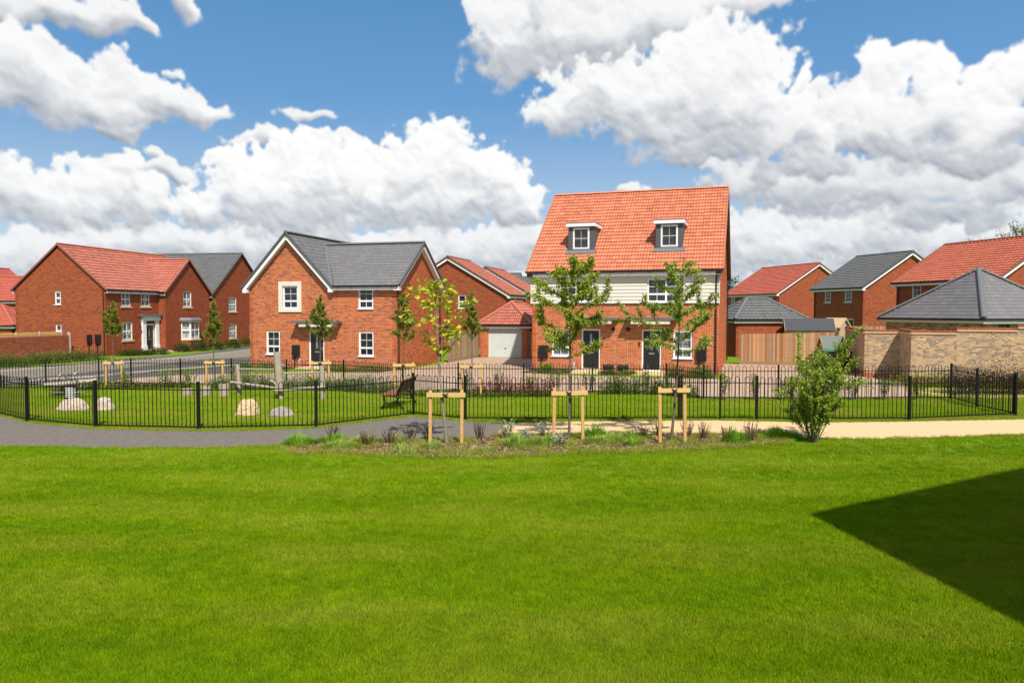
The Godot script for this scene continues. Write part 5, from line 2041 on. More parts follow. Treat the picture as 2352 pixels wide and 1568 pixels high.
func left_houses() -> void:
	rng.seed = 300
	var Z := Vector3.ZERO
	var R := Vector3.RIGHT
	var F := Vector3.FORWARD
	var lk := look(RED3, "mortar_dull")
	var h := house("brick_house", "red brick house with pink clay roof, side gable and white pillared front door", "house", -33.61, 50.10, 9.0)
	var w := 6.75
	var l := 11.5
	var g := [[3.0, 3.42, 3.45, 4.3, "n2", "grey", "white"], [3.0, 1.2, 3.45, 2.11, "n2", "grey", "white"]]
	brick_wall(h, Z, R, outline([0, 0, w, 0, w, 4.5, w / 2, 7.3, 0, 4.5]), holes(g), lk)
	windows(h, Z, R, g)
	for v in [4.52, 2.33]:
		var c := MB.new()
		c.box(Vector3(2.82, v - 0.06, 0.0), Vector3(3.63, v, 0.03))
		obj("brick_course", c, M.brick_plain, h)
	meter_box(h, Z, 5.41, 0.86, 5.74, 1.44)
	meter_box(h, Z, 6.02, 0.86, 6.4, 1.44)
	downpipe(h, Vector3(w - 0.1, 0, 0), 4.4, Vector3.BACK, 0.1)
	var s := [[1.55, 3.32, 2.5, 4.3, "s4", "curtain", "stone"], [3.62, 3.32, 4.6, 4.3, "s4", "curtain", "stone"], [1.6, 0.98, 2.66, 2.22, "s4", "curtain", "stone"]]
	var door := rect(4.0, 0.2, 5.05, 2.3)
	brick_wall(h, Vector3(w, 0, 0), F, outline([0, 0, 5.62, 0, 5.62, 4.5, 0, 4.5]), holes(s) + [door], lk)
	windows(h, Vector3(w, 0, 0), F, s)
	front_door(h, Vector3(w, 0, 0), F, rect(4.0, 0.2, 5.05, 2.02))
	var pm := MB.new()
	for t in [[3.6, 3.98], [5.07, 5.45]]:
		pm.box(Vector3(w + 0.01, 0.12, -t[1]), Vector3(w + 0.14, 2.3, -t[0]))
		pm.box(Vector3(w + 0.01, 0.12, -t[1] - 0.03), Vector3(w + 0.17, 0.55, -t[0] + 0.03))
	pm.box(Vector3(w + 0.01, 2.03, -5.07), Vector3(w + 0.05, 2.08, -3.98))
	pm.box(Vector3(w + 0.01, 2.3, -5.5), Vector3(w + 0.22, 2.64, -3.55))
	obj("door_surround", pm, M.upvc, h)
	var fl := MB.new()
	fl.box(Vector3(w - 0.06, 2.1, -5.04), Vector3(w - 0.03, 2.29, -4.01))
	obj("fanlight", fl, M.glass, h)
	var cm := MB.new()
	cm.box(Vector3(w + 0.005, 2.642, -5.72), Vector3(w + 0.36, 2.76, -3.33))
	obj("door_canopy", cm, M.lead, h)
	wall_lamp_side(h, Vector3(w + 0.01, 1.95, -3.35))
	for k in 3:
		step_stone(h, Vector3(w + 0.15 + k * 0.45, 0.0, -5.5), Vector3(w + 0.6 + k * 0.45, 0.19 - k * 0.06, -3.7))
	# gabled wing with the bay
	var x := 7.3
	var ww := 5.74
	brick_wall(h, Vector3(w, 0, -5.6), R, outline([0, 0, 0.55, 0, 0.55, 4.45, 0, 4.45]), [], lk)
	var u := [[2.2, 3.3, 3.3, 4.52, "s4", "curtain", "stone"]]
	brick_wall(h, Vector3(x, 0, -5.6), F, outline([0, 0, ww, 0, ww, 4.45, ww / 2, 6.8, 0, 4.45]), holes(u) + [rect(1.95, 0.8, 3.65, 2.2)], lk)
	windows(h, Vector3(x, 0, -5.6), F, u)
	bay(h, Vector3(x, 0, -5.6), lk)
	plain_wall(h, Vector3(x, 0, -5.6 - ww), Vector3.LEFT, outline([0, 0, 7.3, 0, 7.3, 4.45, 0, 4.45]), M.brick_plain)
	plain_wall(h, Vector3(0, 0, -l), Vector3.BACK, outline([0, 0, l, 0, l, 4.5, 0, 4.5]), M.brick_plain)
	plain_wall(h, Vector3(w, 0, -l), Vector3.LEFT, outline([0, 0, w, 0, w, 4.5, w / 2, 7.3, 0, 4.5]), M.brick_plain)
	gable_roof(h, Z, "z", w, l, 4.5, 7.35, 0.22, 0.1, 0.1, "pan_far", CLAY_PINK, CLAY_PINK[1], 300, "")
	half_roof(h, Vector3(3.4, 0, -5.6), 3.9, ww, 4.45, 6.85, 0.22, 0.12, 3.6, 0.45, "pan_far", CLAY_PINK, CLAY_PINK[1], 0, "")
	# the grey roofed house beyond
	rng.seed = 330
	var k := house("brick_house", "red brick house with grey tiled roof partly hidden behind the pink roofed house", "house", -33.82, 62.92, 9.0)
	var lk2 := look(RED3, "mortar_dull")
	var gw := [[2.6, 2.95, 3.85, 4.15, "s12", "curtain", "stone"], [2.61, 0.6, 3.85, 1.88, "s12", "curtain", "stone"], [6.1, 0.6, 7.3, 1.88, "s12", "curtain", "stone"]]
	brick_wall(k, Vector3(9, 0, 0), F, outline([0, 0, 9.4, 0, 9.4, 4.42, 4.7, 8.0, 0, 4.42]), holes(gw), lk2)
	windows(k, Vector3(9, 0, 0), F, gw)
	brick_wall(k, Z, R, outline([0, 0, 9, 0, 9, 4.42, 0, 4.42]), [], lk2)
	plain_wall(k, Vector3(0, 0, -9.4), Vector3.BACK, outline([0, 0, 9.4, 0, 9.4, 4.42, 4.7, 8.0, 0, 4.42]), M.brick_plain)
	gable_roof(k, Z, "x", 9, 9.4, 4.42, 8.0, 0.25, 0.12, 0.1, "pan_far", GREY, GREY[0], 0, "", false, true)
	# far left: red roofs at the edge
	rng.seed = 350
	var f := house("brick_house", "red roofed brick house at the left edge behind the pink roofed house", "house", -60.0, 75.0, 4.0)
	brick_wall(f, Vector3(8, 0, 0), R, outline([0, 0, 7, 0, 7, 4.1, 0, 4.1]), [], lk2)
	plain_wall(f, Vector3(15, 0, 0), F, outline([0, 0, 7, 0, 7, 4.1, 3.5, 6.4, 0, 4.1]), M.brick_plain)
	plain_wall(f, Vector3(0, 0, 1.0), R, outline([0, 0, 8, 0, 8, 4.1, 4, 7.6, 0, 4.1]), M.brick_plain)
	gable_roof(f, Z, "x", 15, 7, 4.1, 6.5, 0.3, 0.1, 0.1, "pan_far", CLAY_FAR, CLAY_FAR[1], 0, "white", false, true)
	gable_roof(f, Vector3(0, 0, 1.0), "z", 8, 8, 4.1, 7.5, 0.3, 0.1, 0.1, "pan_far", CLAY_FAR, CLAY_FAR[1], 0, "", false)
	rng.seed = 360
	var t := house("garage", "small red roofed garage at the left edge above the garden wall", "garage", -47.5, 62.0, 0.0)
	brick_wall(t, Z, R, outline([0, 0, 5.6, 0, 5.6, 1.9, 0, 1.9]), [], lk2)
	plain_wall(t, Vector3(5.6, 0, 0), F, outline([0, 0, 5, 0, 5, 1.9, 0, 1.9]), M.brick_plain)
	hip_roof(t, Z, 5.6, 5, 1.85, 3.4, 0.25, "pan_far", CLAY_FAR, CLAY_FAR[1])
	# garden wall with panels above it
	rng.seed = 370
	var A := Vector2(-31.5, 38.6)
	var B := Vector2(-29.11, 48.55)
	var len := A.distance_to(B)
	var turn := atan2(B.y - A.y, B.x - A.x)
	var gwall := thing("garden_wall", "red brick garden wall at the left edge, timber panels above it", "wall", W(A.x, A.y), turn)
	brick_wall(gwall, Z, R, outline([0, 0, len, 0, len, 1.33, 0, 1.33]), [], look([Color(0.30, 0.085, 0.042), Color(0.27, 0.075, 0.04), Color(0.23, 0.065, 0.036), Color(0.19, 0.06, 0.04)], "mortar_dull"), 300)
	for i in int(len / 0.075):
		var c := MB.new()
		c.box(Vector3(i * 0.075 + 0.004, 1.332, -0.21), Vector3(i * 0.075 + 0.069, 1.44, 0.012))
		obj("coping_brick", c, M.brick_plain, gwall)
	var ep := MB.new()
	ep.bevel(Vector3(len, 0, -0.14), Vector3(len + 0.12, 1.6, 0.02), 0.012)
	obj("end_post", ep, M.concrete, gwall)
	var pf := thing("timber_fence", "timber panel fence with pale concrete posts above the garden wall", "fence", W(A.x - 0.4, A.y), turn)
	for i in 7:
		var c := MB.new()
		c.bevel(Vector3(i * 1.68, 0, -0.06), Vector3(i * 1.68 + 0.09, 1.7, 0.04), 0.01)
		obj("post", c, M.concrete, pf)
	for i in 6:
		var c := MB.new()
		for q in 10:
			c.hexa([Vector3(i * 1.68 + 0.1, 0.9 + q * 0.075, 0.02), Vector3(i * 1.68 + 1.67, 0.9 + q * 0.075, 0.02), Vector3(i * 1.68 + 1.67, 0.9 + q * 0.075, -0.02), Vector3(i * 1.68 + 0.1, 0.9 + q * 0.075, -0.02), Vector3(i * 1.68 + 0.1, 0.973 + q * 0.075, 0.0), Vector3(i * 1.68 + 1.67, 0.973 + q * 0.075, 0.0), Vector3(i * 1.68 + 1.67, 0.973 + q * 0.075, -0.02), Vector3(i * 1.68 + 0.1, 0.973 + q * 0.075, -0.02)])
		obj("panel", c, M.stake, pf)


func wall_lamp_side(par: Node, at: Vector3) -> void:
	var m := MB.new()
	m.tube([at, at + Vector3(0.12, 0.02, 0), at + Vector3(0.14, -0.06, 0), at + Vector3(0.14, -0.2, 0)], [0.02, 0.02, 0.05, 0.035], 8)
	obj("wall_lamp", m, M.black_plastic, par)


# the splayed bay window on the wing; O is the wing's wall corner, the wall runs back along -z and faces +x
func bay(par: Node, O: Vector3, lk: Dictionary) -> void:
	var plan := [Vector3(0, 0, -1.9), Vector3(0.55, 0, -2.25), Vector3(0.55, 0, -3.4), Vector3(0, 0, -3.75)]
	var rings := [[], []]
	for i in 3:
		var a: Vector3 = O + plan[i]
		var b: Vector3 = O + plan[i + 1]
		var u := (b - a).normalized()
		var l := a.distance_to(b)
		brick_wall(par, a, u, outline([0, 0, l, 0, l, 0.74, 0, 0.74]), [], lk)
		var o := window(par, a, u, rect(0.0, 0.85, l, 2.22), "s4", "curtain", "stone", 0.0)
		o.name = "bay_window"
	var m := MB.new()
	var big := [Vector3(-0.02, 2.24, -1.65), Vector3(0.75, 2.24, -2.12), Vector3(0.75, 2.24, -3.53), Vector3(-0.02, 2.24, -4.0)]
	var mid := []
	var small := []
	for p in big:
		mid.append(O + p + Vector3(0, 0.09, 0))
		small.append(O + Vector3(p.x * 0.72, 2.48, -2.82 + (p.z + 2.82) * 0.9))
	var lo := []
	for p in big:
		lo.append(O + p)
	m.loft([[lo[3], lo[0], lo[1], lo[2]], [mid[3], mid[0], mid[1], mid[2]], [small[3], small[0], small[1], small[2]]])
	obj("bay_roof", m, M.lead, par)
	var f := MB.new()
	var fl := []
	var fh := []
	for p in big:
		fl.append(O + Vector3(p.x * 0.86, 2.2, -2.82 + (p.z + 2.82) * 0.94))
		fh.append(O + Vector3(p.x * 0.92, 2.239, -2.82 + (p.z + 2.82) * 0.97))
	f.loft([[fl[3], fl[0], fl[1], fl[2]], [fh[3], fh[0], fh[1], fh[2]]])
	obj("bay_cornice", f, M.upvc, par)


func middle_houses() -> void:
	rng.seed = 400
	var Z := Vector3.ZERO
	var R := Vector3.RIGHT
	var F := Vector3.FORWARD
	var lk := look(RED3, "mortar_dull")
	var h := house("brick_house", "red brick gable house with white bargeboards behind the garage, one small window", "house", -9.86, 60.65, 15.5)
	var w := 9.9
	var g := [[5.77, 3.2, 6.42, 4.28, "n2", "dark", "white"]]
	brick_wall(h, Z, R, outline([0, 0, w, 0, w, 4.3, w / 2, 7.2, 0, 4.3]), holes(g), lk)
	windows(h, Z, R, g)
	var s := [[0.45, 3.2, 1.0, 4.1, "n2", "dark", "white"], [2.0, 3.2, 2.6, 4.1, "n2", "dark", "white"]]
	brick_wall(h, Vector3(w, 0, 0), F, outline([0, 0, 5.1, 0, 5.1, 4.3, 0, 4.3]), holes(s), lk)
	windows(h, Vector3(w, 0, 0), F, s)
	plain_wall(h, Vector3(0, 0, -5.1), Vector3.BACK, outline([0, 0, 5.1, 0, 5.1, 4.3, 0, 4.3]), M.brick_plain)
	gable_roof(h, Z, "z", w, 5.1, 4.3, 7.22, 0.25, 0.22, 0.2, "pan_far", CLAY_PINK, Color(0.2, 0.075, 0.055), 0, "white", false)
	downpipe(h, Vector3(w, 0, -5.0), 4.2, R, 0.1)
	rng.seed = 410
	var k := house("brick_house", "second red brick gable house with white bargeboard just behind the first", "house", -7.16, 69.32, 15.5)
	brick_wall(k, Z, R, outline([0, 0, w, 0, w, 4.0, w / 2, 6.9, 0, 4.0]), [], lk)
	plain_wall(k, Vector3(w, 0, 0), F, outline([0, 0, 6, 0, 6, 4.0, 0, 4.0]), M.brick_plain)
	gable_roof(k, Z, "z", w, 6, 4.0, 6.9, 0.25, 0.2, 0.2, "pan_far", CLAY_PINK, Color(0.2, 0.075, 0.055), 0, "white", false)
	rng.seed = 420
	var m := house("brick_house", "distant house showing only its grey roof left of the town houses", "house", -2.2, 86.0, 15.5)
	brick_wall(m, Z, R, outline([0, 0, 9, 0, 9, 4.0, 0, 4.0]), [], lk)
	plain_wall(m, Vector3(9, 0, 0), F, outline([0, 0, 8, 0, 8, 4.0, 4, 6.9, 0, 4.0]), M.brick_plain)
	plain_wall(m, Vector3(0, 0, -8), Vector3.BACK, outline([0, 0, 8, 0, 8, 4.0, 4, 6.9, 0, 4.0]), M.brick_plain)
	gable_roof(m, Z, "x", 9, 8, 4.0, 6.95, 0.25, 0.1, 0.1, "pan_far", GREY, GREY[0], 0, "", false, true)
	gable_roof(m, Vector3(-1.6, 0, -3), "x", 3.4, 5, 4.6, 7.5, 0.25, 0.1, 0.1, "pan_far", GREY, GREY[0], 0, "", false, true)


func right_houses() -> void:
	var Z := Vector3.ZERO
	var R := Vector3.RIGHT
	var F := Vector3.FORWARD
	var specs := [
		["brick_house", "brick house with dark grey tiled roof between the two red roofs on the right", 28.67, 60.48, 9.4, 6.0, 5.0, 7.85, GREY, [[1.4, 3.72, 2.2, 4.85, "g6", "red", "white"], [3.86, 3.72, 4.7, 4.85, "g6", "red", "white"], [3.75, 0.05, 5.0, 2.35, "g4", "dark", ""]]],
		["brick_house", "far brick house with dull red roof, left of the grey roofed house", 28.46, 79.39, 10.2, 10.0, 4.95, 8.1, CLAY_FAR, [[1.1, 3.75, 1.95, 4.78, "g6", "grey", "white"], [3.6, 4.2, 4.1, 4.78, "n1", "grey", "white"], [6.1, 4.2, 6.65, 4.78, "n1", "grey", "white"], [8.35, 4.0, 9.2, 4.78, "g4", "grey", "white"]]],
		["brick_house", "large brick house with bright red roof at the right edge", 28.03, 42.73, 8.4, 7.55, 4.95, 7.45, CLAY_FAR, [[1.3, 3.62, 2.05, 4.76, "g6", "red", "white"], [3.6, 3.62, 4.35, 4.76, "g6", "red", "white"]]],
	]
	for i in specs.size():
		var s: Array = specs[i]
		rng.seed = 500 + i * 10
		var h := house(s[0], s[1], "house", s[2], s[3], -16.0)
		var w: float = s[4]
		var l: float = s[5]
		var e: float = s[6]
		var rh: float = s[7]
		var lk := look(RED3, "mortar_dull")
		brick_wall(h, Vector3(0, 0, -l), Vector3.BACK, outline([0, 0, l, 0, l, e, 0, e]), holes(s[9]), lk)
		windows(h, Vector3(0, 0, -l), Vector3.BACK, s[9])
		brick_wall(h, Z, R, outline([0, 0, w, 0, w, e, w / 2, rh - 0.1, 0, e]), [], lk)
		plain_wall(h, Vector3(w, 0, 0), F, outline([0, 0, l, 0, l, e, 0, e]), M.brick_plain)
		plain_wall(h, Vector3(w, 0, -l), Vector3.LEFT, outline([0, 0, w, 0, w, e, w / 2, rh - 0.1, 0, e]), M.brick_plain)
		var pal: Array = s[8] if i != 2 else [Color(0.405, 0.110, 0.064), Color(0.425, 0.118, 0.068), Color(0.38, 0.102, 0.06)]
		var rt: Color = pal[0] if i == 0 else Color(0.30, 0.09, 0.06)
		gable_roof(h, Z, "z", w, l, e, rh, 0.3, 0.25, 0.2, "pan_far", pal, rt, 0, "white", false)
		downpipe(h, Vector3(0.1, 0, 0) if i == 1 else Vector3(0, 0, -l + 0.2), e - 0.1, Vector3.BACK if i == 1 else Vector3.LEFT, 0.1)
	# buff brick garage with the pyramid roof
	rng.seed = 540
	var g := house("garage", "buff brick garage with slate pyramid roof behind the buff garden wall", "garage", 22.3, 35.0, -16.0)
	var bl := look(BUFF_DARK, "mortar_buff")
	var gl := 6.05
	brick_wall(g, Vector3(0, 0, -gl), Vector3.BACK, outline([0, 0, gl, 0, gl, 2.8, 0, 2.8]), [], bl)
	var dq := rect(0.9, 1.1, 1.65, 2.6)
	brick_wall(g, Z, R, outline([0, 0, 6.1, 0, 6.1, 2.8, 0, 2.8]), [dq], bl)
	var dw := window(g, Z, R, dq, "n1", "dark", "")
	dw.material_override = M.black_plastic
	plain_wall(g, Vector3(6.1, 0, 0), F, outline([0, 0, gl, 0, gl, 2.8, 0, 2.8]), M.mortar_buff)
	plain_wall(g, Vector3(6.1, 0, -gl), Vector3.LEFT, outline([0, 0, 6.1, 0, 6.1, 2.8, 0, 2.8]), M.mortar_buff)
	hip_roof(g, Z, 6.1, gl, 2.78, 5.1, 0.3, "slate", SLATE, GREY[2] * 1.15, 300)
	# low garage with a hipped grey roof beyond the timber fence
	rng.seed = 550
	var k := house("garage", "low brick garage with grey hipped roof beyond the timber fence", "garage", 14.55, 48.0, -12.0)
	var kl := look(RED3, "mortar_dull")
	brick_wall(k, Z, R, outline([0, 0, 4.9, 0, 4.9, 2.55, 0, 2.55]), [], kl)
	brick_wall(k, Vector3(0, 0, -3.4), Vector3.BACK, outline([0, 0, 3.4, 0, 3.4, 2.55, 0, 2.55]), [], kl)
	plain_wall(k, Vector3(4.9, 0, 0), F, outline([0, 0, 3.4, 0, 3.4, 2.55, 0, 2.55]), M.brick_plain)
	hip_roof(k, Z, 4.9, 3.4, 2.52, 3.75, 0.22, "pan_far", GREY, GREY[1])
	# stepped buff garden wall
	rng.seed = 560
	var bw := thing("garden_wall", "stepped buff brick garden wall with red soldier coping on the right", "wall", W(15.97, 33.45), deg_to_rad(-18.0))
	var wl := look(BUFF, "mortar_buff", [Color(0.36, 0.10, 0.05), Color(0.32, 0.085, 0.045), Color(0.28, 0.075, 0.04)])
	wl.flamed = true
	bl.flamed = true
	var runs := [
		# origin, direction, length, height, singles
		[Vector3(0, 0, -7.4), Vector3.BACK, 7.4, 2.0, 0],
		[Z, R, 1.42, 2.0, 70],
		[Vector3(1.42, 0, 0), Vector3.BACK, 2.5, 2.04, 0],
		[Vector3(1.42, 0, 2.5), R, 1.67, 2.04, 90],
		[Vector3(3.09, 0, 2.5), R, 2.13, 2.17, 120],
		[Vector3(5.22, 0, 2.5), R, 6.0, 2.3, 20],
	]
	for r in runs:
		var O: Vector3 = r[0]
		var U: Vector3 = r[1]
		var N := U.cross(Vector3.UP)
		var L: float = r[2]
		var H: float = r[3]
		brick_wall(bw, O, U, outline([0, 0, L, 0, L, H, 0, H]), [], wl, r[4], 0.22)
		var c := MB.new()
		c.beam(O + Vector3(0, H + 0.03, 0) - N * 0.1, O + U * L + Vector3(0, H + 0.03, 0) - N * 0.1, N * 0.3, Vector3.UP * 0.055)
		obj("coping_tile", c, M.stone, bw)
		for i in int(L / 0.075):
			var b := MB.new()
			b.beam(O + U * (i * 0.075 + 0.004) + Vector3(0, H + 0.11, 0) - N * 0.1, O + U * (i * 0.075 + 0.069) + Vector3(0, H + 0.11, 0) - N * 0.1, N * 0.225, Vector3.UP * 0.102)
			obj("coping_brick", b, M.coping_a if rng.randf() < 0.6 else M.coping_b, bw)
	# the house behind the viewer whose gable shades the lawn on the right
	rng.seed = 580
	var o := house("brick_house", "brick house beside the lawn, outside the picture, its gable shadow on the grass", "house", 5.85, 6.54, -7.0)
	plain_wall(o, Z, R, outline([0, 0, 13, 0, 13, 5.2, 6.5, 8.45, 0, 5.2]), M.brick_plain)
	var hb := MB.new()
	hb.box(Vector3(0, 0, 0.2), Vector3(13, 5.2, 9))
	obj("wall", hb, M.brick_plain, o)
	var hr := MB.new()
	hr.loft([[Vector3(-0.2, 5.2, 9), Vector3(13.2, 5.2, 9), Vector3(13.2, 5.2, -0.1), Vector3(-0.2, 5.2, -0.1)], [Vector3(6.5, 8.5, 9), Vector3(6.51, 8.5, 9), Vector3(6.51, 8.5, -0.1), Vector3(6.5, 8.5, -0.1)]])
	obj("roof", hr, M.underlay, o)


func fences_and_sheds() -> void:
	rng.seed = 600
	var warm := [Color(0.44, 0.25, 0.115), Color(0.50, 0.30, 0.15), Color(0.38, 0.20, 0.085), Color(0.46, 0.32, 0.21), Color(0.41, 0.27, 0.165)]
	var pale := [Color(0.36, 0.265, 0.165), Color(0.40, 0.30, 0.19), Color(0.33, 0.24, 0.15)]
	var dull := [Color(0.16, 0.115, 0.075), Color(0.19, 0.135, 0.09), Color(0.14, 0.10, 0.068)]  # shade on the far fence is put into these board colours
	board_fence("new brown timber fence behind the drive, left of the buff wall", 12.78, 41.52, 17.55, 39.95, 1.7, 1.86, warm)
	board_fence("timber fence with shade painted into its boards, closing the small lawn beside the town houses", 16.55, 58.6, 22.0, 55.6, 1.62, 1.62, dull)
	board_fence("timber fence behind the shed roofs, below the grey roofed house", 20.7, 48.6, 24.6, 48.0, 2.0, 2.0, pale)
	board_fence("short timber fence rising behind the buff wall coping, below the slate garage roof", 18.3, 36.9, 20.35, 36.1, 1.92, 2.1, pale)
	board_fence("pale timber fence along the drive between the corner house and the garage", -3.71, 42.83, -2.15, 47.9, 1.75, 1.75, pale)
	board_fence("narrow timber gate panel between the garage and the town houses", 1.15, 46.45, 3.6, 45.8, 1.7, 1.7, warm)
	small_shed("garden_shed", "wide garden shed with dark felt roof rising above the brown timber fence", 17.5, 47.0, 15.0, 2.75, 1.9, 1.85, 2.52, M.shed_wood, M.felt)
	small_shed("storage_shed", "small pink boarded store with green felt roof at the end of the drive", 16.55, 39.0, 4.0, 0.95, 1.0, 1.12, 1.66, M.shed_pink, M.felt_green)
	var p := small_shed("playhouse", "open fronted timber playhouse gable beside the wide garden shed", 20.3, 48.2, 60.0, 1.2, 0.95, 2.05, 2.55, M.step_wood, M.shed_wood)
	p.set_meta("category", "playhouse")
	wheelie_bin("black wheelie bin standing by the buff wall", 16.28, 36.3, 0.3, M.bin)
	wheelie_bin("black wheelie bin with green lid beside the pink store", 15.95, 37.3, -0.1, M.bin_green)
	# railings
	rng.seed = 640
	var a := railing("railing", "near bow-top railing curving along the asphalt path, left part", [[-21.4, 28.2], [-19.4, 25.7], [-17.4, 23.3], [-15.7, 21.9], [-13.17, 19.98], [-10.71, 18.92], [-7.91, 18.56], [-5.05, 18.97]], 1.18)
	railing("railing", "short bow-top railing behind the bench, slanting back to the path corner", [[-5.05, 18.97], [-2.84, 21.2]], 1.18, 0.23, 0.06, false, true)
	railing("railing", "short bow-top railing slanting forward, left of the first staked tree", [[-2.84, 21.2], [-1.28, 20.2]], 1.18, 0.23, 0.06, false, true)
	railing("railing", "near straight bow-top railing between the path corner and the gates", [[-1.28, 20.2], [1.61, 20.2], [4.59, 20.25]], 1.18, 0.23, 0.06, false, true)
	railing("gate", "left leaf of the low bow-top double gate", [[4.66, 20.25], [5.68, 20.3]], 1.2, 0.25, 0.05, true, false)
	railing("gate", "right leaf of the low bow-top double gate", [[5.74, 20.3], [6.66, 20.26]], 1.2, 0.25, 0.05, true, false)
	railing("railing", "near straight bow-top railing from the gates to the right corner", [[6.73, 20.25], [7.66, 20.15], [10.91, 20.2], [14.43, 21.1]], 1.18, 0.235)
	railing("railing", "bow-top railing running back at the right end of the enclosure", [[14.43, 21.1], [14.55, 23.05], [14.95, 25.1]], 1.18, 0.23, 0.06, false, true)
	railing("railing", "rear bow-top railing in front of the buff wall", [[6.5, 25.0], [9.0, 24.9], [11.6, 24.9], [14.95, 25.1]], 1.14, 0.235, 0.055, true, false)
	railing("railing", "rear bow-top railing in front of the town houses", [[-2.0, 27.4], [0.43, 27.0], [2.95, 27.0], [5.65, 27.0], [6.5, 25.0]], 1.05, 0.22, 0.055, true, false)
	railing("railing", "rear bow-top railing in front of the slate roofed corner house", [[-11.3, 29.7], [-8.9, 29.1], [-6.6, 28.9], [-4.0, 27.0], [-2.0, 27.4]], 1.05, 0.22, 0.055, true, false)
	railing("railing", "rear bow-top railing along the road, left part", [[-21.4, 28.2], [-17.9, 28.3], [-16.7, 29.8], [-15.5, 30.0], [-13.4, 29.8], [-11.3, 29.7]], 1.05, 0.22, 0.055, false, false)


func play_area() -> void:
	rng.seed = 700
	boulder("broad pinkish boulder in front of the spring rocker", -13.33, 22.4, Vector3(0.5, 0.36, 0.36), 701, M.rock_pink)
	boulder("smaller pinkish boulder right of the broad one", -12.4, 22.4, Vector3(0.31, 0.40, 0.3), 702, M.rock_pink)
	boulder("tall sandy boulder in front of the timber climbing posts", -7.65, 21.3, Vector3(0.38, 0.46, 0.32), 716, M.rock_sand)
	boulder("low grey boulder right of the sandy one", -6.6, 21.1, Vector3(0.38, 0.26, 0.28), 704, M.rock_grey)
	for k in [[-11.59, 26.3, 0.23, 0.185, "lowest of the three upright log stepping stumps, on the left"], [-10.87, 26.15, 0.32, 0.175, "middle of the three upright log stepping stumps"], [-10.16, 26.0, 0.43, 0.18, "tallest of the three upright log stepping stumps, on the right"]]:
		var m := MB.new()
		m.tube([Vector3(0, -0.03, 0), Vector3(0.005, k[2] * 0.5, 0), Vector3(0, k[2] - 0.02, 0), Vector3(0, k[2], 0)], [k[3] * 1.03, k[3] * 0.99, k[3], k[3] * 0.93], 18)
		var o := obj("log_stump", m, M.log)
		o.position = W(k[0], k[1])
		tag(o, k[4], "log stump", "log stepping stumps")
	# timber climbing posts with rails and ropes of round wood
	var c := thing("timber_climbing_structure", "weathered timber climbing frame of three posts and four round rails", "climbing frame", W(-8.0, 25.3))
	var b := W(-8.0, 25.3)
	var p1 := W(-9.75, 26.35) - b
	var p2 := W(-7.9, 25.15) - b
	var p3 := W(-6.42, 25.0) - b
	log_post(c, "post", p1, p1 + Vector3(-0.05, 1.1, 0), 0.075, 0.07, M.log)
	log_post(c, "post", p3, p3 + Vector3(-0.03, 1.14, 0), 0.085, 0.075, M.log)
	log_post(c, "post", p2 + Vector3(0.02, 0, 0), p2 + Vector3(-0.03, 0.75, 0), 0.085, 0.1, M.log)
	log_post(c, "post", p2 + Vector3(-0.05, 0.55, 0), p2 + Vector3(-0.08, 1.58, 0.02), 0.12, 0.135, M.log, 14)
	log_post(c, "rail", p1 + Vector3(-0.03, 0.93, 0), p2 + Vector3(0, 1.0, -0.1), 0.032, 0.03, M.log, 8)
	log_post(c, "rail", p2 + Vector3(0.1, 0.88, 0), p3 + Vector3(0.12, 0.93, 0), 0.032, 0.03, M.log, 8)
	log_post(c, "rail", p1 + Vector3(-0.25, 0.46, 0.1), p2 + Vector3(-0.08, 0.38, 0.12), 0.055, 0.045, M.log, 8)
	log_post(c, "rail", p2 + Vector3(-0.18, 0.3, 0.16), p3 + Vector3(0.1, 0.42, 0.1), 0.05, 0.06, M.log, 8)
	log_post(c, "footrest", p2 + Vector3(-0.32, 0.66, 0.1), p2 + Vector3(-0.05, 0.4, 0.0), 0.05, 0.05, M.log, 8)
	log_post(c, "peg", p2 + Vector3(0.0, 1.17, 0.0), p2 + Vector3(0.18, 1.13, 0.0), 0.025, 0.02, M.log, 6)
	# spring rocker: a log on a coil spring with chrome handles and foot bars
	var s := thing("spring_rocker", "log spring rocker on a coil spring with chrome handles", "spring rocker", W(-15.1, 25.2))
	var coil := MB.new()
	var path := []
	var rad := []
	for k in 73:
		var t := k / 72.0
		path.append(Vector3(cos(t * TAU * 5.5) * 0.14, 0.06 + t * 0.34, sin(t * TAU * 5.5) * 0.14))
		rad.append(0.02)
	coil.tube(path, rad, 6)
	obj("spring", coil, M.spring_paint, s)
	var pl := MB.new()
	pl.tube([Vector3(0, 0, 0), Vector3(0, 0.05, 0)], [0.18, 0.18], 16)
	pl.tube([Vector3(0, 0.4, 0), Vector3(0, 0.45, 0)], [0.15, 0.15], 16)
	obj("plate", pl, M.black_plastic, s)
	log_post(s, "log_seat", Vector3(-0.78, 0.48, 0.2), Vector3(0.78, 0.61, -0.2), 0.08, 0.07, M.log)
	for k in [-0.24, 0.27]:
		var hm := MB.new()
		var y: float = 0.60 + k * 0.08
		hm.tube([Vector3(k, y, 0.08), Vector3(k - 0.07, y + 0.22, 0.16), Vector3(k, y + 0.3, 0.05), Vector3(k + 0.07, y + 0.22, -0.12), Vector3(k, y, -0.08)], [0.02, 0.02, 0.02, 0.02, 0.02], 8)
		obj("handle", hm, M.chrome, s)
	for k in [-1.0, 1.0]:
		var fm := MB.new()
		fm.tube([Vector3(k * 0.4, 0.5, 0.06), Vector3(k * 0.36, 0.3, 0.1), Vector3(k * 0.34, 0.24, 0.12)], [0.018, 0.018, 0.018], 6)
		fm.tube([Vector3(k * 0.16, 0.24, 0.14), Vector3(k * 0.6, 0.23, 0.1)], [0.022, 0.022], 6)
		obj("foot_bar", fm, M.silver, s)
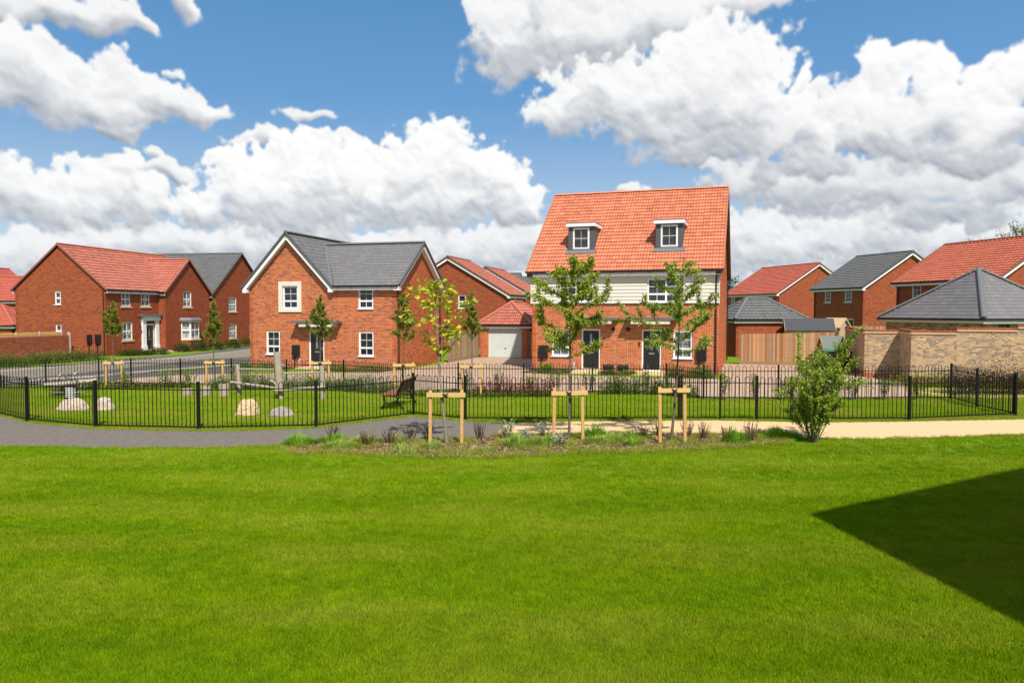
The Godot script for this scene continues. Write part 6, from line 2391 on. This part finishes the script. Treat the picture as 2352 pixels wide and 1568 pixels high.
	# bench
	var e := thing("park_bench", "park bench with red brown slats and black cast legs, seen from its end", "bench", W(-3.55, 23.15), deg_to_rad(-97.0))
	var lx := [-0.78, 0.78]
	for k in lx:
		var m := MB.new()
		m.tube([Vector3(k, 0.02, 0.34), Vector3(k, 0.2, 0.22), Vector3(k, 0.42, 0.25), Vector3(k, 0.45, 0.38)], [0.03, 0.026, 0.026, 0.022], 6)
		m.tube([Vector3(k, 0.02, -0.36), Vector3(k, 0.2, -0.2), Vector3(k, 0.41, -0.14), Vector3(k, 0.6, -0.22), Vector3(k, 0.88, -0.36)], [0.03, 0.028, 0.028, 0.024, 0.02], 6)
		m.tube([Vector3(k, 0.45, 0.36), Vector3(k, 0.42, 0.1), Vector3(k, 0.41, -0.14)], [0.022, 0.024, 0.026], 6)
		m.tube([Vector3(k, 0.2, 0.22), Vector3(k, 0.18, -0.2)], [0.018, 0.018], 6)
		obj("leg", m, M.rail_black, e)
	for i in 4:
		var m := MB.new()
		m.box(Vector3(-0.9, 0.445, -0.08 + i * 0.115), Vector3(0.9, 0.475, 0.015 + i * 0.115))
		obj("seat_slat", m, M.bench_slat, e)
	for i in 4:
		var m := MB.new()
		var q := Vector3(0, 0.54 + i * 0.105, -0.165 - i * 0.05)
		m.beam(q - Vector3(0.9, 0, 0), q + Vector3(0.9, 0, 0), Vector3(0, 0.085, -0.04), Vector3(0, 0.012, 0.026))
		obj("back_slat", m, M.bench_slat, e)


const LEAF_A := [Color(0.33, 0.43, 0.04), Color(0.26, 0.37, 0.036), Color(0.18, 0.28, 0.028), Color(0.40, 0.45, 0.06), Color(0.34, 0.27, 0.06)]
const LEAF_YELLOW := [Color(0.52, 0.50, 0.03), Color(0.42, 0.46, 0.03), Color(0.34, 0.40, 0.035), Color(0.24, 0.31, 0.03), Color(0.60, 0.54, 0.035)]
const LEAF_OLIVE := [Color(0.22, 0.30, 0.045), Color(0.165, 0.24, 0.035), Color(0.29, 0.32, 0.065), Color(0.27, 0.20, 0.065)]
const LEAF_SHRUB := [Color(0.20, 0.31, 0.032), Color(0.28, 0.39, 0.045), Color(0.14, 0.23, 0.028), Color(0.45, 0.49, 0.10), Color(0.33, 0.41, 0.06)]


func young_trees() -> void:
	rng.seed = 800
	var tall := func(f: float) -> float: return [0.8, 1.0, 0.86, 0.8, 0.62, 0.5, 0.28][int(f * 6.99)]
	var cone := func(f: float) -> float: return lerpf(0.95, 0.18, f)
	var oval := func(f: float) -> float: return sin(PI * (0.18 + 0.8 * f))
	tree_stake("pair of timber stakes with cross rail round the yellow green tree", -1.84, 16.5, -1.12, 16.36, -1.46, 1.22, 1.13, "tree stakes in the front bed")
	tree_stake("pair of timber stakes with cross rail round the middle front tree", 0.96, 16.88, 1.63, 16.9, 1.3, 1.24, 1.12, "tree stakes in the front bed")
	tree_stake("pair of timber stakes with cross rail round the right hand front tree", 3.37, 16.72, 3.93, 16.7, 3.68, 1.28, 1.2, "tree stakes in the front bed")
	young_tree("young tree with sparse large yellow green leaves, leftmost in the front bed", -1.46, 16.46, {"top": 3.72, "low": 1.85, "wide": 0.95, "leaf": 0.100, "n": 28.0, "rise": 0.6, "trunk": 0.04, "branches": 15, "shape": oval, "lobed": true, "bark": "bark_pale", "lean": -0.3, "twigs": 2, "fluff": 0.05, "bare": 0.3}, LEAF_YELLOW, 801)
	young_tree("leafy young tree before the left front door of the town houses", 1.3, 17.0, {"top": 4.3, "low": 1.9, "wide": 1.2, "leaf": 0.070, "n": 330.0, "rise": 0.3, "trunk": 0.036, "branches": 20, "shape": tall, "lean": 0.1, "narrow": 0.55, "twigs": 4, "fluff": 0.09, "curl": 0.06, "bare": 0.1}, LEAF_A, 812)
	young_tree("leafy young tree leaning right before the right front door of the town houses", 3.68, 17.0, {"top": 4.22, "low": 1.95, "wide": 1.12, "leaf": 0.066, "n": 310.0, "rise": 0.25, "trunk": 0.036, "branches": 19, "shape": tall, "lean": 0.28, "narrow": 0.5, "twigs": 4, "fluff": 0.08, "curl": 0.06, "bare": 0.12}, [Color(0.32, 0.40, 0.07), Color(0.25, 0.34, 0.055), Color(0.42, 0.46, 0.15), Color(0.19, 0.27, 0.045)], 823)
	var back := [
		["slim staked tree by the road, in front of the pink roofed house", -15.77, 29.2, 3.35, 1.9, 0.55, "bark"],
		["slim staked tree between the corner house and the pink roofed house", -11.7, 29.0, 3.45, 1.7, 0.52, "bark"],
		["slim staked tree before the dark door of the corner house", -7.32, 28.2, 3.6, 1.8, 0.75, "bark"],
		["slim staked tree at the right corner of the slate roofed house", -3.92, 26.7, 3.65, 1.75, 0.7, "bark"],
		["slim staked tree in front of the pale garage door", -1.41, 25.6, 3.7, 1.95, 0.48, "bark"],
	]
	for i in back.size():
		var k: Array = back[i]
		rng.seed = 840 + i
		young_tree(k[0], k[1], k[2], {"top": k[3], "low": k[4], "wide": k[5], "leaf": 0.078, "n": 300.0, "rise": 0.75, "trunk": 0.03, "branches": 17, "shape": cone, "twigs": 4, "fluff": 0.08, "narrow": 0.5}, LEAF_OLIVE, 850 + i, "slim trees inside the rear railing")
		tree_stake("timber stakes with cross rail %s" % (k[0] as String).replace("slim staked tree ", "").replace("by the road, in front of the pink roofed house", "tree by the road"), k[1] - 0.33, k[2] + 0.03, k[1] + 0.33, k[2], k[1], 1.03 + 0.03 * i, 0.95 + 0.03 * i, "tree stakes inside the rear railing")
	# multi-stemmed shrub on the right
	rng.seed = 870
	var o := thing("tall_shrub", "multi stemmed leafy shrub at the right end of the front bed", "shrub", W(6.88, 16.74))
	var tm := MB.new()
	var lm := MB.new()
	var P := {"leaf": 0.054, "n": 165.0, "narrow": 0.6, "twigs": 5, "fluff": 0.075, "curl": 0.1, "bare": 0.18}
	for k in 15:
		var az := k * 2.4 + rf(-0.3, 0.3)
		var out := rf(0.15, 0.42) if k < 6 else rf(0.3, 0.62)
		var dir := Vector3(cos(az) * out, 1.0, sin(az) * out).normalized()
		limb(tm, lm, Vector3(cos(az) * 0.05, 0.0, sin(az) * 0.05), dir, rf(1.55, 2.2) if k < 6 else rf(0.95, 1.6), rf(0.014, 0.026), P, LEAF_SHRUB, 2)
	limb(tm, lm, Vector3(-0.1, 0.05, 0), Vector3(-0.22, 1, 0.05).normalized(), 2.5, 0.02, P, LEAF_SHRUB, 1)
	tm.tube([Vector3(0, -0.02, 0), Vector3(0.02, 0.3, 0), Vector3(0.0, 0.5, 0)], [0.075, 0.055, 0.03], 8)
	obj("stem", tm, M.bark, o)
	obj("foliage", lm, M.leaf, o)
	big_tree("pale open tree crown rising behind the bright red roof at the right edge", 72.0, 105.0, 15.6, Vector3(4.2, 4.0, 4.0), 8.0, 5200, 0.22, [Color(0.15, 0.155, 0.05), Color(0.12, 0.135, 0.045), Color(0.18, 0.17, 0.06)], 880)
	big_tree("low pale tree top just showing over the bright red roof", 67.5, 108.0, 13.9, Vector3(3.0, 2.5, 3.0), 8.0, 1500, 0.22, [Color(0.13, 0.14, 0.05), Color(0.11, 0.125, 0.045)], 883)
	big_tree("dark green tree showing right of the town houses", 28.0, 100.0, 7.6, Vector3(3.6, 3.0, 3.0), 1.0, 5200, 0.3, [Color(0.04, 0.085, 0.015), Color(0.055, 0.11, 0.018), Color(0.032, 0.065, 0.012)], 886)


func planting() -> void:
	rng.seed = 900
	var hedge := [Color(0.055, 0.085, 0.022), Color(0.075, 0.11, 0.028), Color(0.04, 0.06, 0.018), Color(0.10, 0.12, 0.035)]
	var yel := [Color(0.16, 0.18, 0.03), Color(0.12, 0.15, 0.03), Color(0.20, 0.19, 0.04)]
	var purple := [Color(0.06, 0.02, 0.022), Color(0.085, 0.03, 0.028), Color(0.045, 0.018, 0.02)]
	var lime := [Color(0.20, 0.30, 0.02), Color(0.16, 0.26, 0.02), Color(0.24, 0.33, 0.03)]
	var green := [Color(0.09, 0.16, 0.025), Color(0.12, 0.20, 0.03), Color(0.07, 0.125, 0.022), Color(0.16, 0.21, 0.05)]
	# hedges by the garden wall and the pink roofed house
	strip("hedge", "low dark hedge in front of the red garden wall", "hedge", [[-29.2, 34.5], [-27.3, 38.9], [-26.2, 43.6], [-25.6, 46.3]], 0.55, 0.55, 900, 0.09, hedge)
	strip("hedge", "yellow green hedge strip between the dark hedge and the garden wall", "hedge", [[-28.8, 39.6], [-27.8, 44.0], [-27.2, 47.0]], 0.5, 0.68, 600, 0.09, yel)
	strip("hedge", "dark purple shrubs at the foot of the red garden wall, far left", "hedge", [[-31.2, 38.0], [-29.6, 41.6]], 0.4, 0.8, 350, 0.08, purple)
	strip("hedge", "low green shrubs along the front of the pink roofed house", "hedge", [[-25.9, 49.2], [-24.5, 51.4]], 0.75, 0.5, 500, 0.1, hedge)
	for k in [[-24.3, 54.5, 0.5, "first rounded shrub under the bay window"], [-23.5, 55.6, 0.6, "second rounded shrub right of the bay window"], [-22.9, 57.3, 0.55, "third rounded shrub before the wing corner"], [-22.6, 59.8, 0.6, "rounded shrub at the foot of the grey roofed house, left"], [-22.3, 62.6, 0.65, "rounded shrub at the foot of the grey roofed house, right"]]:
		shrub("rounded_shrub", k[3] + " beside the road", "shrub", k[0], k[1], Vector3(k[2] * 1.25, k[2] * 1.3, k[2] * 1.2), 420, 0.1, hedge, "rounded shrubs along the far pavement")
	# beds at the feet of the two front houses
	var h2 := Transform3D(Basis(Vector3.UP, deg_to_rad(-15.5)), W(-14.2, 40.05))
	bed_cover("low_planting", h2, [[0.0, 0.25, 3.1, 1.9], [5.0, 0.25, 8.6, 1.9]], 0.34, 1500, green + [Color(0.3, 0.33, 0.2)])
	var h3 := Transform3D(Basis(Vector3.UP, deg_to_rad(-18.0)), W(1.03, 37.59))
	bed_cover("low_planting", h3, [[0.0, 0.25, 2.2, 1.9], [3.85, 1.0, 5.2, 1.9]], 0.2, 900, [Color(0.16, 0.155, 0.10), Color(0.12, 0.15, 0.05), Color(0.2, 0.19, 0.14), Color(0.10, 0.14, 0.035)])
	bed_cover("low_planting", h3, [[6.85, 0.3, 9.1, 2.3]], 0.5, 900, green)
	var p: Vector3 = h3 * Vector3(1.1, 0, 1.2)
	shrub("rounded_shrub", "bright lime green shrub under the left ground floor window of the town houses", "shrub", p.x, -p.z, Vector3(0.4, 0.42, 0.35), 420, 0.07, lime)
	for k in [[4.0, 1.45], [4.95, 1.4]]:
		p = h3 * Vector3(k[0], 0, k[1])
		shrub("rounded_shrub", "pale green shrub in front of the %s black box" % ("left" if k[0] < 4.5 else "right"), "shrub", p.x, -p.z, Vector3(0.36, 0.17, 0.25), 200, 0.05, lime, "pale shrubs between the front doors")
	# dark hedge and planting before the buff wall
	strip("hedge", "dark brown purple hedge behind the railing corner on the right", "hedge", [[15.9, 26.7], [18.5, 26.6], [26, 27.2]], 0.6, 1.12, 3600, 0.06, [Color(0.07, 0.035, 0.025), Color(0.05, 0.03, 0.02), Color(0.09, 0.05, 0.03), Color(0.045, 0.05, 0.018)])
	strip("low_planting", "green planting strip at the foot of the buff wall", "planting", [[15.4, 29.4], [17.2, 29.0], [19.2, 28.4], [24, 27.9]], 0.5, 0.5, 1100, 0.07, green + [Color(0.4, 0.3, 0.03)])
	# red shrubs inside the rear railing
	var red := [Color(0.22, 0.035, 0.035), Color(0.17, 0.03, 0.032), Color(0.28, 0.055, 0.05), Color(0.11, 0.07, 0.03)]
	var where := ["by the slim tree before the garage", "second from the slim tree", "third from the slim tree", "fourth from the slim tree", "behind the middle front tree", "rightmost of its row, behind the middle front tree"]
	for i in 6:
		shrub("red_shrub", "red leaved shrub inside the rear railing, %s" % where[i], "shrub", -1.1 + i * 0.47, 25.9 + 0.1 * (i % 2), Vector3(0.3, 0.5 + 0.08 * (i % 3), 0.26), 230, 0.055, red, "red shrubs inside the rear railing")
	strip("low_planting", "green ground planting under the red shrubs", "planting", [[-4.0, 26.4], [-1.5, 25.7], [1.6, 25.9]], 0.4, 0.22, 1100, 0.055, green)
	shrub("red_shrub", "dark red shrub inside the railing at the left edge", "shrub", -15.9, 26.2, Vector3(0.45, 0.6, 0.4), 320, 0.06, [Color(0.09, 0.03, 0.03), Color(0.12, 0.035, 0.035), Color(0.07, 0.05, 0.025)])
	strip("low_planting", "reddish low planting behind the spring rocker", "planting", [[-17.0, 27.6], [-14.6, 28.6], [-12.6, 28.9]], 0.35, 0.3, 600, 0.06, [Color(0.13, 0.05, 0.04), Color(0.09, 0.12, 0.03), Color(0.12, 0.16, 0.04)])
	for k in [[-15.2, 29.0, 0.85, "round the foot of the leftmost slim tree"], [-13.7, 28.9, 0.9, "right of the leftmost slim tree"], [-12.6, 28.8, 0.75, "left of the log stumps"], [-10.3, 28.6, 0.7, "behind the tallest log stump"]]:
		twiggy_plant("leafy_shrub", "young light green shrub inside the rear railing, %s" % k[3], "shrub", k[0], k[1], 0.5, k[2], 14, 22, 0.075, green + lime, "green_stem", "young green shrubs inside the rear railing")
	strip("tall_grasses", "tall soft grasses along the rear railing behind the climbing frame", "planting", [[-11.5, 28.5], [-8.9, 28.1], [-6.6, 27.9], [-4.4, 26.6]], 0.45, 0.6, 2600, 0.09, [Color(0.16, 0.21, 0.09), Color(0.12, 0.18, 0.05), Color(0.22, 0.25, 0.13), Color(0.10, 0.16, 0.035)], 0.18)
	# climbers trained along the rear railing
	for i in 15:
		var f := i / 14.0
		var x := lerpf(-1.6, 13.6, f)
		var d := 26.85 if x < 5.7 else 24.8
		if absf(x - 6.0) < 0.5:
			continue
		rng.seed = 930 + i
		twiggy_plant("climbing_plant", "thin green climbing plant trained up the rear railing on the right", "plant", x, d, rf(0.2, 0.45), rf(0.75, 1.05), 11, 34, 0.066, [Color(0.13, 0.19, 0.03), Color(0.17, 0.23, 0.04), Color(0.10, 0.15, 0.025)], "dry_stem", "climbers along the rear railing")
	rng.seed = 950
	strip("low_planting", "denser green planting inside the railing near the gates", "planting", [[3.2, 26.6], [5.4, 26.5], [6.2, 25.2]], 0.3, 0.6, 900, 0.065, green)
	front_bed()


func strip(called: String, label: String, category: String, pts: Array, wide: float, high: float, n: int, l: float, pal: Array, narrow := 0.5) -> void:
	var base := W(pts[0][0], pts[0][1])
	var mb := MB.new()
	var total := 0.0
	for i in pts.size() - 1:
		total += Vector2(pts[i][0], pts[i][1]).distance_to(Vector2(pts[i + 1][0], pts[i + 1][1]))
	for i in pts.size() - 1:
		var a := W(pts[i][0], pts[i][1]) - base
		var b := W(pts[i + 1][0], pts[i + 1][1]) - base
		var len := a.distance_to(b)
		var count := maxi(2, int(len / (wide * 0.9)))
		for k in count:
			var c := a.lerp(b, (k + rf(0.2, 0.8)) / count) + Vector3(rf(-0.1, 0.1), 0, rf(-0.1, 0.1))
			var s := rf(0.75, 1.2)
			mound(mb, c, Vector3(wide * rf(0.8, 1.2), high * s, wide * rf(0.8, 1.2)), int(n * 9.0 * len / total / count), l, pal, narrow)
	var o := obj(called, mb, M.leaf)
	o.position = base
	tag(o, label, category)


func bed_cover(called: String, at: Transform3D, rects: Array, high: float, n: int, pal: Array) -> void:   # low mixed ground planting nobody could count
	var mb := MB.new()
	var sm := MB.new()
	for r in rects:
		var area: float = (r[2] - r[0]) * (r[3] - r[1])
		sm.box(Vector3(r[0], 0.0, r[1]), Vector3(r[2], 0.03, r[3]))
		var count := int(area * 2.4)
		for k in count:
			var c := Vector3(rf(r[0] + 0.1, r[2] - 0.1), 0.0, rf(r[1] + 0.1, r[3] - 0.1))
			mound(mb, c, Vector3(0.42, high * rf(0.6, 1.25), 0.36), int(n * 9.0 / count / rects.size()), 0.055, pal if rng.randf() < 0.7 else [pal[rng.randi() % pal.size()]], 0.35)
	var o := obj(called, mb, M.leaf)
	o.transform = at
	kind(o, "stuff")
	var s := obj("bed_soil", sm, M.mulch)
	s.transform = at
	kind(s, "structure")


func front_bed() -> void:
	rng.seed = 960
	var lush := [Color(0.15, 0.31, 0.022), Color(0.21, 0.39, 0.03), Color(0.11, 0.24, 0.02), Color(0.27, 0.42, 0.05)]
	var pale := [Color(0.29, 0.40, 0.07), Color(0.23, 0.34, 0.045), Color(0.37, 0.45, 0.15), Color(0.17, 0.27, 0.03)]
	var grp := "grass clumps in the front bed"
	var clumps := [
		[-4.75, 16.45, 0.42, 0.34, 520, lush, "dense green grass clump at the far left end of the front bed"],
		[-4.1, 16.75, 0.36, 0.30, 420, lush, "green grass clump at the path edge near the left end of the bed"],
		[-3.75, 16.0, 0.45, 0.30, 480, pale, "spreading grass clump on the lawn side near the left end of the bed"],
		[-3.3, 16.7, 0.34, 0.28, 320, pale, "loose grass clump by the path, left of the first stakes"],
		[-2.7, 16.85, 0.3, 0.24, 220, pale, "thin grass clump by the path, second left of the first stakes"],
		[-2.35, 15.7, 0.3, 0.22, 160, pale, "thin grass tuft in the mulch left of the first stakes"],
		[-1.75, 16.0, 0.25, 0.26, 200, pale, "grass tuft at the foot of the left stake of the first tree"],
		[-2.1, 15.35, 0.28, 0.2, 160, pale, "grass tuft on the lawn side before the first stakes"],
		[-0.6, 15.6, 0.3, 0.2, 170, pale, "grass tuft in the mulch right of the first stakes"],
		[0.15, 16.3, 0.42, 0.36, 420, pale, "tall pale grass clump midway between the first and second stakes"],
		[0.75, 16.6, 0.35, 0.3, 350, pale, "pale grass clump left of the second stakes"],
		[1.95, 17.5, 0.3, 0.4, 380, lush, "upright dark green grass clump behind the right stake of the second tree"],
		[2.15, 16.7, 0.5, 0.3, 560, pale, "broad grass clump between the second and third stakes"],
		[2.7, 16.4, 0.26, 0.22, 240, lush, "small bright green clump left of the third stakes"],
		[2.85, 17.35, 0.35, 0.28, 320, pale, "grass clump at the gravel edge between the second and third stakes"],
		[5.1, 16.75, 0.3, 0.42, 420, lush, "upright bright green grass clump right of the third stakes"],
		[5.75, 17.3, 0.36, 0.28, 340, pale, "grass clump at the gravel edge left of the leafy shrub"],
		[6.35, 17.35, 0.5, 0.34, 700, lush, "wide dense grass clump beside the leafy shrub"],
	]
	for k in clumps:
		grass_clump(k[6], k[0], k[1], k[2], k[3], k[4] * 2, k[5], grp)
	var brown := [Color(0.12, 0.065, 0.045), Color(0.09, 0.05, 0.035), Color(0.16, 0.09, 0.07), Color(0.07, 0.075, 0.03)]
	var dry := [[-4.15, 16.95, 0.42, "behind the left grass clumps"], [-3.2, 16.3, 0.34, "in the mulch near the left end"], [-2.75, 16.55, 0.36, "left of the first stakes"], [-2.35, 16.95, 0.38, "by the path left of the first stakes"], [-1.95, 17.05, 0.42, "behind the left stake of the first tree"], [-0.75, 17.0, 0.5, "right of the first stakes"], [3.1, 17.4, 0.3, "at the gravel edge left of the third stakes"], [3.5, 17.6, 0.42, "behind the third stakes"], [4.2, 17.5, 0.4, "right of the third stakes"], [4.5, 17.2, 0.42, "second right of the third stakes"], [4.95, 16.9, 0.4, "left of the upright bright grass clump"], [5.45, 16.8, 0.55, "right of the upright bright grass clump"]]
	for k in dry:
		twiggy_plant("dry_shrub", "brown twiggy shrub in the front bed, %s" % k[3], "shrub", k[0], k[1], 0.24, k[2], 26, 12, 0.03, brown, "dry_stem", "brown shrubs in the front bed")
	var silver := [Color(0.42, 0.45, 0.38), Color(0.34, 0.38, 0.30), Color(0.5, 0.52, 0.46)]
	for k in [[-0.15, 17.15, 0.46, "at the end of the asphalt path"], [0.3, 16.85, 0.3, "left of the second tree, low and spreading"], [0.75, 17.45, 0.42, "at the gravel edge left of the second stakes"], [1.05, 16.4, 0.3, "in front of the left stake of the second tree"]]:
		twiggy_plant("silver_plant", "silver leaved plant %s" % k[3], "plant", k[0], k[1], 0.26, k[2], 20, 20, 0.05, silver, "green_stem", "silver plants in the front bed")
	# wood chips of the mulch
	var mb := MB.new()
	var polys := [poly2(BED)]
	mb.col = Color.WHITE
	mb.box(Vector3(-0.025, 0, -0.008), Vector3(0.025, 0.006, 0.008))
	var mm := MultiMesh.new()
	mm.transform_format = MultiMesh.TRANSFORM_3D
	mm.use_colors = true
	mm.mesh = mb.mesh()
	var spots := []
	while spots.size() < 15000:
		var p := Vector2(rf(-5.3, 6.4), rf(14.9, 18.0))
		if inside(p, polys):
			spots.append(p)
	mm.instance_count = spots.size()
	var chip := [Color(0.16, 0.085, 0.055), Color(0.10, 0.055, 0.038), Color(0.24, 0.15, 0.10), Color(0.06, 0.035, 0.025), Color(0.33, 0.23, 0.16)]
	for i in spots.size():
		var b := Basis.from_euler(Vector3(rf(-0.6, 0.6), rf(0, TAU), rf(-0.6, 0.6))).scaled(Vector3.ONE * rf(0.6, 1.8))
		mm.set_instance_transform(i, Transform3D(b, W(spots[i].x, spots[i].y, 0.018 + rf(0, 0.012))))
		mm.set_instance_color(i, jit(chip[rng.randi() % 5], 0.2))
	var o := MultiMeshInstance3D.new()
	o.name = "wood_chip_mulch"
	o.multimesh = mm
	o.material_override = M.tint
	add_child(o, true)
	kind(o, "stuff")


func lawns() -> void:
	rng.seed = 1000
	var path := [poly2(PATH_EDGE + PATH), poly2(GRAVEL_NEAR + GRAVEL_FAR)]
	var bed := [poly2(BED)]
	var near := []
	var target := 150000
	var tries := 0
	while near.size() < target and tries < 400000:
		tries += 1
		# evenly spread over the picture rather than the ground: dense close by, thinner farther off
		var d := 1.0 / lerpf(1.0 / 4.6, 1.0 / 17.9, pow(rng.randf(), 0.72))
		var half := d * 0.74 + 1.2
		var p := Vector2(rf(-half, half), d)
		if d > 15.0 and (inside(p, path) or (inside(p, bed) and rng.randf() < 0.93)):
			continue
		near.append(p)
	turf("front_lawn_grass", near, 0.042, 0.0036, 26, 0.075, Color(0.185, 0.295, 0.004), 1001, 0.2)
	var far := []
	var drive := [poly2([[-17.2, 32.4], [-13.2, 35.3], [-7.2, 35.9], [0.9, 35.6], [9.4, 32.4], [16, 30], [13.7, 25.3], [6.9, 25.3], [5.8, 27.3], [-4, 27.4], [-11.3, 30.0], [-16.6, 30.8]])]
	tries = 0
	while far.size() < 60000 and tries < 400000:
		tries += 1
		var d := 1.0 / lerpf(1.0 / 17.6, 1.0 / 31.0, rng.randf())
		var p := Vector2(rf(-d * 0.74 - 1.0, d * 0.74 + 1.0), d)
		if inside(p, path) or inside(p, bed) or inside(p, drive) or (p.x < -16.0 and d > 28.5):
			continue
		far.append(p)
	turf("play_area_grass", far, 0.045, 0.0045, 22, 0.11, Color(0.235, 0.335, 0.012), 1002, 0.6)
	# longer fringe where the mower does not reach, along the path edges and the railing
	var edge := []
	for line in [PATH_EDGE, PATH, GRAVEL_NEAR, GRAVEL_FAR]:
		for i in line.size() - 1:
			var a := Vector2(line[i][0], line[i][1])
			var b := Vector2(line[i + 1][0], line[i + 1][1])
			if absf(a.x) > 20.0 or absf(b.x) > 20.0:
				continue
			for k in int(a.distance_to(b) * 26):
				edge.append(a.lerp(b, rng.randf()) + Vector2(rf(-0.09, 0.09), rf(-0.09, 0.09)))
	turf("fringe_grass", edge, 0.075, 0.004, 16, 0.07, Color(0.225, 0.31, 0.02), 1003, 0.7)
	# weeds and grass seeding through the mulch, thick along the lawn side
	var weeds := []
	var patch := fbm(77, 0.9, 2)
	tries = 0
	while weeds.size() < 2600 and tries < 60000:
		tries += 1
		var p := Vector2(rf(-5.3, 6.4), rf(14.9, 18.0))
		if inside(p, bed) and patch.get_noise_2d(p.x * 1.2, p.y * 2.0) > 0.04:
			weeds.append(p)
	for i in 10:
		var a := Vector2(BED[i][0], BED[i][1])
		var b := Vector2(BED[i + 1][0], BED[i + 1][1])
		if a.x > 6.3:
			continue
		for k in int(a.distance_to(b) * 70):
			weeds.append(a.lerp(b, rng.randf()) + Vector2(rf(-0.12, 0.12), pow(rng.randf(), 2.0) * 0.34 - 0.16))
	turf("bed_grass", weeds, 0.105, 0.0035, 13, 0.065, Color(0.25, 0.32, 0.03), 1004, 0.9)
